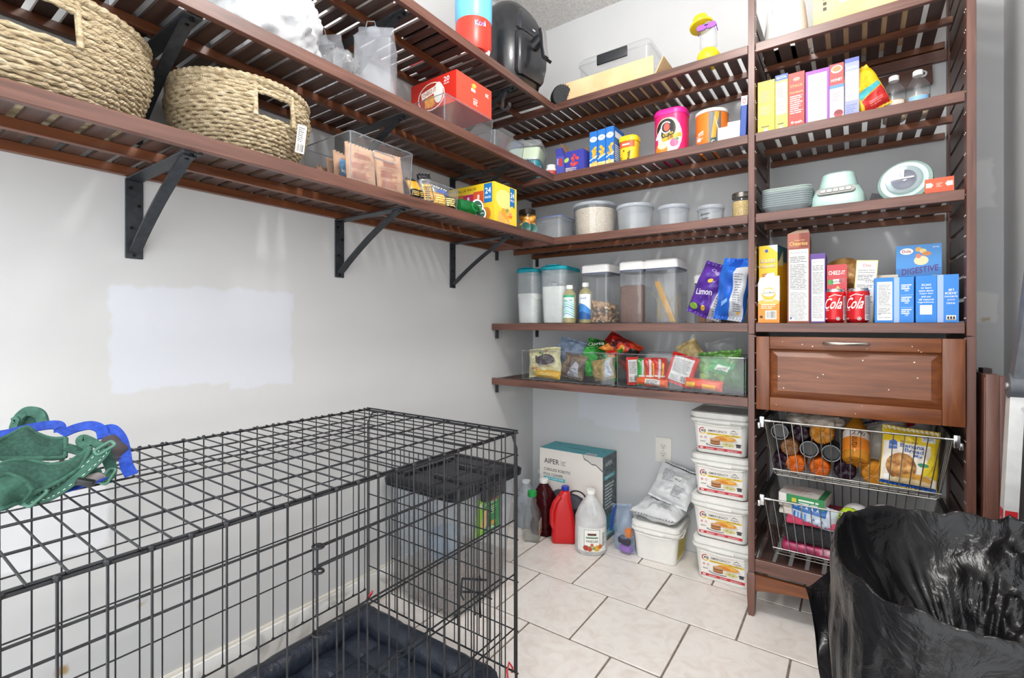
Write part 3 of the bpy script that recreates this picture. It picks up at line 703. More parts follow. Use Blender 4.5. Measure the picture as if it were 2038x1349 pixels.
# ================================================================ lowest left shelf: bins, packets, boxes
b = clear_bin('clear_bin', 'clear plastic bin with a grip slot, full of brown paper packets', (.236, -1.427, 1.5275), .25, .25, .148, PI / 2, hole=True)
KR = noisy('kraft_paper', [(.3, '#b98d6d'), (.7, '#d3aa8a')], 18, 4, .75, bump=.25, bscale=60)
def kraft(seed, blue=False):
    def art(a, w, h):
        a.r(w * .06, h * .55, w * .88, h * .006, '#b04a3c'); a.r(w * .06, h * .3, w * .88, h * .004, '#b04a3c')
        a.lines(w * .1, h * .12, w * .7, h * .16, 6, '#a8493c', seed=seed).lines(w * .1, h * .35, w * .6, h * .17, 6, '#a8493c', seed=seed + 4).lines(w * .2, h * .62, w * .6, h * .14, 4, '#a8493c', seed=seed + 7)
        if blue: a.r(w * .15, h * .2, w * .5, h * .5, '#3d83b5').t('MEE', w * .4, h * .35, h * .12, '#e9eef2', w * .35)
    return art
for i, (x, y, w, h, tz, rxx, ry_, blue) in enumerate([(.330, -1.487, .108, .125, .02, 6, 0, 0), (.325, -1.367, .112, .130, .02, 4, -4, 0), (.270, -1.500, .085, .115, .018, 16, 8, 1), (.235, -1.495, .085, .10, .018, 18, 6, 1),
        (.200, -1.50, .08, .085, .02, 20, 0, 0), (.165, -1.50, .08, .078, .02, 16, 3, 0), (.13, -1.50, .08, .075, .02, 14, 0, 0), (.28, -1.385, .09, .10, .02, 12, 3, 0), (.135, -1.45, .085, .07, .02, 16, 0, 0)]):
    pouch('paper_packet', ['large brown paper packet at the front left of the clear grip bin', 'large brown paper packet at the front right of the clear grip bin', 'blue-printed brown packet standing just behind the front packets', 'second blue-printed brown packet, deeper in the grip bin'][i] if i < 4 else ['', '', '', '', 'fifth brown packet from the front, folded small, in the grip bin', 'sixth brown packet from the front in the grip bin', 'seventh brown packet from the front in the grip bin', 'plain brown packet tucked behind the front right packet', 'rearmost small brown packet against the back of the grip bin'][i],
          'packet', (x, y, 1.533), w, h, tz, KR, rot=(R(-rxx), R(ry_), PI / 2), art=kraft(i, blue), seed=i + 1, wr=.004, group='brown packets in the grip bin')
GOLDP = noisy('gold_wrapper', [(.3, '#c48a1d'), (.7, '#e4b23a')], 12, 2, .3)
BLKP = noisy('black_wrapper', [(.3, '#141310'), (.7, '#262320')], 12, 2, .3)
for i, (x, y, m) in enumerate([(.335, -1.262, 0), (.30, -1.255, 1), (.325, -1.225, 0)]):
    pouch('snack_bar', ['gold and black snack bar next to the brown packets', 'black snack bar behind the gold ones', 'second gold and black snack bar, against the small clear bin'][i], 'snack bar', (x, y, 1.541), .042, .085, .02, BLKP if m else GOLDP, rot=(R(-28), R(-6 * i), PI / 2 + R(10 * i)), seed=20 + i, wr=.002,
          art=None if m else (lambda a, w, h: a.r(0, 0, w, h * .38, '#17140f').r(0, h * .82, w, h * .18, '#17140f').lines(w * .15, h * .1, w * .7, h * .2, 3, '#d9b65a')), group='snack bars on the lowest left shelf')
clear_bin('clear_bin', 'small clear plastic bin of snack packets between bars and yellow box', (.24, -1.135, 1.5275), .165, .21, .085, PI / 2)
SILV = noisy('silver_wrapper', [(.3, '#5b5c60'), (.7, '#a8a8aa')], 14, 3, .25, metal=.5)
pouch('snack_packet', 'silver and black snack packet standing upright at the left of the small clear bin', 'packet', (.325, -1.195, 1.533), .05, .115, .02, SILV, rot=(R(-8), R(-8), PI / 2 - R(20)), seed=31, art=lambda a, w, h: a.r(0, h * .78, w, h * .2, '#1a1a1e').r(w * .15, h * .1, w * .7, h * .5, '#e0ae4e').lines(w * .2, h * .15, w * .6, h * .4, 6, '#3b2d14'))
pouch('snack_packet', 'blue and purple chip packet in the small clear bin', 'packet', (.318, -1.125, 1.533), .085, .085, .03, SILV, rot=(R(-14), R(4), PI / 2), seed=32, art=lambda a, w, h: a.e(w * .5, h * .55, w * .36, h * .28, '#4560a8').e(w * .45, h * .48, w * .24, h * .16, '#7a4a86').r(w * .1, h * .08, w * .8, h * .18, '#e3b64a'))
for i, y in enumerate((-1.150, -1.092)):
    pouch('snack_packet', ['yellow cracker packet lying low at the front of the small clear bin', 'dark packet with yellow print at the right of the small clear bin'][i], 'packet', (.333, y, 1.533), .06, .055, .02, [GOLDP, BLKP][i], rot=(R(-10), 0, PI / 2), seed=34 + i, art=lambda a, w, h: a.lines(w * .1, h * .2, w * .8, h * .6, 4, '#f0d287', fill=.6))
# green bottle and coffee pods
GRN = clear('green_plastic', (.12, .55, .25), .8, .08, .3, '#2f9a55')
o = thing('green_bottle', 'translucent green plastic bottle lying on its side by the coffee pods', 'bottle', (.335, -1.055, 1.558), rot=(0, R(90), R(78)))
part('bottle_body', MB().lathe([(.004, 0), (.024, .002), (.0275, .01), (.0275, .065), (.024, .085), (.014, .10)], 20), GRN, o)
part('neck', MB().lathe([(.0125, .10), (.0125, .112)], 16), plain('#2c7b46', .4), o)
for i, (y, z) in enumerate(((-.955, 1.575), (-.938, 1.549))):
    o = thing('coffee_pod', ['upper white coffee pod with a dark green foil lid', 'lower white coffee pod with a dark green foil lid'][i], 'coffee pod', (.355, y, z), rot=(0, R(90), R(-25)), group='coffee pods by the yellow box')
    part('cup', MB().lathe([(.0165, -.036), (.0185, -.032), (.0215, -.004), (.0250, -.003), (.0250, 0)], 22), plain('#eeeeea', .4), o)
    a = Art(); a.e(0, 0, .0215, .0215, '#17493a').e(0, 0, .0215, .0215, '#e9ece9', inner=.9).t('coffee', 0, 0, .006, '#dfe8e0', .028); a.put(o, lambda x, y, z: (y, x, z), 'foil_lid')
def fruit(a, W, H, n, seed):
    rg = random.Random(seed)
    for i in range(n):
        x, y = rg.uniform(.08, .92) * W, rg.uniform(.06, .36) * H; r = rg.uniform(.09, .14) * H
        a.e(x, y, r, r * .9, rg.choice(['#e8892b', '#f0a43c', '#d9662a', '#efb85a']))
        if i % 2: a.e(x, y + r * .4, r * 1.05, r * .35, '#f7efe4', inner=.86).e(x, y + r * .4, r * .85, r * .26, '#f2a142')
    a.e(.55 * W, .36 * H, .06 * W, .05 * H, '#7fa83b', rot=30)
def vp_front(a, W, H):
    a.r(0, 0, W, H, '#f3d43c').e(W * .45, H * .62, W * .38, H * .25, '#f8e58a'); fruit(a, W, H, 9, 3)
    a.r(W * .68, H * .52, W * .22, H * .46, '#2474b8').t('24', W * .79, H * .80, H * .14, '#ffffff', W * .17).t('PACK', W * .79, H * .66, H * .06, '#ffffff', W * .17)
    a.p([(W * .68, H * .52), (W * .79, H * .57), (W * .90, H * .52), (W * .90, H * .47), (W * .79, H * .53), (W * .68, H * .47)], '#2474b8')
def vp_side(a, W, H):
    a.r(0, 0, W, H, '#e9c832').r(0, H * .86, W, H * .14, '#eecb1e').t('VALUE PACK', W * .40, H * .90, H * .065, '#5e3a16', W * .46)
    a.r(W * .12, H * .08, W * .22, H * .72, '#c9703a').r(W * .34, H * .36, W * .22, H * .42, '#b5285a').r(W * .56, H * .36, W * .22, H * .46, '#d8562f')
    a.t('8', W * .45, H * .66, H * .12, '#ffffff').t('8', W * .67, H * .68, H * .12, '#ffffff').lines(W * .38, H * .42, W * .15, H * .12, 3, '#f3dcd0').lines(W * .60, H * .42, W * .15, H * .12, 3, '#f3dcd0')
    a.e(W * .83, H * .22, W * .10, H * .17, '#d5822c').e(W * .6, H * .3, W * .11, H * .05, '#f3ead8', inner=.8).e(W * .6, H * .3, W * .09, H * .04, '#e99a45').e(W * .6, H * .16, W * .1, H * .1, '#e58a3c')
    a.r(W * .79, H * .50, W * .17, H * .48, '#2474b8').t('24', W * .875, H * .80, H * .15, '#ffffff', W * .12).t('PACK', W * .875, H * .63, H * .06, '#ffffff', W * .13)
carton('fruit_cup_box', 'yellow value pack carton of fruit cups at the corner end of the shelf', 'box', (.243, -.785, 1.5275), (.16, .25, .164), '#ecc92c', PI / 2, {'F': vp_front, 'L': vp_side})
# jar of peaches and teal cups
GLASS = clear('jar_glass', (.97, .98, .97), 1, .03)
o = thing('peach_jar', 'glass jar of orange peach halves with a dark lid, beside the yellow box', 'jar', (.285, -.495, 1.5275)); o.scale = (1.12, 1.12, 1.12)
part('glass', MB().lathe([(.036, 0), (.043, .006), (.045, .05), (.043, .075), (.034, .092), (.034, .098)], 26), GLASS, o)
rg = random.Random(4); pk = MB()
for i in range(18):
    a_ = i * 2.4; q = .022 if i % 3 else .006; pk.ball((q * math.cos(a_), q * math.sin(a_), .014 + .0042 * i), .0165, 10, 7, (1, 1, .9))
part('peach_halves', pk, noisy('peach_flesh', [(.3, '#dd8a1f'), (.7, '#f2b23c')], 30, 3, .35), o)
part('lid', MB().lathe([(.0355, .092), (.0365, .094), (.0365, .110), (.034, .112)], 26), plain('#2a201c', .35, .4), o)
TEAL = plain('#78a89e', .4)
for i, (x, y, a_) in enumerate(((.342, -.590, 62), (.348, -.545, 70))):
    o = thing('teal_cup', ['teal cup lying on its side, next to the yellow box', 'teal cup lying on its side against the peach jar'][i], 'cup', (x, y, 1.5275 + .025), rot=(0, R(88), R(-30)), group='teal cups lying by the peach jar')
    part('cup_body', MB().lathe([(.014, -.045), (.0235, 0), (.0225, 0), (.013, -.043)], 22), TEAL, o)
# ================================================================ middle left shelf
WBAG = noisy('white_film', [(.3, '#c3c6ca'), (.7, '#d9dbdd')], 8, 3, .35)
def crumple(c, rad, seed, amp, nu=60, nv=36, flat=None):
    mb = MB(); o = Vector((seed * 3.3, seed * 1.9, seed * 5.7))
    def fn(u, v):
        a = 2 * PI * u; b = -PI / 2 + PI * v; d = Vector((math.cos(b) * math.cos(a), math.cos(b) * math.sin(a), math.sin(b)))
        k = 1 + amp * (1 - 2.4 * abs(noise.noise(d * 2.1 + o))) + amp * .5 * (1 - 2.2 * abs(noise.noise(d * 5.5 + o))) + amp * .3 * (1 - 2 * abs(noise.noise(d * 12 + o))) + amp * .16 * noise.noise(d * 26 + o)
        p = Vector((c[0] + rad[0] * d.x * k, c[1] + rad[1] * d.y * k, c[2] + rad[2] * d.z * k))
        if flat is not None: p.z = max(p.z, flat + .001 * noise.noise(d * 9))
        return tuple(p)
    return mb.grid(fn, nu, nv, wrapu=True)
single('white_plastic_bag', crumple((0, 0, .115), (.15, .15, .135), 14, .10, 90, 54, flat=.001), WBAG, 'crumpled white plastic bag on the middle left shelf beside the clear jugs', 'plastic bag', (.185, -1.725, 1.834), smooth=50)
carton('tissue_box', 'pale grey printed packet behind the white bag, at the left', 'packet', (.20, -1.98, 1.834), (.13, .20, .10), '#c9cdd3', PI / 2, {'F': lambda a, W, H: a.lines(W * .1, H * .2, W * .8, H * .5, 5, '#5a6470').r(0, H * .8, W, H * .2, '#e9edf2'), 'R': lambda a, W, H: a.lines(W * .1, H * .2, W * .8, H * .5, 5, '#5a6470')})
single('metal_pan', MB().lathe([(.07, 0), (.09, .008), (.095, .05), (.098, .05), (.093, .004), (.07, -.002)][::-1], 30), plain('#8f8a84', .3, .8), 'grey metal pan on the middle left shelf, behind the white bag', 'pan', (.15, -1.99, 1.938))
JUG = clear('cloudy_jug_plastic', (.93, .94, .95), .9, .12, .19, '#dcdfe6')
def carton_jug(label, loc, rz, h=.19, w=.058):
    j = thing('clear_carton_jug', label, 'jug', loc, rz, 'clear carton-shaped jugs')
    part('jug_body', MB().loft([(0, w - .004, w - .004, .006), (.004, w, w, .006), (h, w, w, .006)], 3), JUG, j)
    part('gable_top', MB().rings([[(-w, -w, h + .0004), (w, -w, h + .0004), (w, w, h + .0004), (-w, w, h + .0004)], [(-w * .98, -.004, h + .045), (w * .98, -.004, h + .045), (w * .98, .004, h + .045), (-w * .98, .004, h + .045)], [(-w * .98, -.003, h + .062), (w * .98, -.003, h + .062), (w * .98, .003, h + .062), (-w * .98, .003, h + .062)]]), JUG, j)
    part('spout_cap', MB().lathe([(.021, .0), (.021, .018), (.018, .02)], 20).xf(T((R(48), 0, 0), (0, -w * .52, h + .020))), JUG, j)
    part('carry_loop', MB().tube([(-w * .6, 0, h + .058), (-w * .5, 0, h + .082), (-w * .1, 0, h + .082), (0, 0, h + .058)], .0022, 6), JUG, j)
    part('shoulder_line', MB().tube([(-w, -w, h), (w, -w, h), (w, w, h), (-w, w, h)], .0016, 6, closed=True), JUG, j)
    return j
carton_jug('nearer clear carton-shaped jug beside the red cracker box', (.285, -1.395, 1.834), R(38), .185)
carton_jug('clear carton-shaped jug half hidden behind the nearer one', (.165, -1.50, 1.834), R(30), .15, .052)
single('clear_wrap', crumple((0, 0, .04), (.055, .048, .05), 9, .2, 40, 24, .001), FILM, 'crumpled clear plastic wrap between the white bag and the jugs', 'plastic wrap', (.29, -1.54, 1.834), smooth=50)
clear_bin('clear_bin', 'shallow clear bin carrying the red cracker box', (.22, -1.01, 1.834), .29, .29, .105, PI / 2, CLG)
clear_bin('clear_bin', 'low open clear bin to the right of the red cracker box', (.225, -.745, 1.834), .22, .28, .072, PI / 2, CLR)
def cz_side(a, W, H):
    a.r(0, 0, W, H, '#cf2a1e').e(W * .46, H * .42, W * .30, H * .46, '#f3ece2', inner=.93).e(W * .46, H * .42, W * .27, H * .42, '#b5331f').e(W * .62, H * .48, W * .10, H * .34, '#f6f2ea')
    a.r(W * .24, H * .46, W * .36, H * .22, '#f6efe4', rot=10).t('CHEEZ-IT', W * .42, H * .57, H * .13, '#a32016', W * .31, rot=10)
    for i in range(6): a.r(W * (.32 + .06 * (i % 3)), H * (.08 + .15 * (i // 3)), W * .10, H * .17, ['#e9962c', '#f0a93e'][i % 2], rot=i * 13)
    a.t('20', W * .80, H * .82, H * .16, '#ffffff', W * .12).t('PACKS', W * .80, H * .68, H * .05, '#ffffff', W * .11)
def cz_front(a, W, H):
    a.r(0, 0, W, H, '#dd4a35').r(0, H * .55, W, H * .006, '#a52c1d').r(W * .40, H * .60, W * .12, H * .10, '#f2e3d0').r(W * .42, H * .72, W * .10, H * .14, '#e9a83c', rot=20).r(W * .46, H * .78, W * .08, H * .10, '#f0bb52', rot=-15)
    a.t('20', W * .86, H * .74, H * .12, '#ffffff', W * .1, rot=180).t('20', W * .52, H * .26, H * .14, '#ffffff', W * .12, rot=180).t('PACKS', W * .52, H * .38, H * .05, '#ffffff', W * .12, rot=180)
carton('cracker_box', 'red twenty-pack cracker carton resting on the shallow clear bin', 'box', (.233, -.972, 1.9425), (.215, .24, .118), '#cc2a1e', PI / 2, {'F': cz_front, 'L': cz_side})
# lidded tub and teal tin near the corner
o = thing('lidded_tub', 'pale green tub with a translucent lid on top of the teal tin', 'tub', (.20, -.365, 1.834 + .098), R(20))
part('tub_body', MB().loft([(0, .072, .072, .02), (.05, .083, .083, .022)], 4), plain('#cfe0c4', .4), o)
part('tub_lid', MB().loft([(.0505, .083, .083, .022), (.052, .092, .092, .024), (.062, .094, .094, .024), (.085, .086, .086, .022), (.088, .08, .08, .02)], 4), MILK, o)
o = thing('teal_tin', 'teal printed food tin with a wire clasp under the pale green tub', 'tin', (.205, -.37, 1.834), R(20))
part('tin_body', MB().loft([(0, .072, .072, .03), (.084, .074, .074, .03)], 5), plain('#2f8593', .35), o)
part('tin_rim', MB().loft([(.0842, .074, .074, .03), (.088, .078, .078, .03), (.0945, .078, .078, .03), (.0965, .073, .073, .03)], 5), plain('#b9c4c8', .3, .5), o)
part('wire_clasp', MB().tube([(.02, -.08, .088), (.05, -.085, .06), (.06, -.08, .04), (.05, -.078, .075)], .002, 6), plain('#c9c9c9', .25, .9), o)
a = Art(); a.e(.04, .05, .02, .018, '#dfe9ea').r(.075, .03, .02, .022, '#c8dde0').r(.11, .028, .016, .02, '#b9d3d8').lines(.02, .008, .1, .014, 2, '#d5e5e8'); a.put(o, face(.148, .148, .084, 'F'), 'printed_front'); a.put(o, face(.148, .148, .084, 'R'), 'printed_side')
o = thing('spice_jar', 'small white jar with a red-brown label beside the teal tin', 'jar', (.330, -.345, 1.834))
part('jar_body', MB().lathe([(.026, 0), (.028, .004), (.028, .045), (.022, .055)], 20), plain('#ece9e4', .4), o); part('jar_label', MB().lathe([(.0284, .008), (.0284, .036)], 20, False, False), plain('#b5483a', .5), o); part('cap', MB().lathe([(.0225, .055), (.0225, .066)], 20), plain('#f3f1ec', .4), o)
# ================================================================ topmost left shelf
o = thing('drink_dispenser', 'red and sky blue drink dispenser cup beside the air fryer', 'dispenser', (.292, -.905, 2.175))
part('red_base', MB().lathe([(.052, .030), (.066, .034), (.074, .06), (.074, .145), (.072, .16)], 30), plain('#dd3a2a', .35), o)
part('blue_upper', MB().lathe([(.0725, .155), (.076, .165), (.077, .30), (.074, .33), (.05, .335)], 30), plain('#6dc0e8', .3), o)
part('spout_ring', MB().lathe([(.048, .012), (.050, .030), (.04, .030), (.038, .012)], 24), plain('#c8171d', .4), o)
for i in range(3):
    a_ = R(20 + 120 * i); part('foot', MB().tube([(.056 * math.cos(a_), .056 * math.sin(a_), 0), (.058 * math.cos(a_), .058 * math.sin(a_), .04)], [.005, .014], 10), plain('#f2efea', .4), o)
a = Art(seg=.01); a.t('Kool', 0, .012, .022, '#f4f6ff', .046, rot=8).t('Kool', 0, .012, .018, '#3250b0', .040, rot=8); a.put(o, wrap(.0745, .115, 62), 'logo')
o = thing('air_fryer', 'black egg-shaped air fryer with a chrome-trimmed handle in the shelf corner', 'air fryer', (.225, -.58, 2.175), R(84)); o.scale = (1.12, 1.12, 1.12)
AF = noisy('black_satin_plastic', [(.3, '#1b1c1f'), (.7, '#26282c')], 40, 2, .3, coat=.2)
prof = [(.082, 0, .06), (.108, .004, .08), (.118, .03, .09), (.131, .09, .10), (.134, .16, .10), (.131, .22, .10), (.120, .28, .095), (.102, .325, .085), (.074, .36, .065), (.035, .378, .03)]
part('body', MB().loft([(z, r, r * 1.06, c) for r, z, c in prof], 6), AF, o, 50)
part('drawer_front', MB().loft([(z, w, .02, .018, 0, -.118 - q) for z, w, q in ((.035, .072, .0), (.05, .082, .004), (.10, .090, .012), (.16, .092, .014), (.195, .088, .012), (.203, .080, .006))], 5), AF, o, 50)
part('control_face', MB().loft([(z, w, .02, .018, 0, -.116 + q) for z, w, q in ((.208, .080, -.006), (.215, .086, -.008), (.26, .074, .0), (.30, .058, .014), (.335, .036, .036))], 5), plain('#2c2e33', .18), o, 50)
part('seam', MB().tube([(.128 * math.cos(a), .136 * math.sin(a), .206) for a in [R(180 + 9 * i) for i in range(21)]], .0018, 6), plain('#0c0c0d', .5), o)
hd = part('handle', MB().tube([(0, -.145, .165), (0, -.185, .185)], [.024, .020], 14).ribbon([(0, -.186, .215), (0, -.192, .19), (0, -.196, .14), (0, -.204, .095), (0, -.222, .078)], .030, .012, (1, 0, 0)), plain('#141518', .3), o)
part('chrome_trim', MB().ribbon([(0, -.194, .214), (0, -.200, .19), (0, -.204, .14), (0, -.211, .100)], .024, .004, (1, 0, 0)), plain('#d9d9db', .15, 1), hd)
a = Art(); a.r(-.008, .225, .016, .005, '#e3e3e3'); a.put(o, lambda x, y, z: (x, -.148, y), 'logo_mark')
o = single('pan_lid', MB().lathe([(.01, .035), (.05, .028), (.09, .012), (.105, .002), (.105, 0), (.09, .008), (.05, .022), (.01, .03)], 36), plain('#2f3a3f', .2, .6), 'dark domed pan lid on the topmost left shelf beside the dispenser', 'pan lid', (.26, -1.115, 2.175))
o = single('white_platter', MB().lathe([(.06, 0), (.10, .010), (.13, .022), (.13, .025), (.10, .014), (.06, .005)], 40), plain('#e6e4df', .3), 'pale platter on the topmost left shelf, seen through the slats', 'plate', (.20, -1.42, 2.175))
single('red_tray', MB().loft([(0, .08, .05, .01), (.02, .084, .054, .01)]), plain('#c3202a', .4), 'red tray on the topmost left shelf beneath the dispenser spout', 'tray', (.10, -.95, 2.175), R(90))
# ================================================================ top back shelf (z 2.174)
z1 = ZS[0] + .001
mb = MB().tube([(0, -.075, 0), (0, .075, 0)], .041, 26)
br = thing('bristle_roller', 'black spiky bristle roller lying at the corner of the top shelf', 'roller', (.385, -.34, z1 + .055), rot=(R(20), 0, R(34))); br.scale = (1.1, 1.1, 1.1)
part('core', mb, plain('#101113', .5), br)
sp = MB()
for i in range(15):
    for j in range(24):
        a = 2 * PI * (j + .5 * (i % 2)) / 24; y = -.07 + .01 * i; sp.tube([(.040 * math.cos(a), y, .040 * math.sin(a)), (.0465 * math.cos(a), y, .0465 * math.sin(a))], [.0022, .0012], 4)
for r_ in (.009, .018, .027, .036):
    for j in range(int(r_ * 700)):
        a = 2 * PI * j / int(r_ * 700); sp.tube([(r_ * math.cos(a), -.074, r_ * math.sin(a)), (r_ * math.cos(a), -.082, r_ * math.sin(a))], [.0018, .001], 4)
s_ = part('bristles', sp, plain('#23252a', .4), br, 0); s_['kind'] = 'stuff'
CARD = noisy('cardboard', [(.3, '#d2ab7e'), (.7, '#e2c195')], 10, 3, .8)
o = thing('cardboard_tray', 'open cardboard tray with low sides on the top back shelf', 'tray', (.665, -.235, z1))
part('tray_base', MB().box(-.235, .20, -.15, .14, 0, .004), CARD, o)
part('front_wall', MB().box(-.235, .20, -.152, -.148, .003, .085, rot=(R(6), 0, 0), at=(0, -.15, .003)), CARD, o)
part('rear_wall', MB().box(-.235, .20, .137, .141, .003, .085), CARD, o)
part('side_wall', MB().box(-.237, -.233, -.148, .138, .003, .08), CARD, o)
part('side_flap', MB().box(.199, .203, -.148, .138, .003, .085, rot=(0, R(28), 0), at=(.2, 0, .003)), CARD, o)
o = thing('latched_box', 'clear plastic storage box with a black latch in the cardboard tray', 'storage box', (.655, -.225, z1 + .0055)); o.scale = (1, 1, 1.4)
part('box_body', shell(MB(), [(0, .165, .105, .02), (.12, .175, .115, .02)], .0025), CLR, o)
part('box_lid', MB().loft([(.1205, .178, .118, .02), (.135, .178, .118, .02), (.145, .165, .105, .02)]), CLR, o)
part('rim_bead', MB().tube([(x, y, .121) for x, y in rr(.178, .118, .02, 4)], .003, 6, closed=True), CLG, o)
part('latch', MB().rbox(-.075, .075, -.128, -.118, .10, .135, .004), plain('#24262a', .4), o, label='black latch')
YEL = plain('#f2d023', .35)
o = thing('bubble_bottle', 'clear bottle with a yellow hat lid and purple sunglasses on the top shelf', 'bottle', (1.068, -.30, z1))
part('yellow_base', crumple((0, 0, .045), (.045, .045, .045), 5, .05, 30, 18, .0005), YEL, o, 50)
part('clear_body', MB().lathe([(.030, .086), (.034, .10), (.033, .15), (.022, .185), (.018, .195)], 24), MILK, o)
part('hat_lid', MB().lathe([(.018, .196), (.047, .20), (.049, .208), (.035, .214), (.03, .245), (.02, .25)], 26).xf(T((R(-8), R(-10), 0), (0, 0, .01))), YEL, o)
part('sunglasses', MB().loft([(-.003, .019, .011, .010, -.019, 0), (.003, .019, .011, .010, -.019, 0)], 6).loft([(-.003, .019, .011, .010, .019, 0), (.003, .019, .011, .010, .019, 0)], 6).box(-.006, .006, .002, .008, -.003, .003).tube([(-.036, .004, 0), (-.038, -.015, -.03)], .002, 5).tube([(.036, .004, 0), (.038, -.015, -.03)], .002, 5).xf(T((R(90), 0, 0), (0, -.036, .165))), plain('#9a55d0', .3), o)
o = thing('white_kettle', 'white electric kettle on the tower top at the left', 'kettle', (1.345, -.225, z1), R(90))
part('kettle_body', MB().lathe([(.078, 0), (.080, .012), (.076, .10), (.066, .19), (.058, .21)], 32), plain('#eceae6', .25), o)
part('water_window', MB().rbox(-.010, .010, -.078, -.066, .07, .17, .004).xf(T((R(-4), 0, R(-120)), (0, .004, 0))), plain('#b9bdc2', .2), o)
part('base_plate', MB().lathe([(.084, -.0), (.084, .008), (.08, .0115)], 32), plain('#d8d6d2', .3), o)
part('lid', MB().lathe([(.058, .2105), (.05, .225), (.012, .23), (.012, .245), (.008, .248)], 28), plain('#e3e1dd', .25), o)
part('handle', MB().tube([(.06, 0, .20), (.10, 0, .20), (.118, 0, .17), (.115, 0, .09), (.085, 0, .05)], .011, 10), plain('#dcdad6', .3), o)
part('power_cord', MB().tube([(-.02 + .07 * q, -.095 - .01 * math.sin(q * 6), .004 + .006 * math.sin(q * 3)) for q in [i / 12 for i in range(13)]], .003, 6), plain('#d2d0cc', .4), o)
carton('cardboard_box', 'brown cardboard shipping box on the tower top', 'box', (1.60, -.215, z1), (.31, .30, .24), '#cfa878', 0, {'F': lambda a, W, H: a.r(W * .26, H * .30, W * .30, H * .30, '#f2f0ea').lines(W * .28, H * .33, W * .26, H * .24, 4, '#4a4a4a', fill=.5).r(W * .10, H * .25, W * .035, H * .05, '#3a2f25').r(W * .10, H * .33, W * .035, H * .05, '#3a2f25').r(W * .10, H * .41, W * .035, H * .05, '#3a2f25').t('THIS SIDE UP', W * .8, H * .4, H * .05, '#4a3a2a', W * .26)}, mat=CARD)
# ================================================================ second back shelf (z 1.833)
z1 = ZS[1] + .001
def openbox(name, label, loc, size, col, inner, rz=0, art=None, flap=35, flaps='FB', cat='box'):
    w, d, h = size; t = .0012
    o = thing(name, label, cat, loc, rz)
    m = plain(col, .5); mi = plain(inner, .75)
    mb = MB().box(-w / 2, w / 2, -d / 2, d / 2, 0, t).box(-w / 2, w / 2, -d / 2, -d / 2 + t, t, h).box(-w / 2, w / 2, d / 2 - t, d / 2, t, h).box(-w / 2, -w / 2 + t, -d / 2 + t, d / 2 - t, t, h).box(w / 2 - t, w / 2, -d / 2 + t, d / 2 - t, t, h)
    part('box_body', mb, m, o)
    if 'B' in flaps: part('flap', MB().box(-w / 2, w / 2, 0, t, 0, d * .6).xf(T((R(-flap), 0, 0), (0, d / 2, h))), mi, o)
    if 'L' in flaps: part('flap', MB().box(0, t, -d / 2, d / 2, 0, w * .6).xf(T((0, R(-flap), 0), (-w / 2, 0, h))), mi, o)
    if 'F' in flaps: part('flap', MB().box(-w / 2, w / 2, -t, 0, 0, d * .6).xf(T((R(flap), 0, 0), (0, -d / 2, h))), m, o)
    for sd, fn in (art or {}).items():
        a = Art(); fn(a, d if sd in 'LR' else w, h); a.put(o, face(w, d, h, sd), 'printed_front' if sd == 'F' else 'printed_side')
    return o
def berries(a, W, H):
    a.r(0, 0, W, H, '#3b3f9d')
    for i, (x, y) in enumerate([(.5, .78), (.40, .66), (.60, .66), (.68, .62), (.45, .56), (.36, .42), (.40, .34), (.56, .40), (.64, .40), (.50, .36)]): a.e(W * x, H * y, W * .075, H * .07, ['#c93430', '#dc5148'][i % 2])
    a.e(W * .08, H * .62, W * .14, H * .10, '#a9c65c', rot=30)
    for i in range(4): a.r(-0 + W * .02, H * (.04 + .06 * i), W * .6, H * .022, '#efe3c4', rot=-14 + 3 * i)
openbox('raisin_box', 'narrow blue open packet at the corner end of the second back shelf', (.385, -.325, z1), (.045, .06, .10), '#3b3f9d', '#c9bfae', R(8), {'F': lambda a, W, H: a.r(0, 0, W, H, '#4a50a8').r(W * .3, H * .5, W * .4, H * .38, '#b8333a').lines(W * .1, H * .6, W * .15, H * .3, 5, '#dfe3f0')}, 20, 'F')
openbox('raisin_box', 'wider blue open carton printed with red berries', (.474, -.335, z1), (.098, .075, .105), '#3b3f9d', '#8a6a4c', 0, {'F': berries}, 30, 'BL')
def pasta(seed):
    def art(a, W, H):
        a.r(0, 0, W, H, '#1f6fc0').e(W * .5, H * .80, W * .46, H * .07, '#eef2f6').t('mac', W * .5, H * .81, H * .035, '#2b4d8c', W * .5)
        rg = random.Random(seed)
        for i in range(9): a.e(W * (.3 + .5 * rg.random()), H * (.34 + .26 * i / 9), W * .2, H * .035, ['#eab33c', '#d99a25'][i % 2], rot=rg.uniform(-40, 40))
        a.p([(0, H * .26), (W, H * .36), (W, H * .39), (0, H * .29)], '#bfe0f0').r(0, 0, W, H * .20, '#f0d9a0')
        for i in range(7): a.e(W * rg.uniform(.1, .9), H * rg.uniform(.06, .22), W * .14, H * .035, '#e9bc52', inner=.45)
        a.r(W * .1, 0, W * .75, H * .045, '#f4f1ea')
    return art
for i, (x, h) in enumerate(((.556, .188), (.598, .190), (.640, .193))):
    carton('pasta_box', ['left', 'middle', 'right'][i] + ' one of three slim blue pasta cartons', 'box', (x, -.275, z1), (.0395, .12, h), '#1f6fc0', 0, {'F': pasta(i), 'R': lambda a, W, H: a.r(0, 0, W, H, '#2a63b4').r(W * .1, H * .75, W * .8, H * .15, '#dfe8f2').lines(W * .1, H * .2, W * .8, H * .4, 8, '#dfe8f2')}, group='slim blue pasta cartons')
o = thing('yellow_canister', 'yellow drink-powder canister with a yellow lid', 'canister', (.708, -.265, z1))
part('canister_body', MB().loft([(0, .040, .038, .030), (.12, .043, .041, .032)], 6), plain('#f0c52a', .35), o)
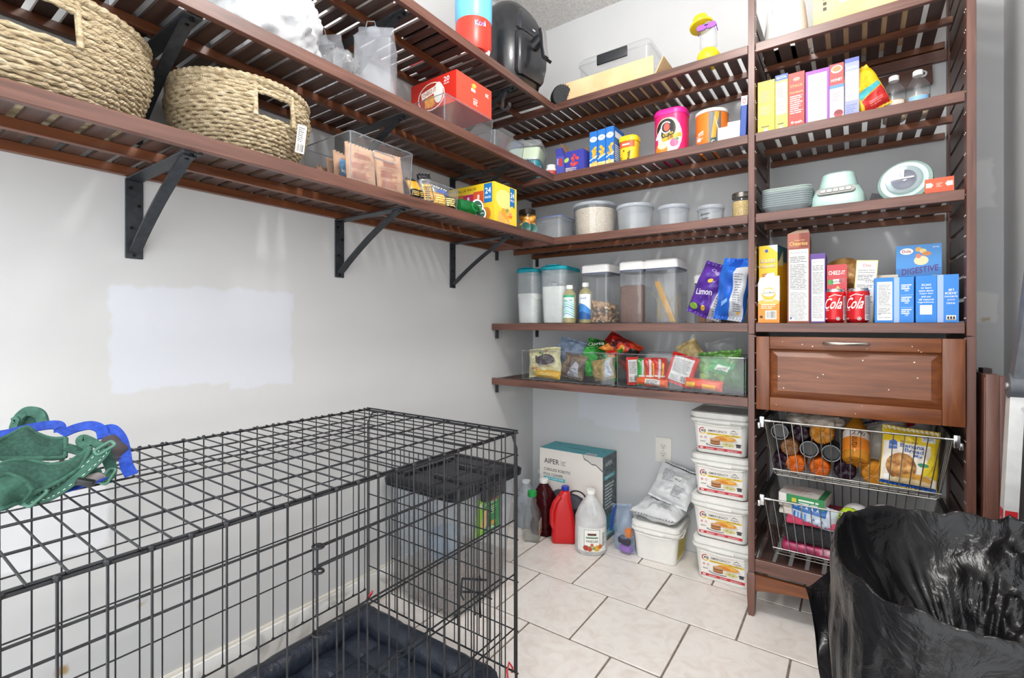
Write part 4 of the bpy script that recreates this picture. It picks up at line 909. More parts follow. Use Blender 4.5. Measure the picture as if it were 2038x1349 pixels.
part('canister_lid', MB().loft([(.1205, .046, .044, .034), (.135, .047, .045, .034), (.145, .043, .041, .03)], 6), plain('#f4d21e', .3), o)
a = Art(seg=.01); a.r(-.036, .092, .072, .026, '#dc5a3a').r(-.02, .100, .036, .008, '#f0d0b8').t('quik', .012, .05, .018, '#2a2418', .055, rot=78).e(-.012, .076, .004, .003, '#3a2c1c').lines(-.034, .01, .014, .04, 5, '#5a4520')
a.put(o, rrmap(.0432, .0412, .0312), 'printed_front')
# iced tea canister
o = thing('iced_tea_canister', 'large pink iced tea canister with a magenta lid', 'canister', (.895, -.235, z1))
PK = plain('#e0246e', .35)
part('canister_body', MB().loft([(0, .068, .060, .045), (.20, .070, .062, .046)], 7), PK, o)
part('canister_lid', MB().loft([(.2005, .072, .064, .047), (.218, .073, .065, .047), (.226, .069, .061, .045)], 7), plain('#e22a92', .35), o)
a = Art(seg=.012)
a.e(-.005, .10, .052, .085, '#f2b9c9').e(-.006, .10, .046, .078, '#f6e8e4').e(-.018, .135, .046, .050, '#f0dca0').e(-.019, .134, .043, .047, '#22211f').t('4', -.052, .108, .075, '#f4f4f2', .030, rot=-6).e(-.018, .142, .024, .027, '#f4f4f2', a0=40, a1=320, inner=.82).e(-.016, .143, .013, .018, '#e0584a').t('ICED TEA', -.010, .112, .011, '#f3cf3f', .046, rot=10)
a.r(-.038, .086, .082, .018, '#e9a52c', rot=12).t('28', -.002, .096, .014, '#2b2420', .026, rot=12).e(-.040, .045, .028, .034, '#e8862a').e(-.035, .065, .022, .016, '#f6e2b0').r(-.058, .0, .044, .035, '#e06a2a').e(.016, .070, .018, .018, '#e0658f').e(.028, .084, .008, .006, '#5c8f4a').e(-.026, .01, .014, .006, '#6da03c').t('PEACH', .012, .042, .006, '#e0a0b0', .03)
a.it = [([(x + .013, y) for x, y in v], f, c) for v, f, c in a.it]; a.put(o, rrmap(.070, .062, .046), 'printed_front')
# orange sports drink tub
o = thing('sports_drink_tub', 'orange sports drink powder tub with a white rim', 'canister', (1.062, -.215, z1))
part('tub_body', MB().lathe([(.064, 0), (.066, .004), (.066, .17), (.064, .174)], 36), plain('#ee7f2a', .4), o)
part('tub_lid', MB().lathe([(.067, .1745), (.068, .176), (.068, .187), (.064, .190)], 36), plain('#f3efe9', .4), o)
a = Art(seg=.008); a.r(.012, .0, .05, .172, '#6a6a70').r(.024, .0, .018, .172, '#e8a02a', rot=-8).r(.018, .0, .022, .062, '#234a3c').t('G', .029, .044, .016, '#f4f4f2').r(-.040, .09, .03, .006, '#f4e6d6', rot=14).t('ORANGE', -.032, .082, .010, '#f6efe4', .045, rot=12).lines(-.055, .056, .045, .018, 3, '#f6e2cc').e(-.034, .066, .012, .008, '#f8f2ea')
a.put(o, wrap(.0662, 0, -8), 'printed_front')
o = openbox('opened_white_box', 'opened white carton lying on its side with clear film inside', (1.152, -.28, z1), (.088, .10, .075), '#dcdde2', '#f2f2f4', R(4), None, 12, 'BL')
part('film_roll', crumple((0, 0, .045), (.034, .038, .032), 12, .14, 24, 16, .003), FILM, o, 50)
carton('crayon_box', 'slim blue and green carton leaning against the tower post', 'box', (1.212, -.30, z1), (.022, .14, .165), '#24489c', R(0), {'F': lambda a, W, H: a.r(0, H * .78, W, H * .22, '#eef0f2').e(W * .5, H * .88, W * .3, H * .06, '#c9434a', inner=.6), 'L': lambda a, W, H: a.r(0, 0, W, H, '#2450a8').r(0, H * .72, W, H * .28, '#eef0f2').t('W', W * .7, H * .85, H * .10, '#c9434a').r(W * .2, H * .52, W * .7, H * .18, '#4da35c').lines(W * .25, H * .55, W * .6, H * .12, 2, '#eaf3ea', fill=.6).e(W * .7, H * .46, W * .14, H * .04, '#d0464e').e(W * .5, H * .2, W * .2, H * .16, '#d8a878').t('fun', W * .3, H * .3, H * .08, '#e9eefc', W * .4, rot=60)}, rot=(0, R(2), 0))
# ================================================================ third back shelf (z 1.527)
z1 = ZS[2] + .001
o = thing('clip_box', 'clear square food box with a blue-clip lid near the corner', 'food container', (.265, -.21, z1))
part('box_body', shell(MB(), [(0, .078, .07, .016), (.12, .086, .078, .018)], .002), MILK, o)
part('box_lid', MB().loft([(.1205, .088, .080, .018), (.132, .088, .080, .018), (.138, .080, .072, .016)]), MILK, o)
part('blue_gasket', MB().tube([(x, y, .1335) for x, y in rr(.0865, .0785, .018, 4)], .0024, 6, closed=True), plain('#7d8fcf', .4), o)
single('blue_lid_box', MB().loft([(0, .05, .05, .012), (.105, .056, .056, .014), (.107, .059, .059, .014), (.12, .059, .059, .014)]), FROST, 'frosted food box with a bluish lid behind the peach jar', 'food container', (.105, -.20, z1))
def tub(label, x, y, r, h, fill=None, note=None):
    o = thing('round_tub', label, 'tub', (x, y, z1), group='round clear tubs with lids')
    part('tub_body', shell(MB(), [(0, r * .86, r * .86, r * .85), (h - .012, r * .95, r * .95, r * .94)], .002, 8), MILK if not fill else CLR, o)
    part('tub_lid', MB().lathe([(r * .96, h - .0115), (r, h - .011), (r * 1.01, h - .004), (r * .985, h + .004), (r * .9, h + .005), (r * .88, h), (.004, h)], 40), FROST, o)
    if fill: part('contents', MB().lathe([(.003, .0035), (r * .83, .0035), (r * .905, h - .024), (r * .6, h - .020), (.004, h - .016)], 40), fill, o)
    if note:
        a = Art(seg=.01); a.t(note[0], 0, h * .62, .012, '#26241f', .040, rot=4).t(note[1], .002, h * .40, .012, '#26241f', .034, rot=2); a.put(o, wrap(r * .93, 0, -14), 'handwriting', label='handwritten black marker note')
    return o
OATS = noisy('oat_grain', [(.3, '#b3a48f'), (.5, '#d9cdbb'), (.7, '#e8dfd0')], 260, 2, .85, bump=.8, bscale=260, bdist=.003)
tub('largest round tub, full of pale oats', .500, -.20, .112, .172, OATS)
tub('second largest round clear tub, empty, beside the oats tub', .712, -.205, .088, .138)
tub('third round clear tub, empty, between two other tubs', .894, -.205, .070, .110)
tub('smallest round tub, with black handwriting on its side', 1.055, -.205, .057, .088, None, ('Brown', 'Sugar'))
o = thing('grain_jar', 'glass jar of tan grain with a steel screw lid by the tower post', 'jar', (1.185, -.225, z1))
part('glass', MB().lathe([(.034, 0), (.038, .004), (.039, .095), (.035, .105)], 28), GLASS, o)
part('grain', MB().lathe([(.003, .003), (.0365, .004), (.0375, .09), (.02, .094), (.003, .094)], 28), noisy('tan_grain', [(.3, '#b9985f'), (.7, '#e3cd98')], 200, 2, .85, bump=.6, bscale=200), o)
part('lid', MB().lathe([(.040, .1055), (.0405, .108), (.0405, .124), (.038, .126)], 32), plain('#8d8781', .3, .9), o)
# ================================================================ fourth back shelf (z 1.112)
z1 = ZS[3] + .001
FLOUR = noisy('white_flour', [(.3, '#e4e1da'), (.7, '#f2f0ea')], 60, 3, .9, bump=.3, bscale=40)
TL = clear('teal_lid_plastic', (.15, .55, .62), .7, .2, .75, '#2fa3b3')
def flour_jug(label, x, y, w, d, h, fill, tag_=False):
    o = thing('flour_pitcher', label, 'pitcher', (x, y, z1), R(4), 'pitchers of white flour')
    part('pitcher_body', shell(MB(), [(0, w * .9, d * .9, .028), (.006, w * .93, d * .93, .03), (h, w, d, .032)], .0018, 5), clear('dusty_plastic', (.93, .945, .95), .8, .12, .16, '#e6ebee'), o)
    part('contents', MB().loft([(.003, w * .86, d * .86, .026), (fill, w * .95, d * .95, .028), (fill + .004, w * .5, d * .6, .02)], 5), FLOUR, o)
    part('lid', MB().loft([(h + .0005, w * 1.02, d * 1.02, .033), (h + .002, w * 1.05, d * 1.05, .034), (h + .016, w * 1.05, d * 1.05, .034), (h + .020, w * .98, d * .98, .03)], 5), TL, o)
    part('pour_tab', MB().rbox(-w * .5, w * .5, -d * 1.08, -d * .2, h + .0205, h + .026, .003), TL, o)
    return o
flour_jug('left-hand clear pitcher of white flour with a teal lid', .160, -.235, .062, .10, .265, .155)
flour_jug('right-hand clear pitcher of white flour with a teal lid', .322, -.235, .070, .105, .268, .185)
o = carton('black_label_packet', 'dark packet with white print standing between the flour pitchers', 'packet', (.243, -.15, z1), (.05, .10, .22), '#1d2128', R(12), {'F': lambda a, W, H: a.r(0, H * .72, W, H * .26, '#d9dce0').lines(W * .1, H * .78, W * .8, H * .14, 4, '#7a7f88').e(W * .5, H * .56, W * .3, H * .1, '#3c6a94').lines(W * .1, H * .25, W * .8, H * .14, 3, '#c9ccd2', fill=.6).r(W * .1, H * .03, W * .5, H * .16, '#c9ccd2').bars(W * .12, H * .04, W * .46, H * .14, 16)})
def oilbottle(label, x, y, r, h, art, cap='#f2f1ee', liquid='#d9cf9c'):
    o = thing('oil_bottle', label, 'bottle', (x, y, z1), group='small oil bottles')
    part('bottle_body', MB().lathe([(r * .9, 0), (r, .004), (r, h * .74), (r * .86, h * .80), (r * .42, h * .87), (r * .42, h * .9)], 26), clear('oil_' + liquid.strip('#'), (.93, .9, .75), .9, .05, .35, liquid), o)
    part('cap', MB().lathe([(r * .5, h * .9), (r * .52, h * .905), (r * .52, h), (r * .48, h * 1.005)], 20), plain(cap, .4), o)
    a = Art(seg=.007); art(a, r, h); a.put(o, wrap(r * 1.008), 'label'); return o
def oil1(a, r, h):
    w = r * 2.6; a.r(-w / 2, h * .14, w, h * .60, '#cfe6de').r(-w / 2, h * .68, w, h * .06, '#3fa07a').t('Castor Oil', 0, h * .60, h * .05, '#3d4f4a', r * 1.7)
    for i in range(6):
        y = h * (.16 + .06 * i)
        a.p([(-w / 2, y), (0, y + h * .10), (w / 2, y), (w / 2, y + h * .02), (0, y + h * .12), (-w / 2, y + h * .02)], ['#4a86c0', '#5fb5ac', '#7cc4d6'][i % 3])
def oil2(a, r, h):
    w = r * 2.6; a.r(-w / 2, h * .10, w, h * .62, '#e9eff5').t('oil', 0, h * .62, h * .05, '#30589c', r).p([(-w / 2, h * .10), (w / 2, h * .10), (w / 2, h * .32), (w * .12, h * .46), (0, h * .36), (-w * .2, h * .5), (-w / 2, h * .34)], '#3f86cc').p([(-w / 2, h * .10), (w / 2, h * .10), (w / 2, h * .2), (0, h * .3), (-w / 2, h * .22)], '#245a9c')
oilbottle('small oil bottle with a green and blue chevron label', .428, -.335, .031, .185, oil1)
oilbottle('small oil bottle with a blue mountain label behind the chevron one', .475, -.255, .033, .200, oil2)
WL_ = plain('#f1f0ee', .3)
def canister(label, x, y, w, d, h):
    o = thing('push_lid_canister', label, 'canister', (x, y, z1), R(-2), 'clear canisters with white push lids')
    part('canister_body', shell(MB(), [(0, w - .004, d - .004, .014), (.006, w - .001, d - .001, .016), (h - .052, w, d, .016), (h - .048, w, d, .016)], .003, 4), CLR, o)
    part('gasket', MB().loft([(h - .0475, w - .003, d - .003, .016), (h - .0375, w - .003, d - .003, .016)], 4), plain('#646a7a', .4), o)
    part('lid', MB().loft([(h - .037, w + .001, d + .001, .018), (h - .004, w + .001, d + .001, .018), (h + .002, w - .006, d - .006, .014)], 4), WL_, o)
    part('push_button', MB().lathe([(.022, h + .0022), (.022, h + .004), (.018, h + .005)], 24), plain('#e4e3e0', .35), o)
    return o
FLK = [noisy('cereal_flake', [(.3, '#c09872'), (.7, '#e6c8a2')], 60, 3, .7), noisy('puffed_cocoa', [(.3, '#4a2c22'), (.5, '#6a4436'), (.7, '#86604f')], 240, 2, .85, bump=1, bscale=240, bdist=.004)]
c1 = canister('clear canister with tan cereal flakes in the bottom', .533, -.195, .074, .078, .285)
fl = MB(); rg = random.Random(11)
for i in range(520):
    x, y = rg.uniform(-.066, .066), rg.uniform(-.07, .07); zt = .11 - .03 * (x + .07) / .14 + .012 * noise.noise(Vector((x, y, 0)) * 30); z = rg.uniform(.006, zt)
    if i > 180 and abs(x) < .055 and y > -.055: z = zt + rg.uniform(-.004, .003)
    r_ = rg.uniform(.008, .012); m = T((rg.uniform(-1.2, 1.2), rg.uniform(-1.2, 1.2), rg.uniform(0, 6)), (min(max(x, -.060), .060), min(max(y, -.064), .064), max(z, .012)))
    q = MB().add([(r_ * math.cos(k * PI / 3), r_ * .8 * math.sin(k * PI / 3), .002 * math.cos(k * 2)) for k in range(6)] + [(0, 0, .0035), (0, 0, .0005)], [(k, (k + 1) % 6, 6) for k in range(6)] + [((k + 1) % 6, k, 7) for k in range(6)]); q.xf(m); fl.add(q.v, q.f)
s_ = part('cereal_flakes', fl, FLK[0], c1, 0); s_['kind'] = 'stuff'
c2 = canister('clear canister half full of dark cocoa puffs', .722, -.215, .060, .070, .285)
part('cocoa_puffs', MB().loft([(.0035, .0545, .0645, .012), (.17, .0555, .0655, .012), (.178, .045, .05, .012), (.18, .02, .02, .01)], 4).jitter(.002, 90), FLK[1], c2)
c3 = canister('clear canister with a leaning bundle of spaghetti', .858, -.20, .078, .082, .285)
sg = MB(); rg = random.Random(8)
for i in range(44):
    a_ = rg.uniform(0, 6.28); q = .012 * rg.random() ** .5; ox, oy = q * math.cos(a_), q * math.sin(a_); sg.tube([(.048 + ox, -.05 + oy, .005), (-.026 + ox * .9, -.045 + oy, .190 + rg.uniform(-.012, .004))], .0011, 5)
s_ = part('spaghetti_bundle', sg, plain('#dba734', .5), c3); s_['kind'] = 'stuff'
sg = MB()
for i in range(14): sg.tube([(rg.uniform(-.065, .065), rg.uniform(-.06, .06), rg.uniform(.006, .03)), (rg.uniform(-.068, .068), rg.uniform(-.06, .06), rg.uniform(.1, .2))], .0009, 5)
s_ = part('loose_spaghetti', sg, plain('#d9b85a', .5), c3); s_['kind'] = 'stuff'
c4 = canister('shorter clear canister partly hidden by the purple chip bag', 1.045, -.13, .066, .062, .215)
part('snack_bars', MB().rbox(-.05, -.02, -.045, .03, .004, .12, .003).rbox(-.015, .012, -.045, .03, .004, .11, .003), plain('#d98a4a', .5), c4)
part('wrapped_candy', MB().rbox(.02, .045, -.04, .03, .004, .09, .003), plain('#e6e2da', .4), c4)
PUR = noisy('purple_film', [(.3, '#4a2a86'), (.7, '#6a3fae')], 9, 2, .22)
BLU = noisy('blue_film', [(.3, '#1f54b4'), (.7, '#2f72d6')], 9, 2, .22)
def chip_p(a, w, h):
    a.p([(w * .62, 0), (w, 0), (w, h * .9), (w * .82, h * .9)], '#b9b6bd').lines(w * .74, h * .1, w * .18, h * .6, 14, '#77747c', ragged=.2).t('Limon', w * .34, h * .42, h * .10, '#f1e9f7', w * .48, rot=8).e(w * .14, h * .14, w * .11, h * .06, '#8fc14a').e(w * .42, h * .16, w * .07, h * .05, '#e0b23c').e(w * .4, h * .62, w * .08, h * .04, '#e9b84a', rot=30).t('CHIPS', w * .5, h * .8, h * .06, '#c9b4e8', w * .4, rot=-20)
def chip_b(a, w, h):
    a.p([(w * .50, 0), (w * .96, 0), (w * .98, h * .86), (w * .62, h * .82)], '#c3c5ca').lines(w * .64, h * .14, w * .26, h * .6, 16, '#7e828a', ragged=.2).p([(w * .2, h * .2), (w * .45, h * .3), (w * .42, h * .36), (w * .18, h * .28)], '#7fb0ee').p([(w * .3, h * .86), (w * .7, h * .84), (w * .66, h * .98), (w * .4, h * .98)], '#1c4aa8').e(w * .8, h * .12, w * .06, h * .02, '#d9a03a')
pouch('chip_bag', 'purple chip bag leaning over at the right end of the canister shelf', 'bag', (1.033, -.255, z1 + .003), .155, .235, .07, PUR, rot=(R(-6), R(21), 0), seed=41, art=chip_p, wr=.018, fr=11, pinch=.9)
pouch('chip_bag', 'blue chip bag leaning against the tower post', 'bag', (1.150, -.332, z1 + .003), .116, .255, .06, BLU, rot=(R(-5), R(8), R(-6)), seed=44, art=chip_b, wr=.018, fr=11, pinch=.9)
# ================================================================ fifth back shelf (z .825): two bins of snack bags
z1 = ZS[4] + .001
GB = clear('smoky_bin_plastic', (.93, .935, .94), .9, .05)
b = clear_bin('acrylic_bin', 'left-hand long clear acrylic bin of salty snack bags', (.418, -.243, z1), .515, .235, .148, 0, GB, 'long acrylic snack bins', t=.003, taper=.001)
b2 = clear_bin('acrylic_bin', 'right-hand long clear acrylic bin of red and green snack packs', (.953, -.243, z1), .540, .235, .148, 0, GB, 'long acrylic snack bins', t=.003, taper=.001)
part('end_panel', MB().rbox(.2675, .2695, -.09, .09, .01, .135, .0005, 1), plain('#3c3a3c', .3), b2, label='dark end panel')
CRM = noisy('cream_film', [(.3, '#cfc99a'), (.7, '#e2deb4')], 9, 2, .3)
zz = z1 + .008
def av(a, w, h):
    a.e(w * .60, h * .52, w * .32, h * .24, '#b9b08e').e(w * .60, h * .56, w * .30, h * .20, '#4f4650').p([(w * .33, h * .74), (w * .30, h * .60), (w * .40, h * .52), (w * .46, h * .64)], '#4f4650').e(w * .52, h * .80, w * .03, h * .05, '#4a8c4a').e(w * .64, h * .84, w * .03, h * .05, '#c9763a').e(w * .42, h * .84, w * .03, h * .05, '#5f9a4a').e(w * .24, h * .30, w * .10, h * .08, '#c27a45', a0=180, a1=360).e(w * .20, h * .72, w * .012, h * .015, '#5a5a3a').e(w * .24, h * .62, w * .012, h * .015, '#5a5a3a')
pouch('snack_bag', 'cream snack bag with a dark bowl picture in the left acrylic bin', 'bag', (.272, -.31, zz), .19, .145, .05, CRM, rot=(R(-10), R(-6), 0), seed=51, art=av, wr=.012, fr=22)
pouch('snack_bag', 'clear bluish zip bag folded over the cream snack bag', 'bag', (.36, -.245, zz + .06), .16, .13, .03, clear('blue_film_clear', (.75, .82, .92), .9, .15, .45, '#a9bcd6'), rot=(R(-20), R(14), 0), seed=52, wr=.012)
pouch('snack_bag', 'flat yellow snack bag lying at the bottom of the left acrylic bin', 'bag', (.30, -.335, zz), .15, .04, .03, plain('#e0b02c', .3), rot=(R(-12), R(3), 0), seed=53, wr=.006, art=lambda a, w, h: a.lines(w * .2, h * .3, w * .6, h * .4, 2, '#f2dd96'))
pouch('snack_bag', 'grey and tan nut bag in the middle of the left acrylic bin', 'bag', (.425, -.31, zz), .12, .12, .045, noisy('nut_bag', [(.3, '#4b444c'), (.6, '#8f7a64'), (.8, '#c9b292')], 22, 3, .4), rot=(R(-8), R(10), 0), seed=54, wr=.014, fr=24, art=lambda a, w, h: a.p([(w * .35, h * .1), (w * .9, h * .05), (w * .8, h * .62), (w * .7, h * .7)], '#b7bac0').lines(w * .5, h * .15, w * .3, h * .3, 6, '#6f737a'))
BGR = noisy('green_black_film', [(.35, '#14150f'), (.5, '#2d8a2e'), (.7, '#49b04a')], 7, 2, .22)
def gb(a, w, h): a.p([(0, h * .1), (w * .4, 0), (w * .5, h * .5), (w * .1, h * .7)], '#3fae48').t('Olina', w * .3, h * .84, h * .12, '#f2f2ec', w * .5, rot=14).p([(w * .45, h * .7), (w * .95, h * .8), (w, h * .95), (w * .6, h * .92)], '#e08a3c').e(w * .8, h * .7, w * .14, h * .10, '#c9271f').e(w * .8, h * .6, w * .08, h * .05, '#e3a53a').p([(w * .5, h * .3), (w * .9, h * .45), (w * .88, h * .55), (w * .45, h * .4)], '#514a4c')
pouch('snack_bag', 'green and black snack bag rising above the left acrylic bin', 'bag', (.540, -.27, zz), .20, .19, .06, BGR, rot=(R(-18), R(9), 0), seed=55, art=gb, wr=.018, fr=20)
pouch('snack_bag', 'red and black snack bag flopped over at the right of the left bin', 'bag', (.600, -.235, zz + .058), .19, .14, .05, noisy('red_black_film', [(.35, '#17120f'), (.5, '#b3201c'), (.72, '#e0642a')], 9, 2, .22), rot=(R(-30), R(24), R(-8)), seed=56, wr=.012, art=lambda a, w, h: a.e(w * .6, h * .6, w * .14, h * .14, '#d8331f').e(w * .6, h * .6, w * .07, h * .08, '#efb23a').p([(w * .75, h * .2), (w, h * .3), (w, h * .8), (w * .8, h * .7)], '#1a1d18'))
pouch('snack_bag', 'tan chip bag low at the right end of the left acrylic bin', 'bag', (.610, -.318, zz), .11, .10, .04, noisy('chip_tan', [(.3, '#8a7240'), (.7, '#c2a866')], 26, 3, .4), rot=(R(-6), R(-14), 0), seed=57, wr=.014, fr=24, art=lambda a, w, h: a.p([(w * .6, 0), (w * .95, h * .2), (w * .95, h), (w * .8, h)], '#a9b6c4').lines(w * .76, h * .3, w * .14, h * .5, 8, '#6c7480'))
REDF = noisy('red_film', [(.3, '#c41f1c'), (.7, '#e03a2c')], 10, 2, .25)
def backlabel(a, w, h): a.r(w * .12, h * .1, w * .76, h * .8, '#d9d9d6').lines(w * .18, h * .4, w * .64, h * .44, 12, '#6a6a6a', ragged=.15).lines(w * .18, h * .15, w * .3, h * .16, 4, '#8a8a8a').bars(w * .58, h * .14, w * .22, h * .18, 12)
for i, (x, y, w, h, rr_, m) in enumerate([(.755, -.335, .055, .125, (-6, -3, 25), 0), (.795, -.33, .05, .12, (-6, 2, 30), 1), (.830, -.325, .055, .125, (-8, 0, 28), 0), (.865, -.315, .06, .125, (-8, 3, 25), 0), (.945, -.328, .115, .135, (-8, 16, 0), 0)]):
    pouch('snack_pack', ['red snack pack at the left end of the right bin, silver back showing', 'green snack pack between the red ones', 'second red snack pack, edge-on beside the green one', 'third red snack pack with a yellow stripe', 'largest red snack pack, showing a silver back label and barcode'][i], 'packet', (x, y, zz), w, h, .022, plain('#2f9a44', .25) if m else REDF, rot=(R(rr_[0]), R(rr_[1]), R(rr_[2])), seed=60 + i, wr=.004, group='snack packs in the right acrylic bin',
          art=backlabel if i in (0, 4) else (lambda a, w, h: a.r(w * .35, h * .05, w * .18, h * .9, '#d9d9d6').r(w * .62, h * .3, w * .14, h * .5, '#e6b52a').r(w * .1, h * .32, w * .8, h * .05, '#efe9e4')))
pouch('snack_pack', 'orange noodle pack lying flat under the red packs', 'packet', (.84, -.345, zz), .14, .035, .02, plain('#e8622a', .3), rot=(R(-10), R(4), 0), seed=67, wr=.004, art=lambda a, w, h: a.r(w * .3, h * .1, w * .5, h * .7, '#d5d2cc').lines(w * .34, h * .2, w * .4, h * .5, 3, '#555555'))
pouch('snack_pack', 'orange and yellow noodle pack lying at the front under the green pack', 'packet', (1.055, -.344, zz), .15, .042, .026, plain('#e8501f', .3), rot=(R(-10), R(4), 0), seed=68, wr=.004, art=lambda a, w, h: a.r(w * .05, h * .1, w * .25, h * .45, '#e9bb2e').r(w * .5, h * .1, w * .35, h * .4, '#e9a94a'))
pouch('snack_pack', 'tan noodle bag poking up behind the red packs', 'packet', (1.01, -.225, zz + .05), .10, .14, .04, noisy('noodle_tan', [(.3, '#a58a56'), (.7, '#d8c590')], 40, 3, .4), rot=(R(-10), R(-28), 0), seed=69, wr=.010)
GRF = noisy('green_veg_film', [(.3, '#2c5f37'), (.55, '#6fa24c'), (.75, '#3d7a4a')], 16, 3, .2)
pouch('snack_pack', 'green vegetable snack pack at the right end of the right bin', 'packet', (1.125, -.30, zz), .17, .155, .06, GRF, rot=(R(-10), R(-8), 0), seed=70, wr=.018, fr=20, art=lambda a, w, h: a.p([(w * .22, h * .50), (w * .72, h * .26), (w * .92, h * .56), (w * .42, h * .82)], '#33a04a').p([(w * .40, h * .50), (w * .68, h * .36), (w * .76, h * .50), (w * .48, h * .64)], '#e9ece6').lines(w * .46, h * .42, w * .24, h * .12, 3, '#3a3a3a').e(w * .1, h * .3, w * .1, h * .12, '#9cc45a').e(w * .2, h * .15, w * .12, h * .08, '#a9cc62'))
pouch('snack_pack', 'clear crinkled pouch standing above the green vegetable pack', 'packet', (1.125, -.225, zz + .07), .13, .13, .04, FILM, rot=(R(-14), R(-16), 0), seed=71, wr=.014)
pouch('snack_pack', 'crinkled clear pouch with green print at the far right of the right bin', 'packet', (1.175, -.325, zz), .08, .12, .035, clear('green_tint_film', (.6, .8, .66), 1, .12, .3, '#5d8a63'), rot=(R(-6), R(6), 0), seed=72, wr=.012)
# ================================================================ tower shelf two (z 1.833): thin cartons
z1 = ZS[1] + .001
def mixbox(bg, panel, top=None, txt=None, tcol='#333333', seed=1):
    def art(a, W, H):
        a.r(0, 0, W, H, bg)
        if panel: a.r(W * .08, H * .30, W * .84, H * .56, panel)
        a.lines(W * .12, H * .60, W * .70, H * .22, 6, '#8a8578', seed=seed).r(W * .1, H * .57, W * .8, H * .006, '#4a463c').lines(W * .12, H * .36, W * .72, H * .18, 5, '#9a958a', seed=seed + 1).r(W * .1, H * .33, W * .8, H * .006, '#4a463c').r(W * .1, H * .83, W * .8, H * .006, '#4a463c')
        if top: a.r(0, H * .90, W, H * .10, top)
        if txt: a.t(txt, W * .5, H * .95, H * .045, tcol, W * .8)
        a.lines(W * .2, H * .12, W * .5, H * .05, 1, '#5a5548').r(W * .36, H * .04, W * .24, H * .05, '#f1eee6')
    return art
specs = [('yellow plain-sided thin carton next to the left tower post', .058, .20, .06, '#efcf3a', {'F': mixbox('#efcf3a', None, seed=2)}),
         ('pale yellow thin carton with a blue top band', .043, .212, .06, '#f0dc6a', {'F': mixbox('#f0d659', '#f6f0d2', '#2d55a8', 'GOYA', '#e9eef8', 5)}),
         ('red thin carton of white lettering', .052, .203, .06, '#d2281e', {'F': lambda a, W, H: a.r(0, 0, W, H, '#d83428').e(W * .5, H * .88, W * .22, H * .035, '#e98a7a').t('STACK', W * .5, H * .76, H * .045, '#f4a862', W * .8).t('MOMENTS', W * .5, H * .64, H * .032, '#f4b06c', W * .84).lines(W * .1, H * .26, W * .8, H * .34, 9, '#f6ded6').t('fresh', W * .5, H * .10, H * .05, '#f6e6e0', W * .7)}),
         ('purple-edged wide carton with a white nutrition panel', .074, .196, .065, '#8a3fb0', {'F': lambda a, W, H: a.r(0, 0, W, H, '#8f45b5').facts(W * .10, H * .03, W * .80, H * .90, 8), 'R': lambda a, W, H: a.r(0, 0, W, H, '#7a3aa2')}),
         ('red and white thin carton with a dessert bowl picture', .043, .197, .06, '#c33a3a', {'F': lambda a, W, H: a.r(0, 0, W, H, '#f3ede6').r(0, H * .62, W, H * .38, '#bf3936').e(W * .5, H * .90, W * .40, H * .07, '#efe6dc').e(W * .5, H * .905, W * .32, H * .05, '#b0763e').t('HONEY', W * .5, H * .71, H * .05, '#f8e9e4', W * .8).r(0, H * .56, W, H * .06, '#4a80c0').lines(W * .2, H * .34, W * .6, H * .16, 5, '#e08a8a').e(W * .62, H * .10, W * .34, H * .07, '#a83844').e(W * .62, H * .12, W * .26, H * .04, '#7a2430')}),
         ('violet-blue thin carton with a white fact panel', .042, .206, .06, '#7d86c9', {'F': lambda a, W, H: a.r(0, 0, W, H, '#8f96d2').t('GOYA', W * .5, H * .84, H * .045, '#eef0fb', W * .8).r(W * .06, H * .28, W * .88, H * .50, '#f1f1f3').lines(W * .1, H * .32, W * .8, H * .42, 12, '#9a9aa6').lines(W * .1, H * .05, W * .8, H * .18, 5, '#6c74b8').r(0, H * .93, W, H * .07, '#5560b0')})]
x = 1.2645
for i, (lb, w, h, d, c, art) in enumerate(specs):
    carton('thin_carton', lb, 'box', (x + w / 2, -.372 + d / 2 + .006 * (i % 2), z1), (w - .001, d, h), c, R([1, -1, 0, 1, -1, 0][i]), art, group='row of thin cartons on the tower'); x += w + .0012
pouch('yellow_snack_bag', 'yellow and red snack bag leaning against the last thin carton', 'bag', (1.636, -.325, z1 + .002), .10, .165, .04, noisy('yellow_film', [(.3, '#e0a912'), (.7, '#f3c828')], 8, 2, .25), rot=(R(-6), R(-26), R(24)), seed=81, wr=.007, art=lambda a, w, h: a.p([(w * .1, h * .3), (w * .9, h * .46), (w * .9, h * .56), (w * .1, h * .44)], '#4fb0b8').p([(w * .1, h * .04), (w * .95, h * .04), (w * .9, h * .44), (w * .1, h * .28)], '#c8302e').lines(w * .3, h * .12, w * .5, h * .12, 3, '#e88a84').p([(w * .3, h * .72), (w * .36, h * .72), (w * .5, h * .86), (w * .44, h * .86)], '#6a4a12'))
def jugbottle(name, label, loc, r, h, bodymat, cap, capcol, sc=None, n=28, prof=None, fill=None, rz=0):
    o = thing(name, label, 'bottle', loc, rz)
    prof = prof or [(r * .86, 0), (r, h * .03), (r, h * .62), (r * .9, h * .70), (r * .45, h * .88), (r * .38, h * .9)]
    part('bottle_body', MB().lathe(prof, n), bodymat, o)
    k = prof[-1]; part('cap', MB().lathe([(k[0] * 1.12, k[1] + .0003), (k[0] * 1.18, k[1] + .002), (k[0] * 1.18, h), (k[0] * 1.0, h + .002)], 22), plain(capcol, .4), o)
    if fill: part('liquid', MB().lathe([(a * .97, z + .002) for a, z in prof if z < h * fill[0]] + [(r * .95, h * fill[0])], n), fill[1], o)
    return o
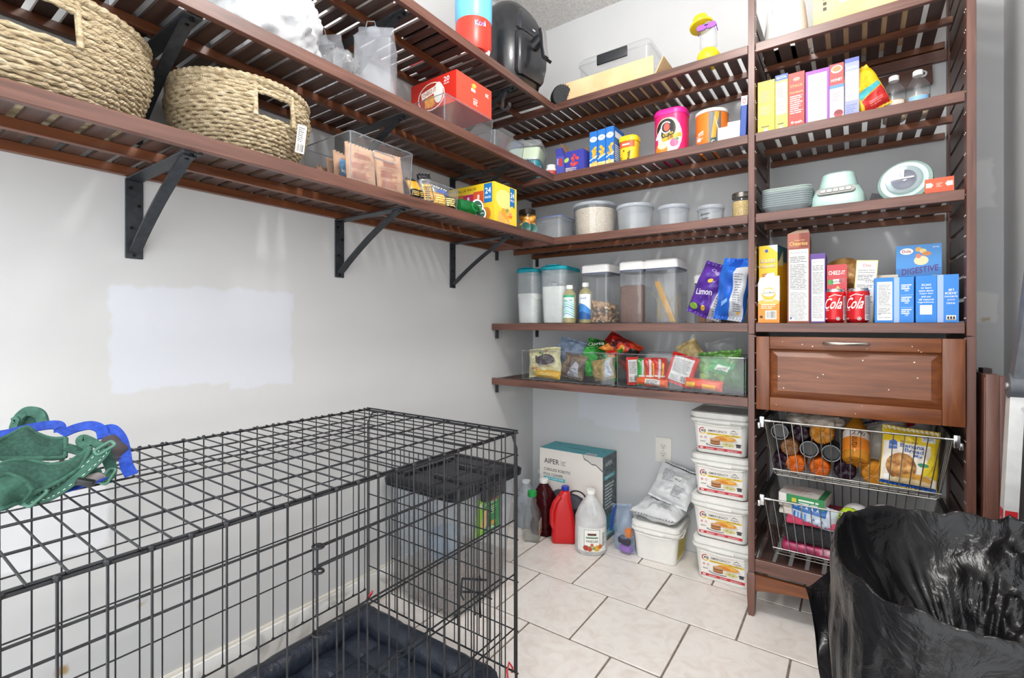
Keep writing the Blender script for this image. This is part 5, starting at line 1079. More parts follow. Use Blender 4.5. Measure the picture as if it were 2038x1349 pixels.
for i, x in enumerate((1.685, 1.752)):
    o = jugbottle('water_bottle', ['left', 'right'][i] + ' one of two clear bottles with white caps behind the tower shelf edge', (x, -.215, z1), .034, .165, clear('clear_bottle', (.96, .97, .98), .9, .04, .05), .02, '#f0efec', fill=(.45, plain('#b9a083', .3)))
    a = Art(seg=.008); a.r(-.03, .02, .06, .05, ['#e8dccf', '#8fbfe6'][i]).r(-.03, .02, .06, .014, ['#d97a3a', '#2b6cb5'][i]); a.put(o, wrap(.0345), 'label')
# ================================================================ tower shelf three (z 1.527)
z1 = ZS[2] + .001
PLM = plain('#a9b7b6', .35)
for i in range(9):
    pl = thing('square_plate', ['lowest', 'second lowest', 'third lowest', 'fourth lowest', 'middle', 'fourth highest', 'third highest', 'second highest'][i] + ' grey square plate of the stack on the tower' if i < 8 else 'topmost square plate of the stack, with a checked rim', 'plate', (1.357, -.275, z1 + .0082 * i), 0, 'stack of square plates')
    part('plate_dish', MB().loft([(0, .062, .062, .02), (.003, .066, .066, .022), (.024, .079, .079, .03), (.0275, .0835, .0835, .03), (.030, .0845, .0845, .03), (.029, .079, .079, .03), (.0055, .065, .065, .022), (.0035, .05, .05, .018)], 5), plain('#9fa9ab' if i < 7 else '#b7c4bf', .35), pl)
    if i >= 7:
        ck = MB(); rg_ = rr(.0832, .0832, .03, 5)
        for j in range(0, len(rg_), 2):
            p, q = rg_[j], rg_[(j + 1) % len(rg_)]; s_ = .955; ck.add([(p[0], p[1], .0304), (q[0], q[1], .0304), (q[0] * s_, q[1] * s_, .0302), (p[0] * s_, p[1] * s_, .0302)], [(0, 1, 2, 3)])
        part('checked_rim', ck, plain('#5f8f7a', .4), pl)
MINT = noisy('mint_plastic', [(.3, '#9fbdb5'), (.7, '#abc7c0')], 20, 2, .25, coat=.3)
o = thing('kitchen_blender', 'pale mint blender motor unit with a row of silver buttons', 'blender', (1.522, -.265, z1), R(-6))
part('housing', MB().loft([(0, .080, .082, .03), (.006, .083, .085, .03), (.045, .080, .080, .03), (.075, .068, .068, .028), (.079, .062, .062, .028)], 6), MINT, o)
part('collar', MB().loft([(.0795, .060, .060, .028), (.095, .057, .057, .028), (.130, .049, .049, .026), (.136, .042, .042, .024)], 6), MINT, o)
pn = part('button_panel', MB().loft([(-.004, .058, .0125, .0122), (.004, .058, .0125, .0122)], 8).xf(T((R(70), 0, 0), (0, -.0785, .060))), plain('#6e6b69', .35, .4), o)
for i in range(5):
    part('button', MB().rbox(-.0085, .0085, -.006, .006, 0, .004, .0015).xf(T((R(73), 0, 0), (-.038 + .019 * i, -.0820, .0613))), plain('#c9ccc9', .25, .5), pn)
o = thing('round_cover', 'round mint lid with a clear centre cap standing on its rim', 'lid', (1.712, -.27, z1 + .076), rot=(R(76), 0, R(-14)))
part('lid_disc', MB().lathe([(.03, .008), (.040, .010), (.066, .012), (.076, .004), (.077, -.006), (.072, -.010), (.03, 0)], 40), MINT, o)
part('centre_ring', MB().lathe([(.034, .0125), (.050, .0135), (.052, .016), (.048, .020), (.036, .018)], 36), clear('clear_cap', (.85, .88, .9), .9, .05, .25, '#c9d4d6'), o)
part('centre_cap', MB().lathe([(.035, .006), (.035, .020), (.02, .026), (.004, .026)], 30), clear('clear_cap2', (.75, .74, .8), .9, .05, .3, '#9b96a5'), o)
part('cap_grip', MB().rbox(-.03, .03, -.003, .003, .024, .030, .001).rbox(-.003, .003, -.003, .03, .024, .030, .001), plain('#d6d8da', .3), o)
single('lid_stand', MB().add([(-.035, -.03, 0), (.03, -.03, 0), (.03, .03, 0), (-.035, .03, 0), (-.02, .0, .055), (.0, .0, .05)], [(3, 2, 1, 0), (0, 1, 5, 4), (2, 3, 4, 5), (0, 4, 3), (1, 2, 5)]), clear('grey_clear', (.6, .6, .62), .9, .08, .2, '#77767a'), 'small grey plastic wedge propping the round mint lid', 'wedge', (1.640, -.25, z1))
carton('orange_carton', 'small bright orange carton beside the right tower post', 'box', (1.800, -.295, z1), (.072, .09, .058), '#e4512a', R(-6), {'F': lambda a, W, H: a.r(0, 0, W, H, '#e8552c').r(W * .04, H * .5, W * .16, H * .26, '#f6ded2').p([(W * .2, H * .46), (W * .3, H * .63), (W * .2, H * .8)], '#f6ded2').r(W * .80, H * .5, W * .16, H * .26, '#f6ded2').p([(W * .8, H * .46), (W * .7, H * .63), (W * .8, H * .8)], '#f6ded2').lines(W * .4, H * .5, W * .22, H * .26, 3, '#f3b9a2').r(0, 0, W, H * .1, '#d2401c'), 'L': lambda a, W, H: a.r(0, 0, W, H, '#e9c9b8')})
# ================================================================ tower shelf four (z 1.112): cereal, cans, pouch cartons
z1 = ZS[3] + .001
def gg(a, W, H):
    a.r(0, 0, W, H, '#efc63a').e(W * .42, H * .93, W * .09, H * .022, '#4a5ab0').p([(W * .5, H), (W, H), (W, H * .9)], '#e9edf4')
    a.t('GOLDEN', W * .5, H * .80, H * .055, '#5b3b8c', W * .84).t('GOLDEN', W * .5, H * .803, H * .046, '#e9dfb9', W * .80).t('GRAHAMS', W * .5, H * .73, H * .045, '#5b3b8c', W * .8).t('GRAHAMS', W * .5, H * .733, H * .036, '#e9dfb9', W * .76)
    for x, y, r_ in ((.36, .60, 12), (.62, .47, -20), (.42, .34, 25)): a.r(W * (x - .16), H * (y - .04), W * .32, H * .08, '#b0744a', rot=r_).r(W * (x - .13), H * (y - .03), W * .26, H * .06, '#c68c5e', rot=r_)
carton('cereal_box', 'yellow cereal box with brown square cereal pictures, at the left of the shelf', 'box', (1.308, -.235, z1), (.066, .19, .300), '#efc63a', R(-8), {'F': gg, 'R': lambda a, W, H: a.r(0, 0, W, H, '#e3b422').r(0, H * .8, W, H * .2, '#1f6f9a').p([(0, H * .74), (W * .4, H * .95), (W * .4, H * .74)], '#dfe8d2')}, group='cereal boxes on the tower')
def gf(a, W, H):
    a.r(0, 0, W, H, '#f08a28').r(0, H * .55, W, H * .45, '#f6f1ea').e(W * .5, H * .52, W * .5, H * .08, '#f3b45c').e(W * .5, H * .73, W * .34, H * .16, '#f0b23a').e(W * .5, H * .76, W * .30, H * .10, '#f7efe2').t('Goldfish', W * .5, H * .76, H * .06, '#3a2a1c', W * .54, slant=.2).t('CHEDDAR', W * .5, H * .56, H * .03, '#ffffff', W * .4).lines(W * .15, H * .36, W * .7, H * .13, 3, '#fbe3c6').r(W * .34, H * .09, W * .52, H * .22, '#f6f1ea').bars(W * .38, H * .12, W * .44, H * .17, 18).r(W * .08, H * .12, W * .14, H * .06, '#3a2c20')
o = carton('snack_carton', 'orange and white gable-top snack carton in front of the yellow cereal box', 'box', (1.302, -.352, z1), (.072, .058, .150), '#f08a28', R(3), {'F': gf, 'R': lambda a, W, H: a.r(0, 0, W, H, '#e9842a').r(0, H * .55, W, H * .45, '#efe9e2')})
part('gable_top', MB().rings([[(-.036, -.029, .150), (.036, -.029, .150), (.036, .029, .150), (-.036, .029, .150)], [(-.033, .010, .176), (.034, .006, .180), (.034, .010, .180), (-.033, .014, .176)]]).add([(-.02, .008, .172), (.02, .006, .178), (.016, .004, .192), (-.008, .006, .190)], [(0, 1, 2, 3), (3, 2, 1, 0)]), plain('#ece8e2', .5), o, label='folded white gable top')
def che(a, W, H):
    a.r(0, 0, W, H, '#8c4630').r(W * .6, H * .84, W * .38, H * .16, '#7a3526').r(W * .02, H * .84, W * .5, H * .16, '#a05f4c').t('Honey Nut', W * .56, H * .92, H * .016, '#e8b060', W * .44).t('Cheerios', W * .5, H * .885, H * .042, '#eab35a', W * .82, slant=.05)
    a.facts(W * .06, H * .02, W * .88, H * .80, 21).e(W * .16, H * .05, W * .05, H * .013, '#4a5a9a').lines(W * .3, H * .035, W * .5, H * .02, 2, '#6a6a6a')
o = carton('cereal_box', 'tall brown cereal box showing a long white nutrition panel', 'box', (1.3975, -.285, z1), (.070, .195, .328), '#8c4630', R(2), {'F': che, 'L': lambda a, W, H: a.r(0, 0, W, H, '#c9a03a').r(0, 0, W, H * .2, '#b03a6a')}, group='cereal boxes on the tower')
part('open_flap', MB().add([(-.034, -.097, .328), (.034, -.097, .328), (.030, -.07, .345), (-.005, -.075, .343), (-.034, .09, .328), (.034, .09, .328), (.02, .04, .346), (-.02, .05, .344)], [(0, 1, 2, 3), (5, 4, 7, 6), (3, 2, 6, 7)]), plain('#a98f7c', .6), o)
o = carton('cereal_box', 'narrow purple carton with a white nutrition panel beside the brown cereal box', 'box', (1.460, -.295, z1), (.047, .15, .250), '#5b3a86', R(0), {'F': lambda a, W, H: a.r(0, 0, W, H, '#5e3d8c').facts(W * .10, H * .02, W * .84, H * .90, 31)}, group='cereal boxes on the tower')
carton('cracker_box', 'red cracker carton with a cheese cracker picture behind the soda cans', 'box', (1.515, -.295, z1), (.060, .11, .208), '#b8343a', R(2), {'F': lambda a, W, H: a.r(0, 0, W, H, '#c04048').t('CHEEZ-IT', W * .5, H * .86, H * .07, '#f6eee6', W * .82).r(W * .06, H * .66, W * .28, H * .08, '#4a9a4a', rot=4).r(W * .32, H * .67, W * .34, H * .08, '#e4e2dc', rot=4).r(W * .62, H * .69, W * .3, H * .08, '#b05a60', rot=4).t('Italian', W * .5, H * .71, H * .035, '#4a2a2a', W * .5, rot=4).p([(W * .05, H * .42), (W * .55, H * .64), (W * .95, H * .46), (W * .95, 0), (W * .05, 0)], '#e6b57a').e(W * .5, H * .47, W * .03, H * .012, '#b07a44')})
single('chip_bag', crumple((0, 0, .055), (.068, .05, .052), 17, .13, 40, 26), noisy('chips_in_bag', [(.3, '#a9743c'), (.5, '#c79556'), (.7, '#dcb478')], 40, 4, .35, bump=.7, bscale=50, bdist=.01), 'bag of tan chips heaped behind the red cracker carton', 'bag', (1.530, -.19, z1 + .135), rot=(R(-10), R(24), R(8)), smooth=50)
single('bread_loaf_bag', crumple((0, 0, .075), (.06, .05, .075), 7, .12, 30, 20, .001), clear('cloudy_bag', (.75, .75, .77), .8, .2, .4, '#a9a6a6'), 'cloudy plastic bag under the tan chips', 'bag', (1.535, -.165, z1), smooth=50)
carton('cereal_box', 'cream carton with a red name and nutrition panel, tilted right', 'box', (1.588, -.255, z1), (.062, .11, .222), '#e2d6a4', 0, {'F': lambda a, W, H: a.r(0, 0, W, H, '#ddd29c').r(W * .06, H * .02, W * .88, H * .96, '#f3f1ea').t('Chex', W * .5, H * .92, H * .05, '#c2352c', W * .4).t('Nutrition Facts', W * .5, H * .84, H * .028, '#2c2c2c', W * .76).r(W * .1, H * .80, W * .8, H * .008, '#2c2c2c').t('210 270', W * .68, H * .66, H * .035, '#2c2c2c', W * .4).lines(W * .1, H * .68, W * .76, H * .10, 4, '#6a6a6a').lines(W * .1, H * .36, W * .78, H * .26, 10, '#8a8a8a').r(W * .1, H * .33, W * .8, H * .008, '#2c2c2c')}, rot=(0, R(4), R(3)), group='cereal boxes on the tower')
carton('beige_carton', 'low beige carton with a maroon oval behind the blue pouch cartons', 'box', (1.662, -.235, z1), (.062, .09, .168), '#d9cdb8', 0, {'F': lambda a, W, H: a.r(0, 0, W, H, '#d9cdb8').e(W * .5, H * .86, W * .38, H * .07, '#8a3040').t('Banana', W * .5, H * .86, H * .035, '#efe0d8', W * .5)})
def dig(a, W, H):
    a.r(0, 0, W, H, '#3c7fc4').r(0, H * .5, W, H * .5, '#4a93d6').e(W * .24, H * .87, W * .15, H * .07, '#f4f1ea').t('Dole', W * .24, H * .87, H * .06, '#c23430', W * .2)
    a.e(W * .56, H * .66, W * .16, H * .10, '#f0dcae').e(W * .50, H * .90, W * .07, H * .05, '#e9b05a', rot=30).e(W * .60, H * .86, W * .08, H * .05, '#f2d58a', rot=-20).e(W * .68, H * .80, W * .10, H * .045, '#d8884a').e(W * .50, H * .76, W * .06, H * .05, '#e0876a').t('BITES', W * .88, H * .93, H * .03, '#dfe9f4', W * .14)
    a.t('DIGESTIVE', W * .53, H * .46, H * .13, '#5a2a78', W * .80, rot=7, slant=.15).p([(0, H * .22), (W, H * .34), (W, H * .20), (0, H * .06)], '#e9a83c').e(W * .8, H * .3, W * .16, H * .04, '#f0cf52', rot=8).e(W * .28, H * .24, W * .06, H * .045, '#6a3a86').r(W * .6, 0, W * .4, H * .16, '#6a2a78')
carton('fruit_snack_box', 'blue carton lettered in purple, tallest behind the blue pouch cartons', 'box', (1.752, -.215, z1), (.122, .08, .270), '#3c7fc4', R(-3), {'F': lambda a, W, H: (a.r(0, 0, W, H, '#3c7fc4'), (lambda b: (dig(b, W, H * .6), a.it.extend([([(x, y + H * .4) for x, y in v], f, c) for v, f, c in b.it])))(Art())), 'L': lambda a, W, H: a.r(0, 0, W, H, '#4a5a7a')})
def cap_a(a, W, H): a.r(0, 0, W, H, '#2f83d8').r(W * .12, H * .05, W * .78, H * .86, '#f0efec').lines(W * .18, H * .40, W * .66, H * .46, 14, '#8a8a8a').r(W * .14, H * .365, W * .74, H * .008, '#333333').lines(W * .18, H * .20, W * .66, H * .14, 4, '#8a8a8a').t('50', W * .24, H * .18, H * .04, '#333333', rot=180).t('Nutrition Facts', W * .5, H * .11, H * .03, '#333333', W * .6, rot=180)
def cap_b(a, W, H):
    a.r(0, 0, W, H, '#2f83d8').r(W * .02, H * .0, W * .26, H, '#9fb8ea')
    for y, s in ((.70, 'NO'), (.43, 'NO'), (.16, 'ALL')): a.t(s, W * .64, H * y, H * .035, '#f2f4f8', W * .18, rot=180).lines(W * .38, H * (y + .03), W * .54, H * .12, 3, '#dfe8f6', fill=.6)
    a.r(W * .34, H * .60, W * .6, H * .005, '#cfe0f6').r(W * .34, H * .33, W * .6, H * .005, '#cfe0f6')
def cap_c(a, W, H):
    a.r(0, 0, W, H, '#2f83d8')
    for i, s in enumerate(('SCAN', 'to learn', 'more about', 'Capri Sun', 'and our', 'all natural', 'ingredients.')): a.t(s, W * .5, H * (.80 - .062 * i), H * (.045 if i == 0 else .04), '#f2f4f8', W * [.44, .5, .68, .64, .46, .7, .78][i])
    a.r(W * .2, H * .17, W * .58, H * .20, '#f2f2ee')
def cap_d(a, W, H):
    a.r(0, 0, W, H, '#2f83d8').r(W * .02, 0, W * .28, H, '#9fb8ea')
    for i, (s, h_, w_) in enumerate((('#1', .055, .24), ("KIDS'", .05, .54), ('FAVORITE', .032, .58), ('JUICE', .032, .34), ('DRINK', .032, .40))): a.t(s, W * .65, H * (.68 - .07 * i), H * h_, '#f4f5f8', W * w_)
    a.r(W * .43, H * .05, W * .44, H * .10, '#efe9d8').e(W * .52, H * .10, W * .05, H * .03, '#2a2a2a').e(W * .65, H * .10, W * .05, H * .03, '#2a2a2a').e(W * .78, H * .10, W * .05, H * .03, '#2a2a2a').r(W * .45, H * .06, W * .4, H * .012, '#2a2a2a')
cl_ = ['blue pouch carton showing a white nutrition panel, nearest the soda cans', 'blue pouch carton with a lilac edge stripe, second from the soda cans', 'blue pouch carton lettered SCAN, third from the soda cans', 'blue pouch carton lettered KIDS, nearest the right tower post']
for i, (x, art) in enumerate(((1.651, cap_a), (1.704, cap_b), (1.760, cap_c), (1.815, cap_d))):
    carton('pouch_carton', cl_[i], 'box', (x, -.335, z1), (.0525, .055, .152 + .002 * (i > 1)), '#2f83d8', R([2, -2, 1, -3][i]), {'F': art, 'T': lambda a, W, H: a.r(0, 0, W, H, '#4a96e2')}, group='blue pouch cartons')
CAN = plain('#cf1f26', .25, .3)
def can(label, x, a0):
    o = thing('soda_can', label, 'can', (x, -.350, z1), 0, 'red soda cans')
    part('can_body', MB().lathe([(.024, 0), (.027, .002), (.033, .012), (.033, .103), (.0315, .109)], 36), CAN, o)
    part('can_top', MB().lathe([(.0315, .1092), (.0285, .117), (.029, .1195), (.0275, .1195), (.0265, .116), (.003, .116)], 36), plain('#c2c4c6', .25, .9), o)
    part('pull_tab', MB().loft([(.1162, .006, .011, .005), (.1178, .006, .011, .005)], 4), plain('#b5b7b9', .3, .9), o)
    a = Art(seg=.006); a.t('Cola', .004, .068, .040, '#f6f2f0', .058, slant=.35).p([(-.010, .090), (.008, .098), (.026, .093), (.032, .099), (.026, .0955), (.008, .1005), (-.012, .092)], '#f6f2f0').t('ORIGINAL TASTE', -.028, .044, .0042, '#f0dcd8', .036).lines(-.034, .012, .02, .006, 2, '#f0dcd8').e(.018, .014, .006, .006, '#d8d0cc').e(.018, .014, .0045, .0045, '#4a4a4a', inner=.6).r(.034, .008, .022, .086, '#b9aeb4').lines(.036, .03, .018, .06, 14, '#6a5a62').r(.036, .010, .018, .018, '#dcd8d8').bars(.038, .012, .014, .014, 8)
    a.put(o, wrap(.0331, 0, a0), 'printed_label', rough=.3); return o
can('red soda can on the left, in front of the purple carton', 1.511, -12)
can('red soda can on the right, touching the blue pouch cartons', 1.5795, -26)
# ================================================================ things in the upper wire basket (floor z .547)
zb = .5485
def drink(label, x, y, z, r, L, col, capdark=False, rot=None, lab=None, group='drink bottles in the upper basket'):
    o = thing('drink_bottle', label, 'bottle', (x, y, z), 0, group, rot or (R(-90), 0, 0))
    m = clear('juice_' + col.strip('#'), tuple(c * .55 + .1 for c in lin(col)[:3]), .9, .06, .62, col)
    # base at local z=0 (towards the viewer), neck at z=L
    n = 30; rg_ = []
    for rad, zz in ((r * .30, .006), (r * .62, .001), (r * .90, .004), (r, .014), (r, L * .58), (r * .85, L * .70), (r * .40, L * .90), (r * .38, L * .93)):
        rg_.append([((rad * (1 - (.10 * max(0, math.cos(5 * 2 * PI * j / n)) if zz < .005 else 0))) * math.cos(2 * PI * j / n), (rad * (1 - (.10 * max(0, math.cos(5 * 2 * PI * j / n)) if zz < .005 else 0))) * math.sin(2 * PI * j / n), zz + (.004 * max(0, math.cos(5 * 2 * PI * j / n)) if rad < r * .8 and zz < .01 else 0)) for j in range(n)])
    part('bottle_body', MB().rings(rg_), m, o, 50)
    pet = MB()
    for k in range(5):
        a_ = 2 * PI * k / 5; pet.tube([(r * .25 * math.cos(a_), r * .25 * math.sin(a_), .0035), (r * .6 * math.cos(a_), r * .6 * math.sin(a_), -.0005), (r * .9 * math.cos(a_), r * .9 * math.sin(a_), .003)], r * .075, 6)
    part('base_ribs', pet, clear('rib_' + col.strip('#'), (.8, .8, .8), 1, .05, .5, col), o, 60)
    part('cap', MB().lathe([(r * .44, L * .93), (r * .46, L * .935), (r * .46, L), (r * .42, L + .002)], 18), plain('#f0ede8' if not capdark else '#1a1a1c', .4), o)
    if lab: a = Art(seg=r * .25); lab(a, r, L); a.put(o, wrap(r * 1.01), 'label')
    return o
def cupend(label, x, y, z, r):
    o = thing('drink_bottle', label, 'bottle', (x, y, z), 0, 'drink bottles in the upper basket', (R(-90), 0, 0))
    part('bottle_body', MB().lathe([(r * .80, .012), (r * .86, .0), (r, .0), (r, .10), (r * .5, .15), (r * .45, .16)], 30), plain('#191a1e', .25), o)
    part('recessed_base', MB().lathe([(.003, .014), (r * .78, .0125), (r * .79, .011), (.003, .0115)][::-1], 24), plain('#0d0d0f', .3), o)
    part('base_rim', MB().tube([(r * .93 * math.cos(k * PI / 14), r * .93 * math.sin(k * PI / 14), -.0004) for k in range(28)], .0016, 6, closed=True), plain('#8d9096', .3), o)
    part('cap', MB().lathe([(r * .48, .16), (r * .48, .175)], 18), plain('#101012', .4), o)
    return o
ORN, AMB, PRP, BRN = '#e8701f', '#dd9430', '#33202f', '#9a6a42'
yb_ = -.352
L_ = .20
drink('bright orange bottle end on the basket floor, left of a twin', 1.388, yb_, zb + .035, .033, L_, ORN)
drink('bright orange bottle end on the basket floor, right of its twin', 1.465, yb_, zb + .034, .033, L_, ORN)
drink('dark purple bottle end on the basket floor at the far left', 1.338, yb_ + .008, zb + .036, .031, L_, PRP)
drink('dark purple bottle end on the basket floor right of the orange pair', 1.541, yb_, zb + .036, .034, L_, PRP)
drink('brown tea bottle end above the left purple one', 1.369, yb_ + .004, zb + .094, .032, L_, BRN)
cupend('black bottle with a hollow base at the top left of the basket', 1.336, yb_ + .006, zb + .150, .030)
drink('dark purple bottle end at the top row beside the hollow black one', 1.404, yb_ + .01, zb + .150, .030, L_, PRP)
cupend('black bottle with a hollow base in the middle row, left one', 1.432, yb_ + .004, zb + .098, .0305)
cupend('black bottle with a hollow base in the middle row, right one', 1.500, yb_ + .004, zb + .093, .0305)
drink('large amber bottle end in the top row', 1.470, yb_ + .008, zb + .158, .039, .19, AMB)
def vit(a, r, L): a.r(-r * 1.5, L * .16, r * 3, L * .26, '#ee8a2a').r(-r * 1.5, L * .42, r * 3, L * .15, '#efe9e2').t('vitamin', -r * .35, L * .30, r * .5, '#3a2410', L * .24, rot=90).t('270', 0, L * .50, r * .36, '#5a4a44', r).lines(-r * .6, L * .44, r * 1.2, L * .03, 1, '#c27a3a')
drink('amber vitamin drink bottle tipped forward across the middle', 1.572, yb_ - .002, zb + .072, .040, .20, AMB, True, rot=(R(-42), R(8), R(8)), lab=vit)
drink('amber bottle end at the basket floor below the freezer bag', 1.626, yb_ - .004, zb + .041, .039, .19, AMB, lab=lambda a, r, L: a.r(-r * 1.5, L * .35, r * 3, L * .2, '#e9dfd6'))
def bread(a, w, h):
    a.r(w * .02, h * .02, w * .96, h * .96, '#efe8da').r(w * .02, h * .74, w * .96, h * .22, '#ecc92c').p([(w * .8, h * .9), (w * .98, h * .9), (w * .98, h * .2), (w * .7, h * .3), (w * .86, h * .6)], '#e6c528').r(w * .66, h * .80, w * .26, h * .10, '#f0eee6').lines(w * .68, h * .82, w * .2, h * .06, 3, '#5a6a9a')
    a.p([(w * .10, h * .60), (w * .24, h * .62), (w * .24, h * .74), (w * .17, h * .78), (w * .10, h * .74)], '#2a60b0').t('Chiquita', w * .17, h * .67, h * .03, '#e9edf6', w * .12).t('EASY TO MAKE', w * .44, h * .765, h * .025, '#4a4030', w * .3)
    a.t('Banana', w * .50, h * .70, h * .07, '#2a5aa8', w * .42).t('Bread', w * .54, h * .62, h * .065, '#2a5aa8', w * .34).t('Mix', w * .62, h * .55, h * .05, '#2a5aa8', w * .16)
    a.e(w * .34, h * .34, w * .26, h * .22, noisy('bread_slice', [(.3, '#7a4a22'), (.5, '#b07a3e'), (.7, '#d6a866')], 60, 3, .7)).e(w * .62, h * .18, w * .28, h * .08, '#d8a04a').e(w * .5, h * .12, w * .4, h * .05, '#e6cfa0').e(w * .82, h * .42, w * .06, h * .2, '#e9cf3c', rot=-20).e(w * .72, h * .42, w * .1, h * .03, '#3a8a6a').r(w * .02, h * .02, w * .96, h * .05, '#2458a8').e(w * .12, h * .14, w * .07, h * .05, '#f1efe8')
pouch('banana_bread_mix', 'yellow and white banana bread mix bag at the right of the upper basket', 'bag', (1.712, -.352, zb + .004), .155, .200, .055, noisy('mix_film', [(.3, '#e6c42c'), (.7, '#efd85a')], 9, 2, .3), rot=(R(-12), R(5), R(4)), seed=95, art=bread, wr=.006)
pouch('freezer_bag', 'clear zip freezer bag of white flour behind the banana bread mix', 'bag', (1.668, -.275, zb + .062), .15, .15, .055, clear('flour_bag', (.85, .85, .83), .9, .15, .6, '#d8d2c4'), rot=(R(-35), R(-18), R(-12)), seed=96, wr=.008, art=lambda a, w, h: a.r(w * .03, h * .80, w * .94, h * .16, '#efedea').r(w * .03, h * .86, w * .94, h * .016, '#a02c6a').r(w * .03, h * .82, w * .94, h * .012, '#3a4aa0'))
single('foil_wrapped_meat', crumple((0, 0, .025), (.085, .07, .03), 6, .12, 36, 20, .001), noisy('wrapped_meat', [(.3, '#6a5a50'), (.5, '#a89c90'), (.75, '#d8d2ca')], 26, 4, .25), 'film-wrapped bundle lying on top of the bottles', 'packet', (1.445, -.27, zb + .172), smooth=50)
carton('white_carton', 'white lettered carton at the back left of the upper basket', 'box', (1.42, -.115, zb), (.14, .10, .225), '#dcd6d2', R(4), {'F': lambda a, W, H: a.t('Certified', W * .4, H * .9, H * .05, '#6a5a5a', W * .5).t('BEEF', W * .4, H * .78, H * .08, '#5a3a3a', W * .5)})
pouch('bread_bag', 'white bread bag with red and blue print at the back of the upper basket', 'bag', (1.69, -.135, zb + .13), .21, .115, .08, noisy('bread_film', [(.3, '#c9c6c4'), (.7, '#e9e7e4')], 10, 3, .25), rot=(R(-35), R(2), R(-4)), seed=97, wr=.008, art=lambda a, w, h: a.p([(w * .05, h * .5), (w * .6, h * .85), (w * .7, h * .7), (w * .2, h * .35)], '#c22a34').p([(w * .0, h * .3), (w * .3, h * .45), (w * .4, h * .38), (w * .1, h * .2)], '#3a4a8a').e(w * .68, h * .5, w * .12, h * .2, '#c22a34').t('P', w * .68, h * .5, h * .28, '#f2ecea').t('Hinit', w * .3, h * .2, h * .12, '#3a3050', w * .3))
# ================================================================ things in the lower wire basket (floor z .254)
zb = .2555
carton('green_carton', 'green and white flat carton lying across the lower basket', 'box', (1.415, -.285, zb + .175), (.15, .13, .038), '#e4e2dc', R(-8), {'F': lambda a, W, H: a.r(W * .18, 0, W * .82, H, '#2f8a4e').r(W * .3, H * .3, W * .1, H * .4, '#d8c43a').lines(W * .45, H * .2, W * .45, H * .6, 2, '#dfeee2', fill=.6), 'T': lambda a, W, H: a.r(0, 0, W, H, '#dedbd4').lines(W * .1, H * .2, W * .6, H * .5, 5, '#b58a8a').r(W * .86, 0, W * .14, H, '#2f7a48')})
single('paper_stack', MB().box(-.075, .075, -.07, .07, 0, .012).box(-.07, .08, -.065, .068, .0125, .022, rot=(0, 0, R(6))).box(-.07, .07, -.06, .07, .0225, .034, rot=(0, 0, R(-8))), plain('#d4cdc2', .7), 'stack of folded papers under the green carton', 'papers', (1.41, -.275, zb + .138))
BBAG = noisy('blue_diaper_pack', [(.35, '#2d6fb8'), (.5, '#cfd9e6'), (.65, '#2a63aa')], 24, 1, .3)
pouch('blue_pattern_pack', 'blue and white patterned pack of pads in the lower basket', 'packet', (1.44, -.345, zb + .098), .15, .085, .06, plain('#c9d4e2', .35), rot=(R(-8), R(6), R(-4)), seed=101, wr=.004, art=lambda a, w, h: [a.r(w * .04, h * .6, w * .75, h * .34, '#2c66ac')] + [a.r(w * (.08 + .08 * i), h * .08, w * .045, h * .46, ['#2f6fb8', '#5f9ad8'][i % 2]) for i in range(4)] + [a.t('A', w * (.45 + .09 * i), h * (.2 + .2 * (i % 2)), h * .12, '#2a5a9c') for i in range(5)] + [a.t('A', w * (.12 + .12 * i), h * .8, h * .12, '#dfe8f4') for i in range(5)])
single('pink_cloth', MB().rbox(-.10, .10, -.12, .12, 0, .024, .008, 3).jitter(.006, 22, 2), noisy('pink_fabric', [(.3, '#b3304f'), (.7, '#dd5478')], 20, 3, .85), 'folded pink cloth under the patterned blue pack', 'cloth', (1.46, -.25, zb + .112), smooth=60)
single('charcoal_fleece', MB().rbox(-.12, .12, -.135, .135, 0, .062, .022, 4).jitter(.007, 20, 4), noisy('charcoal_fleece', [(.3, '#1c1c1f'), (.7, '#2d2d31')], 120, 3, .95, bump=.6, bscale=180), 'folded charcoal fleece in the middle of the lower basket', 'fleece', (1.472, -.235, zb + .045), smooth=60)
single('magenta_packet', MB().rbox(-.13, .13, -.14, .14, 0, .040, .014, 3).jitter(.009, 20, 6), noisy('magenta_film', [(.3, '#7a1f48'), (.5, '#b0305f'), (.75, '#d9d2d6')], 18, 3, .3), 'magenta wrapped packet at the bottom of the lower basket', 'packet', (1.475, -.225, zb + .002), smooth=60)
PORC = plain('#e0dedc', .5)
for i, (x, y, z, r) in enumerate(((1.575, -.27, .152, .046), (1.625, -.325, .135, .040), (1.655, -.24, .158, .044))):
    single('white_ball', MB().ball((0, 0, 0), r, 24, 16), PORC if i != 1 else plain('#e9ebee', .35), ['white foam ball at the back left of the lower basket', 'white ball in front, next to the lime perforated ball', 'white foam ball at the right of the lower basket'][i], 'ball', (x, y, zb + z), group='white balls in the lower basket')
o = thing('perforated_ball', 'lime green perforated ball in the lower basket', 'ball', (1.556, -.345, zb + .165))
part('ball_shell', MB().ball((0, 0, 0), .036, 24, 16), plain('#b8d63a', .45), o)
hl = MB()
for k in range(30):
    zf = 1 - 2 * (k + .5) / 30; a_ = k * 2.39996; d = Vector((math.sqrt(1 - zf * zf) * math.cos(a_), math.sqrt(1 - zf * zf) * math.sin(a_), zf)); hl.tube([d * .0355, d * .0364], .0045, 8)
part('holes', hl, plain('#5c6e1a', .7), o)
single('lime_cloth', MB().ball((0, 0, .04), .04, 18, 12, (1, 1, 1)).jitter(.006, 40, 3), plain('#c6d95a', .6), 'lime coloured ball under the perforated one', 'ball', (1.585, -.345, zb + .085))
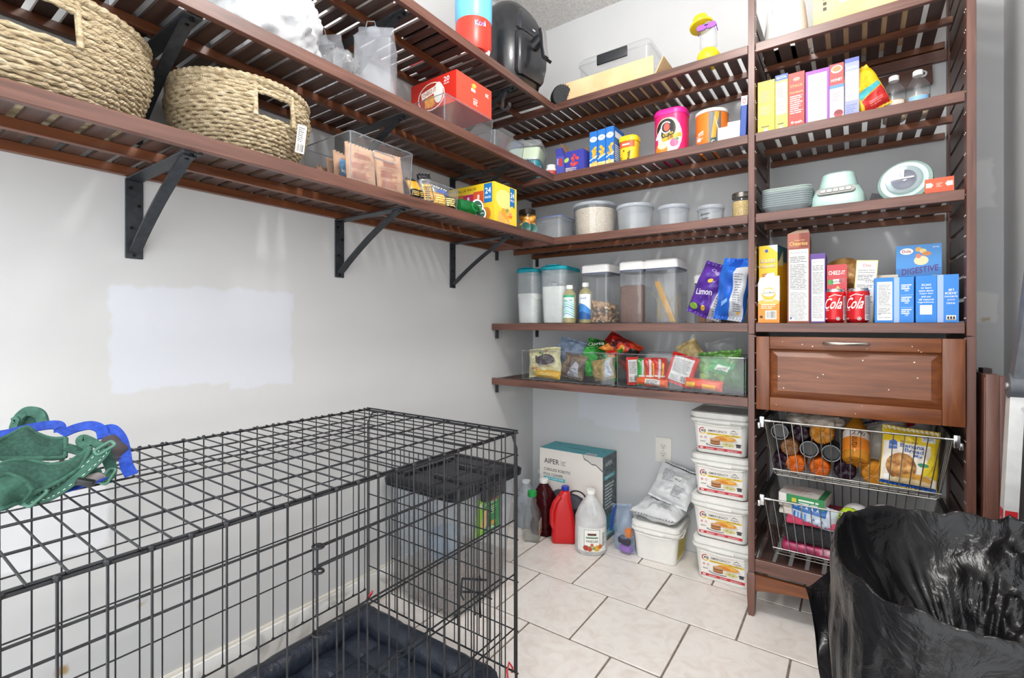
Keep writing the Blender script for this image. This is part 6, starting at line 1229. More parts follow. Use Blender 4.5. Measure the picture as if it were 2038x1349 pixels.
single('lower_basket_wrap', MB().box(0, 0.001, 0, .001, 0, .001), PORC, 'x', 'x', (0, 0, 0)) if False else None
# ================================================================ emergency food buckets
BW = noisy('white_bucket', [(.3, '#e2e2dd'), (.7, '#ecebe6')], 12, 3, .4)
def blabel(a, W, H):
    a.r(0, 0, W, H, '#efece6').e(W * .105, H * .77, W * .085, H * .14, '#b9303a', a0=60, a1=230, inner=.72).e(W * .105, H * .77, W * .085, H * .14, '#e6c23a', a0=230, a1=360, inner=.72).t('48', W * .12, H * .78, H * .12, '#3a3a3c', W * .12, slant=.12)
    a.t('EMERGENCY', W * .46, H * .80, H * .085, '#2c2a2c', W * .44).t('AUGASON', W * .83, H * .78, H * .055, '#3a3236', W * .18).p([(W * .76, H * .84), (W * .83, H * .92), (W * .90, H * .84), (W * .88, H * .84), (W * .83, H * .89), (W * .78, H * .84)], '#3a3236').t('FARMS', W * .83, H * .71, H * .03, '#3a3236', W * .06)
    a.r(W * .20, H * .63, W * .79, H * .075, '#e8c63a').t('4 PERSON KIT', W * .36, H * .667, H * .035, '#5a4a1c', W * .24).t('1 MEAL VARIETIES', W * .78, H * .667, H * .035, '#5a4a1c', W * .3)
    a.e(W * .66, H * .46, W * .25, H * .10, '#cfc9bf').e(W * .63, H * .52, W * .25, H * .11, '#e29a3a').e(W * .70, H * .54, W * .12, H * .06, '#e8b452').e(W * .58, H * .50, W * .1, H * .05, '#d5812c').e(W * .42, H * .23, W * .24, H * .08, '#4a4e56').e(W * .42, H * .25, W * .22, H * .07, '#dfe0e0')
    for i in range(4): a.e(W * .40, H * (.28 + .055 * i), W * .12, H * .055, ['#8a5530', '#b9824e'][i % 2])
    a.e(W * .40, H * .47, W * .115, H * .05, '#cda27a').e(W * .70, H * .27, W * .16, H * .11, '#e6e2d0').e(W * .70, H * .29, W * .145, H * .085, '#d3c98e').e(W * .66, H * .30, W * .03, H * .02, '#7a9a4a').e(W * .74, H * .27, W * .03, H * .02, '#8aa85a').r(W * .88, H * .22, W * .1, H * .10, '#4a4a4c').e(W * .93, H * .34, W * .07, H * .03, '#3a3c40')
    a.e(W * .07, H * .50, W * .026, H * .045, '#c23440', inner=.55).e(W * .17, H * .50, W * .026, H * .045, '#b8404a', inner=.7).lines(W * .04, H * .30, W * .14, H * .06, 2, '#6a6a6a')
    a.r(0, 0, W, H * .11, '#c22e38').r(W * .04, H * .03, W * .07, H * .05, '#efe6e2').lines(W * .18, H * .025, W * .2, H * .06, 2, '#efd6d6').lines(W * .44, H * .025, W * .18, H * .06, 2, '#efd6d6').lines(W * .68, H * .025, W * .26, H * .06, 2, '#efd6d6')
def bucket(label, loc, rz=0, front=True, group='white emergency food buckets'):
    b = thing('food_bucket', label, 'bucket', loc, rz, group)
    H = .158; w0, w1, d0, d1 = .100, .116, .100, .114
    part('bucket_body', MB().loft([(0, w0 - .004, d0 - .004, .026), (.004, w0, d0, .028), (H, w1, d1, .032)], 6), BW, b)
    part('collar', MB().loft([(H - .020, w1 + .001, d1 + .001, .032), (H - .017, w1 + .009, d1 + .009, .036), (H - .006, w1 + .010, d1 + .010, .036), (H - .003, w1 + .002, d1 + .002, .033)], 6), BW, b)
    part('lid', MB().loft([(H, w1 + .002, d1 + .002, .033), (H + .001, w1 + .007, d1 + .007, .036), (H + .020, w1 + .007, d1 + .007, .036), (H + .024, w1 + .001, d1 + .001, .033), (H + .0245, w1 - .010, d1 - .010, .03), (H + .0185, w1 - .012, d1 - .012, .03)], 6), BW, b)
    tk = (w1 - w0) / H
    part('grip_tab', MB().rbox(-.05, .05, -d1 - .013, -d1 - .004, H - .022, H - .008, .003), BW, b)
    pts = [(-w1 - .012, 0, H - .012), (-w1 - .014, -d1 * .6, H - .022), (-w1 * .75, -d1 - .014, H - .026), (0, -d1 - .015, H - .030), (w1 * .75, -d1 - .014, H - .026), (w1 + .014, -d1 * .6, H - .022), (w1 + .012, 0, H - .012)]
    part('bail_handle', MB().tube(pts, .0035, 8), BW, b)
    if front:
        a = Art(); blabel(a, .174, .104); a.put(b, lambda x, y, z: (-.087 + x, -(d0 + (y + .018) * (d1 - d0) / H) - .0004 - z, y + .018), 'printed_label')
    return b
for i in range(4):
    bucket(['lowest', 'second lowest', 'third', 'topmost'][i] + ' white emergency food bucket in the stack beside the tower', (1.101 + [.006, -.001, .0, -.002][i], -.128, .1827 * i), R([1, 0, 0, -1][i]))
sb = bucket('single white bucket with a yellow side label, under the silver bags', (.806, -.118, 0), R(2), False)
sb.scale = (.92, .9, .98)
a = Art(); a.r(0, 0, .15, .095, '#d9c322').lines(.008, .01, .134, .075, 12, '#8a7a1a', ragged=.1); a.put(sb, lambda x, y, z: (.100 + (y + .02) * .1 + z + .0006, -.075 + x, y + .02), 'yellow_label', label='yellow instruction label')
# silver vacuum bags on the bucket
MYL = noisy('white_mylar', [(.3, '#c6c8ca'), (.7, '#dfe0e1')], 10, 3, .3)
def prints(a, w, h): a.lines(w * .2, h * .5, w * .3, h * .3, 8, '#8a8c90').lines(w * .55, h * .2, w * .3, h * .3, 8, '#8a8c90').r(w * .5, h * .56, w * .2, h * .14, '#e6e6e4').bars(w * .52, h * .58, w * .16, h * .06, 12)
pouch('silver_food_bag', 'silvery white food bag lying flat on the single bucket lid', 'bag', (.80, -.228, .214), .225, .215, .065, MYL, rot=(R(-86), 0, R(-6)), seed=111, wr=.011, fr=20, art=prints, pinch=.4)
pouch('silver_food_bag', 'silvery white food bag leaning on the wall behind the flat one', 'bag', (.842, -.138, .245), .19, .185, .06, MYL, rot=(R(-32), R(12), R(-4)), seed=113, wr=.011, fr=20, art=lambda a, w, h: prints(a.r(w * .1, h * .93, w * .86, h * .035, '#3a3c40'), w, h), pinch=.4)
# ================================================================ pool cleaner carton
def aip(a, W, H):
    a.r(0, 0, W, H, '#dedad4').t('AIPER', W * .20, H * .85, H * .062, '#3a3c3e', W * .25).r(W * .345, H * .82, W * .003, H * .07, '#8a8a8a').lines(W * .36, H * .82, W * .08, H * .06, 3, '#8a8a8a')
    a.t('CORDLESS ROBOTIC', W * .29, H * .745, H * .034, '#2f3133', W * .44).t('POOL CLEANER', W * .225, H * .685, H * .034, '#2f3133', W * .32).r(W * .07, H * .615, W * .35, H * .042, '#57b6c2').t('Aiper Seagull 800B', W * .245, H * .636, H * .022, '#eaf4f4', W * .30)
    a.e(W * .36, H * .42, W * .16, H * .11, '#4f545c').e(W * .54, H * .36, W * .26, H * .15, '#43474f').e(W * .50, H * .40, W * .20, H * .09, '#5f656e').e(W * .62, H * .48, W * .14, H * .08, '#3b3e44', a0=0, a1=190, inner=.78).e(W * .66, H * .24, W * .20, H * .10, '#33363c')
    a.p([(W * .70, H), (W * .72, H * .95), (W * .78, H * .93), (W * .84, H * .90), (W * .90, H * .90), (W, H * .84), (W, H)], '#c6c4c0').p([(W * .70, H), (W * .72, H * .945), (W * .78, H * .925), (W * .84, H * .895), (W * .90, H * .895), (W, H * .83), (W, H * .845), (W * .9, H * .905), (W * .84, H * .905), (W * .78, H * .935), (W * .725, H * .955), (W * .708, H)], '#3a3a3a')
def aip_r(a, W, H):
    a.r(0, 0, W, H, noisy('box_side_print', [(.3, '#3f4a4e'), (.5, '#5a666a'), (.7, '#6f7b7e')], 60, 4, .6)).t('AIPER', W * .42, H * .90, H * .05, '#c9cfcf', W * .5).r(W * .10, H * .72, W * .78, H * .05, '#4aa3ae').t('SEAGULL', W * .48, H * .745, H * .024, '#e0eef0', W * .6).lines(W * .15, H * .38, W * .68, H * .30, 8, '#c9d0d0', fill=.5).e(W * .5, H * .22, W * .4, H * .08, '#2c7f94').r(0, H * .05, W, H * .08, '#53b4bf').lines(W * .1, H * .07, W * .7, H * .04, 2, '#e0eef0')
def aip_t(a, W, H):
    a.r(0, 0, W, H, '#46a8b4').r(W * .36, H * .46, W * .34, H * .045, '#15363c').r(W * .72, H * .03, W * .16, H * .2, '#d9dcdc').bars(W * .74, H * .06, W * .12, H * .08, 14).r(W * .14, H * .68, W * .05, H * .05, '#1f4a52').r(W * .86, H * .6, W * .05, H * .05, '#1f4a52')
carton('pool_cleaner_box', 'white and teal pool cleaner carton standing in the back corner', 'box', (.347, -.094, .0005), (.372, .172, .435), '#dedad4', 0, {'F': aip, 'R': aip_r, 'T': aip_t})
# ================================================================ bottles on the floor
HDPE = clear('hdpe_milky', (.93, .94, .95), .5, .3, .55, '#f0f1f1')
o = thing('vinegar_jug', 'milky gallon vinegar jug with a white cap on the floor', 'jug', (.507, -.262, .0005), R(30))
part('jug_body', MB().loft([(0, .070, .070, .06), (.010, .077, .077, .07), (.10, .077, .077, .07), (.165, .075, .075, .07), (.20, .062, .062, .058), (.235, .042, .042, .04), (.255, .026, .026, .0258), (.262, .021, .021, .0208), (.275, .021, .021, .0208)], 7), HDPE, o, 60)
part('cap', MB().lathe([(.0225, .2755), (.0235, .277), (.0235, .293), (.021, .295)], 26), plain('#efeeea', .4), o)
part('grip_hollow', MB().loft([(.19, .006, .004, .0035, .018, -.060), (.215, .007, .005, .0045, .014, -.052), (.245, .004, .003, .0025, .01, -.034)], 3), plain('#c9cdd0', .4), o)
a = Art(seg=.01); a.r(-.05, .035, .10, .085, '#e9ebe8').r(-.028, .055, .056, .060, '#f3f3ef').t('VINEGAR', 0, .073, .009, '#3a4038', .046).r(-.022, .083, .044, .006, '#6a8f78').r(-.016, .094, .032, .008, '#5a3a34').r(-.029, .054, .058, .0012, '#4a5a4a').r(-.029, .114, .058, .0012, '#4a5a4a').r(-.029, .054, .0012, .061, '#4a5a4a').r(.028, .054, .0012, .061, '#4a5a4a')
for x, y, c, r_ in ((-.022, .048, '#a5402f', .010), (-.008, .045, '#b5502f', .009), (.018, .048, '#d9a83a', .011), (.030, .054, '#c26a34', .008), (0, .060, '#c2703a', .006), (.006, .048, '#7a9a4a', .005)): a.e(x, y, r_, r_, c)
a.lines(.038, .055, .011, .05, 8, '#6a6a6a'); a.it = [([(x * 1.3, .078 + (y - .078) * 1.3) for x, y in v], f, c) for v, f, c in a.it]; a.put(o, rrmap(.0772, .0772, .07), 'printed_label')
RED = plain('#c8171c', .32)
o = thing('bleach_jug', 'red plastic jug with a blue cap beside the vinegar', 'jug', (.350, -.252, .0005), R(32))
part('jug_body', MB().loft([(0, .060, .042, .02), (.006, .064, .046, .022), (.05, .063, .045, .022), (.15, .052, .040, .02, -.004, 0), (.21, .038, .034, .02, -.002, 0), (.245, .026, .026, .02, .006, 0), (.258, .018, .018, .0175, .008, 0)], 5), RED, o, 60)
part('handle', MB().tube([(-.020, -.028, .235), (-.046, -.034, .205), (-.060, -.030, .16), (-.060, -.030, .10), (-.050, -.028, .075)], .014, 12), RED, o, 60)
part('cap', MB().lathe([(.018, .2585), (.020, .260), (.020, .276), (.018, .278)], 20, c=(.008, 0)), plain('#2233a8', .35), o, label='blue screw cap')
a = Art(); a.r(-.03, .04, .06, .10, '#e6d9c4').r(-.03, .115, .06, .025, '#e0a82a').lines(-.026, .05, .05, .06, 7, '#8a4a3a'); a.put(o, lambda x, y, z: (.0645 + z - max(0, y - .05) * .11, x, y), 'side_label')
JU = clear('dark_juice', (.22, .03, .05), .9, .05, .55, '#4a1219')
o = thing('juice_bottle', 'dark red juice bottle with a white cap beside the carton', 'bottle', (.213, -.222, .0005))
part('bottle_body', MB().loft([(0, .056, .056, .03), (.006, .060, .060, .034), (.06, .058, .058, .034), (.085, .052, .052, .032), (.11, .060, .060, .036), (.165, .062, .062, .04), (.21, .052, .052, .048), (.24, .034, .034, .033), (.256, .022, .022, .0215), (.262, .021, .021, .0205)], 6), JU, o, 60)
part('cap', MB().lathe([(.023, .2625), (.024, .264), (.024, .281), (.022, .283)], 26), plain('#ecebe8', .4), o)
for z in (.03, .045, .13): part('rib', MB().tube([(x, y, z) for x, y in rr(.0605, .0605, .034, 5)], .002, 6, closed=True), JU, o)
CB = clear('clear_pet', (.98, .985, .985), 1, .04, .06)
o = thing('clear_juice_bottle', 'nearly empty clear bottle with a green cap by the crate', 'bottle', (.210, -.335, .0005), R(20))
part('bottle_body', MB().loft([(0, .038, .038, .014), (.005, .042, .042, .016), (.03, .042, .042, .016), (.12, .042, .042, .016), (.155, .034, .034, .02), (.185, .022, .022, .0215), (.205, .024, .024, .0235), (.215, .019, .019, .0185), (.222, .018, .018, .0175)], 5), CB, o, 60)
part('cap', MB().lathe([(.0225, .2225), (.0235, .224), (.0235, .248), (.0215, .250)], 24), plain('#1f9a48', .4), o, label='green screw cap')
part('liquid', MB().loft([(.003, .037, .037, .014), (.028, .040, .040, .015), (.032, .039, .039, .015)], 5), clear('weak_liquid', (.9, .9, .86), .9, .03, .06), o)
a = Art(seg=.01); a.r(.0, .03, .07, .075, '#eceae2').t('Florida', .035, .092, .012, '#3a4a3a', .05).t('Natural', .035, .076, .012, '#3a4a3a', .05).e(.024, .046, .012, .012, '#c9502f').e(.044, .05, .012, .012, '#d8892c').e(.056, .042, .008, .008, '#6a9a3a').e(.034, .060, .01, .006, '#7aa84a'); a.put(o, lambda x, y, z: ((.0425 + z), -.035 + x, y), 'printed_label')
for i, (x, y, h, r_) in enumerate(((.085, -.20, .245, .060), (.105, -.075, .275, .055))):
    o = jugbottle('empty_jug', ['empty clear jug half hidden behind the green-capped bottle', 'empty clear jug in the corner behind the dark juice'][i], (x, y, .0005), r_, h, clear('thin_jug', (.88, .9, .93), .8, .12, .35, '#cfd6de'), .02, '#cfd5dc', rz=0, prof=[(r_ * .9, 0), (r_, .008), (r_, h * .55), (r_ * .96, h * .62), (r_ * .6, h * .8), (r_ * .34, h * .92), (r_ * .33, h * .94)])
# zip bag
o = thing('zip_bag', 'blue-edged zip bag with small orange and purple things by the bucket', 'bag', (.660, -.195, .0005), R(-10)); o.scale = (.86, .9, .95)
mb, f = pillow(.13, .235, .06, seed=121, wr=.012, fr=14); part('bag_film', mb.xf(T((R(-8), R(-12), 0), (0, 0, .002))), clear('zip_film', (.86, .9, .96), 1, .12, .22, '#b9cbe2'), o, 50)
part('zip_edge', MB().ribbon([(-.075, -.02, .14), (-.062, -.02, .19), (-.05, -.02, .235)], .014, .003, (0, 1, 0)).ribbon([(-.075, -.03, .1), (-.068, -.03, .17), (-.055, -.028, .225)], .02, .003, (.3, 1, 0)), plain('#2a4f9c', .3), o, label='blue zip edge')
part('orange_piece', MB().rbox(-.0, .04, -.02, .02, .085, .13, .008), plain('#d9782a', .5), o)
part('purple_piece', MB().rbox(-.02, .045, -.035, .02, .014, .045, .008), plain('#8f6fb5', .5), o)
part('dark_piece', MB().rbox(-.035, .04, -.03, .02, .048, .082, .01).jitter(.004, 40), plain('#3a3644', .5), o)
# ================================================================ pet food bin
o = thing('pet_food_bin', 'clear rolling pet food bin with a smoky black lid behind the crate', 'storage bin', (.215, -.93, .0005))
BIN = clear('bin_plastic', (.955, .965, .975), .9, .15, .17, '#dfe5ea')
part('bin_body', shell(MB(), [(.02, .140, .155, .03), (.03, .145, .160, .03), (.46, .175, .200, .03)], .003, 5), BIN, o)
part('kibble', MB().loft([(.024, .139, .154, .028), (.15, .149, .164, .028), (.162, .12, .13, .028), (.165, .05, .05, .02)], 5).jitter(.004, 40), noisy('kibble', [(.3, '#5f4436'), (.5, '#8a6a56'), (.7, '#a98a74')], 130, 2, .85, bump=1, bscale=140, bdist=.006), o)
part('scoop', MB().loft([(.16, .045, .055, .02, -.02, -.04), (.26, .055, .065, .025, -.02, -.04), (.262, .050, .060, .025, -.02, -.04)], 5), clear('scoop_blue', (.55, .72, .85), .8, .1, .5, '#8fb4cf'), o)
LIDM = clear('smoky_lid', (.30, .30, .32), .9, .1, .45, '#34343a')
part('lid', MB().loft([(.461, .182, .207, .035), (.470, .196, .224, .04), (.492, .198, .226, .04), (.500, .190, .216, .04), (.503, .168, .195, .035), (.497, .160, .188, .03)], 6), LIDM, o)
part('lid_ridges', MB().rbox(-.03, .12, -.10, -.09, .5, .507, .002).rbox(-.03, .12, .05, .06, .5, .507, .002).rbox(-.15, -.13, -.15, .15, .5, .507, .002), plain('#2a2a2e', .3), o)
part('front_latch', MB().rbox(.186, .212, -.07, .07, .43, .494, .006), plain('#26262b', .35), o)
a = Art(); a.r(0, 0, .15, .155, '#2f8a4a').r(0, .0, .05, .155, '#7fb83a').t('40', .025, .125, .022, '#eef4e4').t('rolling', .095, .138, .013, '#e9f2e4', .06).t('pet food', .09, .12, .012, '#e9f2e4', .07).r(.10, .125, .03, .03, '#c8372e').lines(.06, .075, .07, .035, 4, '#bfe0b0').e(.05, .05, .018, .03, '#d9b27a').e(.055, .085, .012, .014, '#d9b27a').e(.11, .035, .02, .01, '#c8a23a').t('BIN', .1, .018, .012, '#e9f2e4', .04)
a.put(o, lambda x, y, z: (.1665 + (y + 0.0) * .074 + z, -.075 + x, .28 + y), 'printed_label', label='green printed label')
for sx in (-1, 1):
    for sy in (-1, 1): part('caster', MB().tube([(sx * .11, sy * .12 - .008, .0185), (sx * .11, sy * .12 + .008, .0185)], .018, 14), plain('#2a2a2c', .5), o)
# ================================================================ harness and leash on the crate
zt = CZ1 + .006
GH = noisy('green_webbing', [(.3, '#2b5145'), (.7, '#3d6b5b')], 90, 3, .8, bump=.5, bscale=400)
GM = noisy('green_mesh', [(.3, '#22423a'), (.7, '#315a4c')], 160, 2, .9)
h = thing('dog_harness', 'dark green dog harness heaped on the left end of the crate', 'harness', (.30, -2.135, zt))
HF = {}
HF["strap"] = [(0.057, 0.014, 0.064), (0.063, 0.006, 0.055), (0.072, -0.012, 0.041), (0.082, -0.036, 0.025), (0.085, -0.058, 0.011), (0.087, -0.075, 0.000), (0.091, -0.091, -0.011), (0.085, -0.101, -0.012), (0.071, -0.104, -0.006)]
HF["strapend"] = [(0.057, 0.014, 0.064), (0.044, 0.023, 0.038), (0.037, 0.030, 0.015), (0.043, 0.023, 0.003), (0.052, 0.005, 0.011), (0.053, -0.001, 0.026)]
HF["strap2"] = [(0.044, 0.017, 0.062), (0.025, 0.004, 0.075), (0.015, -0.009, 0.084), (0.018, -0.014, 0.077), (0.030, -0.005, 0.067)]
HF["webA"] = [(0.008, -0.033, 0.070), (0.028, -0.012, 0.059), (0.042, 0.003, 0.052)]
HF["padAtop"] = [(-0.006, -0.128, 0.097), (-0.039, -0.103, 0.100), (-0.056, -0.078, 0.109), (-0.049, -0.066, 0.096), (-0.031, -0.048, 0.085), (-0.013, -0.029, 0.084)]
HF["padAbot"] = [(0.023, -0.132, 0.073), (0.018, -0.112, 0.067), (0.014, -0.090, 0.062), (0.021, -0.072, 0.059), (0.020, -0.055, 0.055), (0.020, -0.037, 0.053)]
HF["bandtop"] = [(0.052, -0.136, 0.063), (0.046, -0.116, 0.068), (0.040, -0.089, 0.061), (0.050, -0.064, 0.050), (0.054, -0.037, 0.051), (0.047, -0.005, 0.070)]
HF["bandbot"] = [(0.110, -0.145, 0.046), (0.103, -0.125, 0.031), (0.099, -0.103, 0.015), (0.090, -0.085, 0.017), (0.088, -0.062, 0.024), (0.070, -0.026, 0.039)]
HF["lowtop"] = [(0.110, -0.145, 0.058), (0.099, -0.127, 0.056), (0.106, -0.110, 0.044), (0.106, -0.098, 0.024)]
HF["lowbot"] = [(0.110, -0.145, -0.016), (0.110, -0.132, -0.016), (0.096, -0.118, -0.013), (0.092, -0.108, -0.002)]
HF["arch"] = [(-0.144, -0.079, 0.097), (-0.152, -0.072, 0.115), (-0.154, -0.061, 0.126), (-0.140, -0.051, 0.127), (-0.128, -0.043, 0.118), (-0.109, -0.042, 0.097)]
HF["arch2"] = [(-0.134, -0.084, 0.113), (-0.127, -0.079, 0.117), (-0.132, -0.082, 0.099)]
HF["blue1"] = [(-0.079, -0.118, 0.096), (-0.082, -0.096, 0.097), (-0.091, -0.066, 0.101), (-0.099, -0.035, 0.101), (-0.097, -0.021, 0.097), (-0.095, -0.020, 0.084)]
HF["blue2"] = [(-0.067, -0.024, 0.084), (-0.082, 0.002, 0.090), (-0.082, 0.026, 0.092), (-0.064, 0.039, 0.084), (-0.034, 0.036, 0.069)]
HF["blue3"] = [(-0.077, 0.042, 0.077), (-0.057, 0.056, 0.082), (-0.029, 0.064, 0.064), (0.015, 0.058, 0.042), (0.043, 0.053, 0.021), (0.088, 0.048, 0.010)]
HF["blue4"] = [(0.088, -0.068, -0.004), (0.080, -0.043, -0.005), (0.068, -0.015, -0.006), (0.056, 0.008, -0.005), (0.043, 0.022, -0.002)]
HF["grey"] = [(-0.026, 0.041, 0.060), (0.002, 0.048, 0.050), (0.011, 0.042, 0.029)]
HF["greypadtop"] = [(0.079, -0.056, 0.016), (0.070, -0.026, 0.020), (0.059, 0.003, 0.021), (0.047, 0.019, 0.007)]
HF["greypadbot"] = [(0.076, -0.064, -0.003), (0.071, -0.037, -0.005), (0.066, -0.010, -0.004), (0.047, 0.019, 0.001)]
HF["clip"] = [(0.087, -0.026, 0.012)]
HF = {k: [Vector((x, y, max(z, .004))) for x, y, z in v] for k, v in HF.items()}
HN = Vector((.72, -.25, .62)).normalized()
def smooth_path(P, n):
    out = []
    for i in range(n + 1):
        t = i / n * (len(P) - 1); k = min(int(t), len(P) - 2); q = t - k; p0, p1, p2, p3 = P[max(k - 1, 0)], P[k], P[k + 1], P[min(k + 2, len(P) - 1)]
        out.append(.5 * (2 * p1 + (p2 - p0) * q + (2 * p0 - 5 * p1 + 4 * p2 - p3) * q * q + (3 * p1 - p0 - 3 * p2 + p3) * q ** 3))
    return out
def panel(top, bot, t, seed, n=26, m=10):
    A, B = smooth_path(HF[top], n), smooth_path(HF[bot], n); mb = MB()
    def fn(sg):
        def g(u, v):
            i = min(n, int(round(u * n))); p = A[i].lerp(B[i], v); e = (math.sin(u * PI) * math.sin(v * PI)) ** .5 if 0 < u < 1 and 0 < v < 1 else 0
            return tuple(p + HN * (sg * t * e + .006 * e * noise.noise(p * 28 + Vector((seed, 0, 0)))))
        return g
    mb.grid(fn(1), n, m); f2 = fn(-1); mb.grid(lambda u, v: f2(1 - u, v), n, m); return mb, A, B
def pad(name, top, bot, t, seed, mat):
    mb, A, B = panel(top, bot, t, seed); o = part(name, mb, mat, h, 60)
    part('edge_binding', MB().tube(A, .0042, 8).tube(B, .0042, 8).tube([A[-1], B[-1]], .0042, 8), GH, o, 60)
def strap(name, key, w, t, mat, parent, n=30, nrm=None):
    P = smooth_path(HF[key], n); return part(name, MB().ribbon(P, w, t, nrm=nrm or HN), mat, parent, 60), P
pad('chest_panel', 'padAtop', 'padAbot', .010, 1, GM)
pad('belly_panel', 'bandtop', 'bandbot', .010, 2, GM)
pad('shoulder_panel', 'lowtop', 'lowbot', .012, 3, GH)
_, P = strap('long_strap', 'strap', .023, .004, GH, h, 40)
for sg in (-1, 1):
    Q = MB()
    for i in range(1, len(P) - 2, 2):
        d = (P[i + 1] - P[i]).normalized(); sd = d.cross(HN).normalized(); Q.tube([P[i] + sd * sg * .0068 + HN * .0024, P[i].lerp(P[i + 1], .9) + sd * sg * .0068 + HN * .0024], .0007, 4)
    part('reflective_stitching', Q, plain('#d5dcd7', .5), h)['kind'] = 'stuff'
strap('looped_end', 'strapend', .019, .004, GH, h); strap('short_strap', 'strap2', .014, .006, GH, h); strap('inner_webbing', 'webA', .016, .004, GM, h)
strap('neck_loop', 'arch', .020, .006, GH, h, 24, Vector((.5, -.6, .2))); strap('pull_tab', 'arch2', .012, .005, GH, h, 10, Vector((.5, -.6, .2)))
part('loop_lining', MB().add([tuple(p + Vector((-.004, .004, 0))) for p in smooth_path(HF['arch'], 12)], [tuple(range(13))]), GM, h, 0)
for c, d in ((HF['strap'][0], Vector((.3, .5, -.9))), (HF['strap'][6], Vector((.4, .5, -.5))), (HF['strapend'][3], Vector((.3, -.5, .6)))):
    sd = d.cross(HN).normalized(); d = HN.cross(sd).normalized()
    part('slide_buckle', MB().tube([c + HN * .004 + sd * x + d * y for x, y in rr(.016, .006, .004, 3)], .0032, 8, closed=True), plain('#4d7a69', .35), h)
part('side_release_clip', MB().rbox(-.012, .016, -.008, .008, -.006, .006, .003).xf(T((0, R(20), R(60)), HF['clip'][0] + Vector((.006, 0, .004)))), plain('#1a1b1d', .35), h)
part('grey_lining', panel('greypadtop', 'greypadbot', .010, 5)[0], plain('#a5a0a0', .9), h, 60)
part('dark_sleeve', MB().tube(smooth_path(HF['grey'], 10), [.016 + .003 * math.sin(i * 1.3) for i in range(11)], 12).jitter(.003, 50), plain('#4a4347', .9), h, 60)
LB = noisy('blue_webbing', [(.3, '#163a9c'), (.7, '#2452c4')], 120, 2, .6, bump=.5, bscale=400)
l_ = thing('dog_leash', 'bright blue webbing leash draped under the green harness', 'leash', (.30, -2.135, zt))
strap('upper_run', 'blue1', .020, .003, LB, l_); strap('folded_run', 'blue2', .020, .003, LB, l_); strap('hanging_end', 'blue3', .022, .003, LB, l_); strap('lower_loop', 'blue4', .007, .003, LB, l_)
# ================================================================ trash can with black bag
def bagmat():
    m, t, n, l, b = newmat('black_bag_film'); b.inputs['Base Color'].default_value = (.006, .006, .007, 1); b.inputs['Roughness'].default_value = .26; b.inputs['Specular IOR Level'].default_value = .3
    x = n.new('ShaderNodeTexNoise'); x.inputs['Scale'].default_value = 1; x.inputs['Detail'].default_value = 5; x.inputs['Distortion'].default_value = 1.1; l.new(tc(n, l, (14, 14, 8)), x.inputs[0])
    u = n.new('ShaderNodeBump'); u.inputs['Strength'].default_value = .45; u.inputs['Distance'].default_value = .022; l.new(x.outputs[0], u.inputs['Height']); l.new(u.outputs[0], b.inputs['Normal']); return m
BAGM = bagmat()
tcx, tcy, rim = 1.757, -1.210, .655
t_ = thing('trash_can', 'trash can lined with a glossy black bag, in the right foreground', 'trash can', (tcx, tcy, 0))
AX, AY = .224, .288
def oval(a, k=1.0):
    c, s = math.cos(a), math.sin(a); n_ = 2.7; q = (abs(c) ** n_ + abs(s) ** n_) ** (-1 / n_); return AX * q * c * k, AY * q * s * k
part('can_body', MB().rings([[(*oval(2 * PI * j / 40, k), z) for j in range(40)] for z, k in ((0, .76), (.01, .78), (rim - .03, .98), (rim - .012, .99), (rim - .012, .975), (rim - .05, .96), (.02, .75))]), plain('#d8d39c', .5), t_)
NZ = lambda v: noise.noise(v)
def ridge(p): return 1 - 2 * abs(noise.noise(p))
def bagfn(u, v):
    a = 2 * PI * u; ct = Vector((math.cos(a) * 1.6, math.sin(a) * 1.6, 0)); fold = NZ(ct * 1.3 + Vector((3, 1, 0))); f2 = abs(NZ(ct * 4.2 + Vector((0, 0, v)))); f3 = NZ(ct * 10 + Vector((0, 0, v * 3)))
    wall = 1 if math.cos(a) < .2 else max(.15, 1 - (math.cos(a) - .2) * 1.4)
    if v < .42:     # skirt: hem up to rim
        q = v / .42; z = rim - (1 - q) * (.33 + .10 * fold); k = 1.012 + wall * (1 - q) * (.02 + .10 * f2 + .03 * f3) + wall * .018 * (1 - q) ** .5 * ridge(ct * 7 + Vector((1, 0, q * .6))); p = Vector((*oval(a, k), z)); p += noise.noise_vector(p * 13) * .005
    elif v < .5:    # rolled rim
        q = (v - .42) / .08; p = Vector((*oval(a, 1.012 - .052 * q), rim + .010 * math.sin(q * PI) + .004 * f3))
    else:           # film sagging into the can
        q = (v - .5) / .5; k = max(.02, .960 - .10 * q - .85 * q ** 1.4); z = rim - .30 * (1 - (1 - q) ** 1.7) + .02 * fold * math.sin(q * PI)
        p = Vector((*oval(a, k), z)); w = min(1, q * 3.5); pp = p + Vector((9, 4, 2))
        sx_ = .35 + .65 * min(1, max(0, (p.x + .12) / .2)); amp = sx_ * (.022 * ridge(pp * 3.4) + .008 * ridge(pp * 9)) + .026 * ridge(ct * 1.55 + Vector((0, 0, q * .8))) * math.sin(q * PI) + .006 * ridge(ct * 5 + Vector((2, 0, q * 2.5))) * math.sin(q * PI) + .003 * ridge(pp * 14); dr_ = Vector((-p.x * 1.2, -p.y * 1.2, .24)); dr_.normalize(); p += dr_ * (amp + .006) * w
    p.z += .012 * NZ(ct * 2.3 + Vector((7, 7, 0))) * math.exp(-((v - .46) / .16) ** 2)
    x, y = p.x, p.y
    bx = math.exp(-((x - .13) ** 2 + (y - .17) ** 2) / .012) * (1 if v > .42 else .25)
    p.z += bx * (.02 + .05 * max(0, ridge(Vector((x, y, 0)) * 13)) + .02 * NZ(Vector((x, y, 4)) * 34))
    return tuple(p)
part('bag_liner', MB().grid(bagfn, 220, 110, wrapu=True), BAGM, t_, 60)
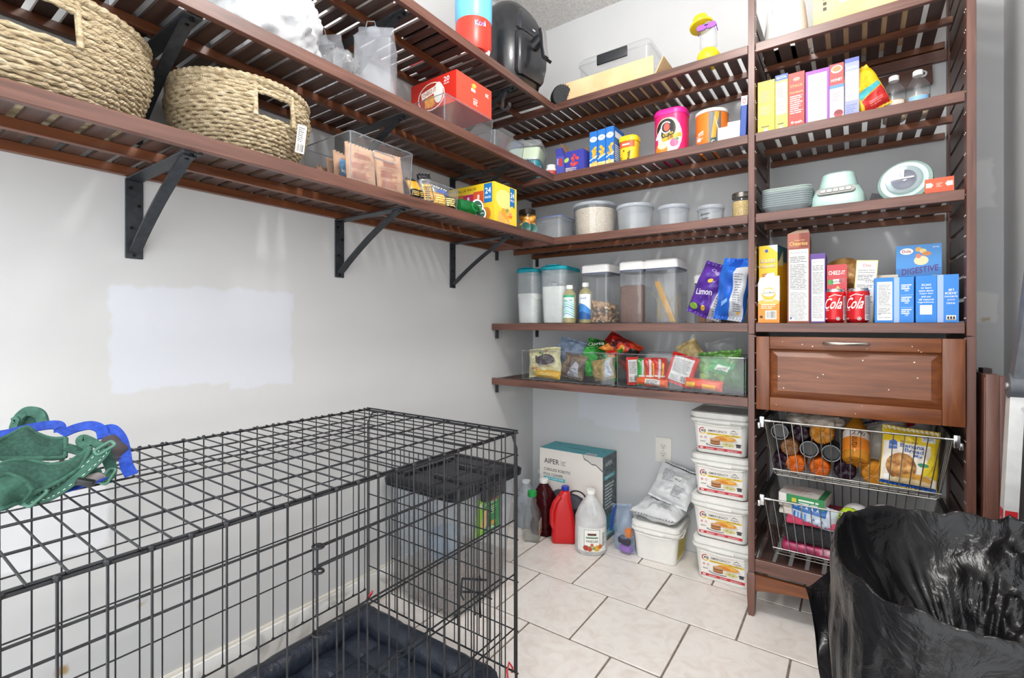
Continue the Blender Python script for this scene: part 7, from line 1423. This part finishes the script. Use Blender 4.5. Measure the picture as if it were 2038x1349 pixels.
def flapfn(u, v):
    A, B, C_, D = Vector((1.532, -1.05, .53)), Vector((1.585, -1.47, .40)), Vector((1.478, -1.17, .515)), Vector((1.575, -1.50, .30))
    p = A.lerp(B, u).lerp(C_.lerp(D, u), v); w = noise.noise_vector(p * 14); p += w * .008 + Vector((-.022 * math.sin(v * PI * .9) * math.sin(u * PI), 0, .012 * math.sin(u * 9) * v)); return (p.x - tcx, p.y - tcy, p.z)
g = MB().grid(flapfn, 30, 14); g.grid(lambda u, v: (lambda p: (p[0] + .0016, p[1], p[2]))(flapfn(1 - u, v)), 30, 14)
part('loose_corner', g, BAGM, t_, 50)
# ================================================================ step ladder at the right wall
ALU = noisy('ladder_white', [(.3, '#c9c9c8'), (.7, '#d8d8d6')], 30, 2, .35, metal=.1)
GRY = noisy('grey_plastic', [(.3, '#4e5156'), (.7, '#5f6267')], 40, 2, .5)
ld = thing('step_ladder', 'folded white and grey step ladder leaning at the right wall', 'ladder', (1.912, -.72, 0))
def rail(x0, y0): return MB().ribbon([(x0 - .045, y0 - .01, .0), (x0, y0, .93)], .034, .012, (0, 1, 0))
part('white_rail', MB().box(-.013, .013, -.02, .02, 0, .97).xf(T((0, R(2.2), 0), (-.055, -.03, 0))), ALU, ld)
part('grey_tread_panel', MB().box(-.006, .006, -.13, -.012, .02, .86).xf(T((0, R(4.2), 0), (-.030, -.05, 0))), GRY, ld)
st = MB()
for i in range(9):
    for j in range(2): st.tube([(-.0085, -.05 - .045 * j, .12 + .085 * i), (-.0105, -.05 - .045 * j, .12 + .085 * i)], [.011, .008], 12)
part('tread_studs', st.xf(T((0, R(4.2), 0), (-.030, -.05, 0))), plain('#6b6e73', .5), ld)
part('hinge_joint', MB().tube([(-.034, -.035, .955), (-.006, -.035, .955)], .030, 24), GRY, ld)
part('joint_screw', MB().tube([(-.0375, -.035, .955), (-.034, -.035, .955)], .008, 14), plain('#c9c9cb', .3, .8), ld)
part('upper_handle', MB().ribbon([(-.018, -.035, .97), (-.008, -.05, 1.08), (.004, -.07, 1.25), (.01, -.075, 1.32)], .044, .022, (0, 1, 0)), GRY, ld)
part('rivet', MB().tube([(-.030, -.03, .70), (-.018, -.03, .70)], .009, 14), plain('#c2c2c4', .3, .8), ld)
part('side_bolt', MB().tube([(-.01, -.052, .902), (-.01, -.072, .902)], .004, 10), plain('#c2c2c4', .3, .8), ld)
a = Art(); a.r(-.014, .55, .028, .10, '#c2242a').t('PELIGRO', 0, .595, .011, '#f4e9e6', .065, rot=-90).r(-.014, .38, .028, .165, '#e3e3e0').lines(-.011, .39, .020, .14, 16, '#7a7a7a')
a.put(ld, lambda x, y, z: (-.0685 + y * .0384 - z, -.03 - x, y), 'warning_sticker')
a.put(ld, lambda x, y, z: (-.055 + y * .0384 + x * .8, -.0505 - z, y), 'warning_sticker')
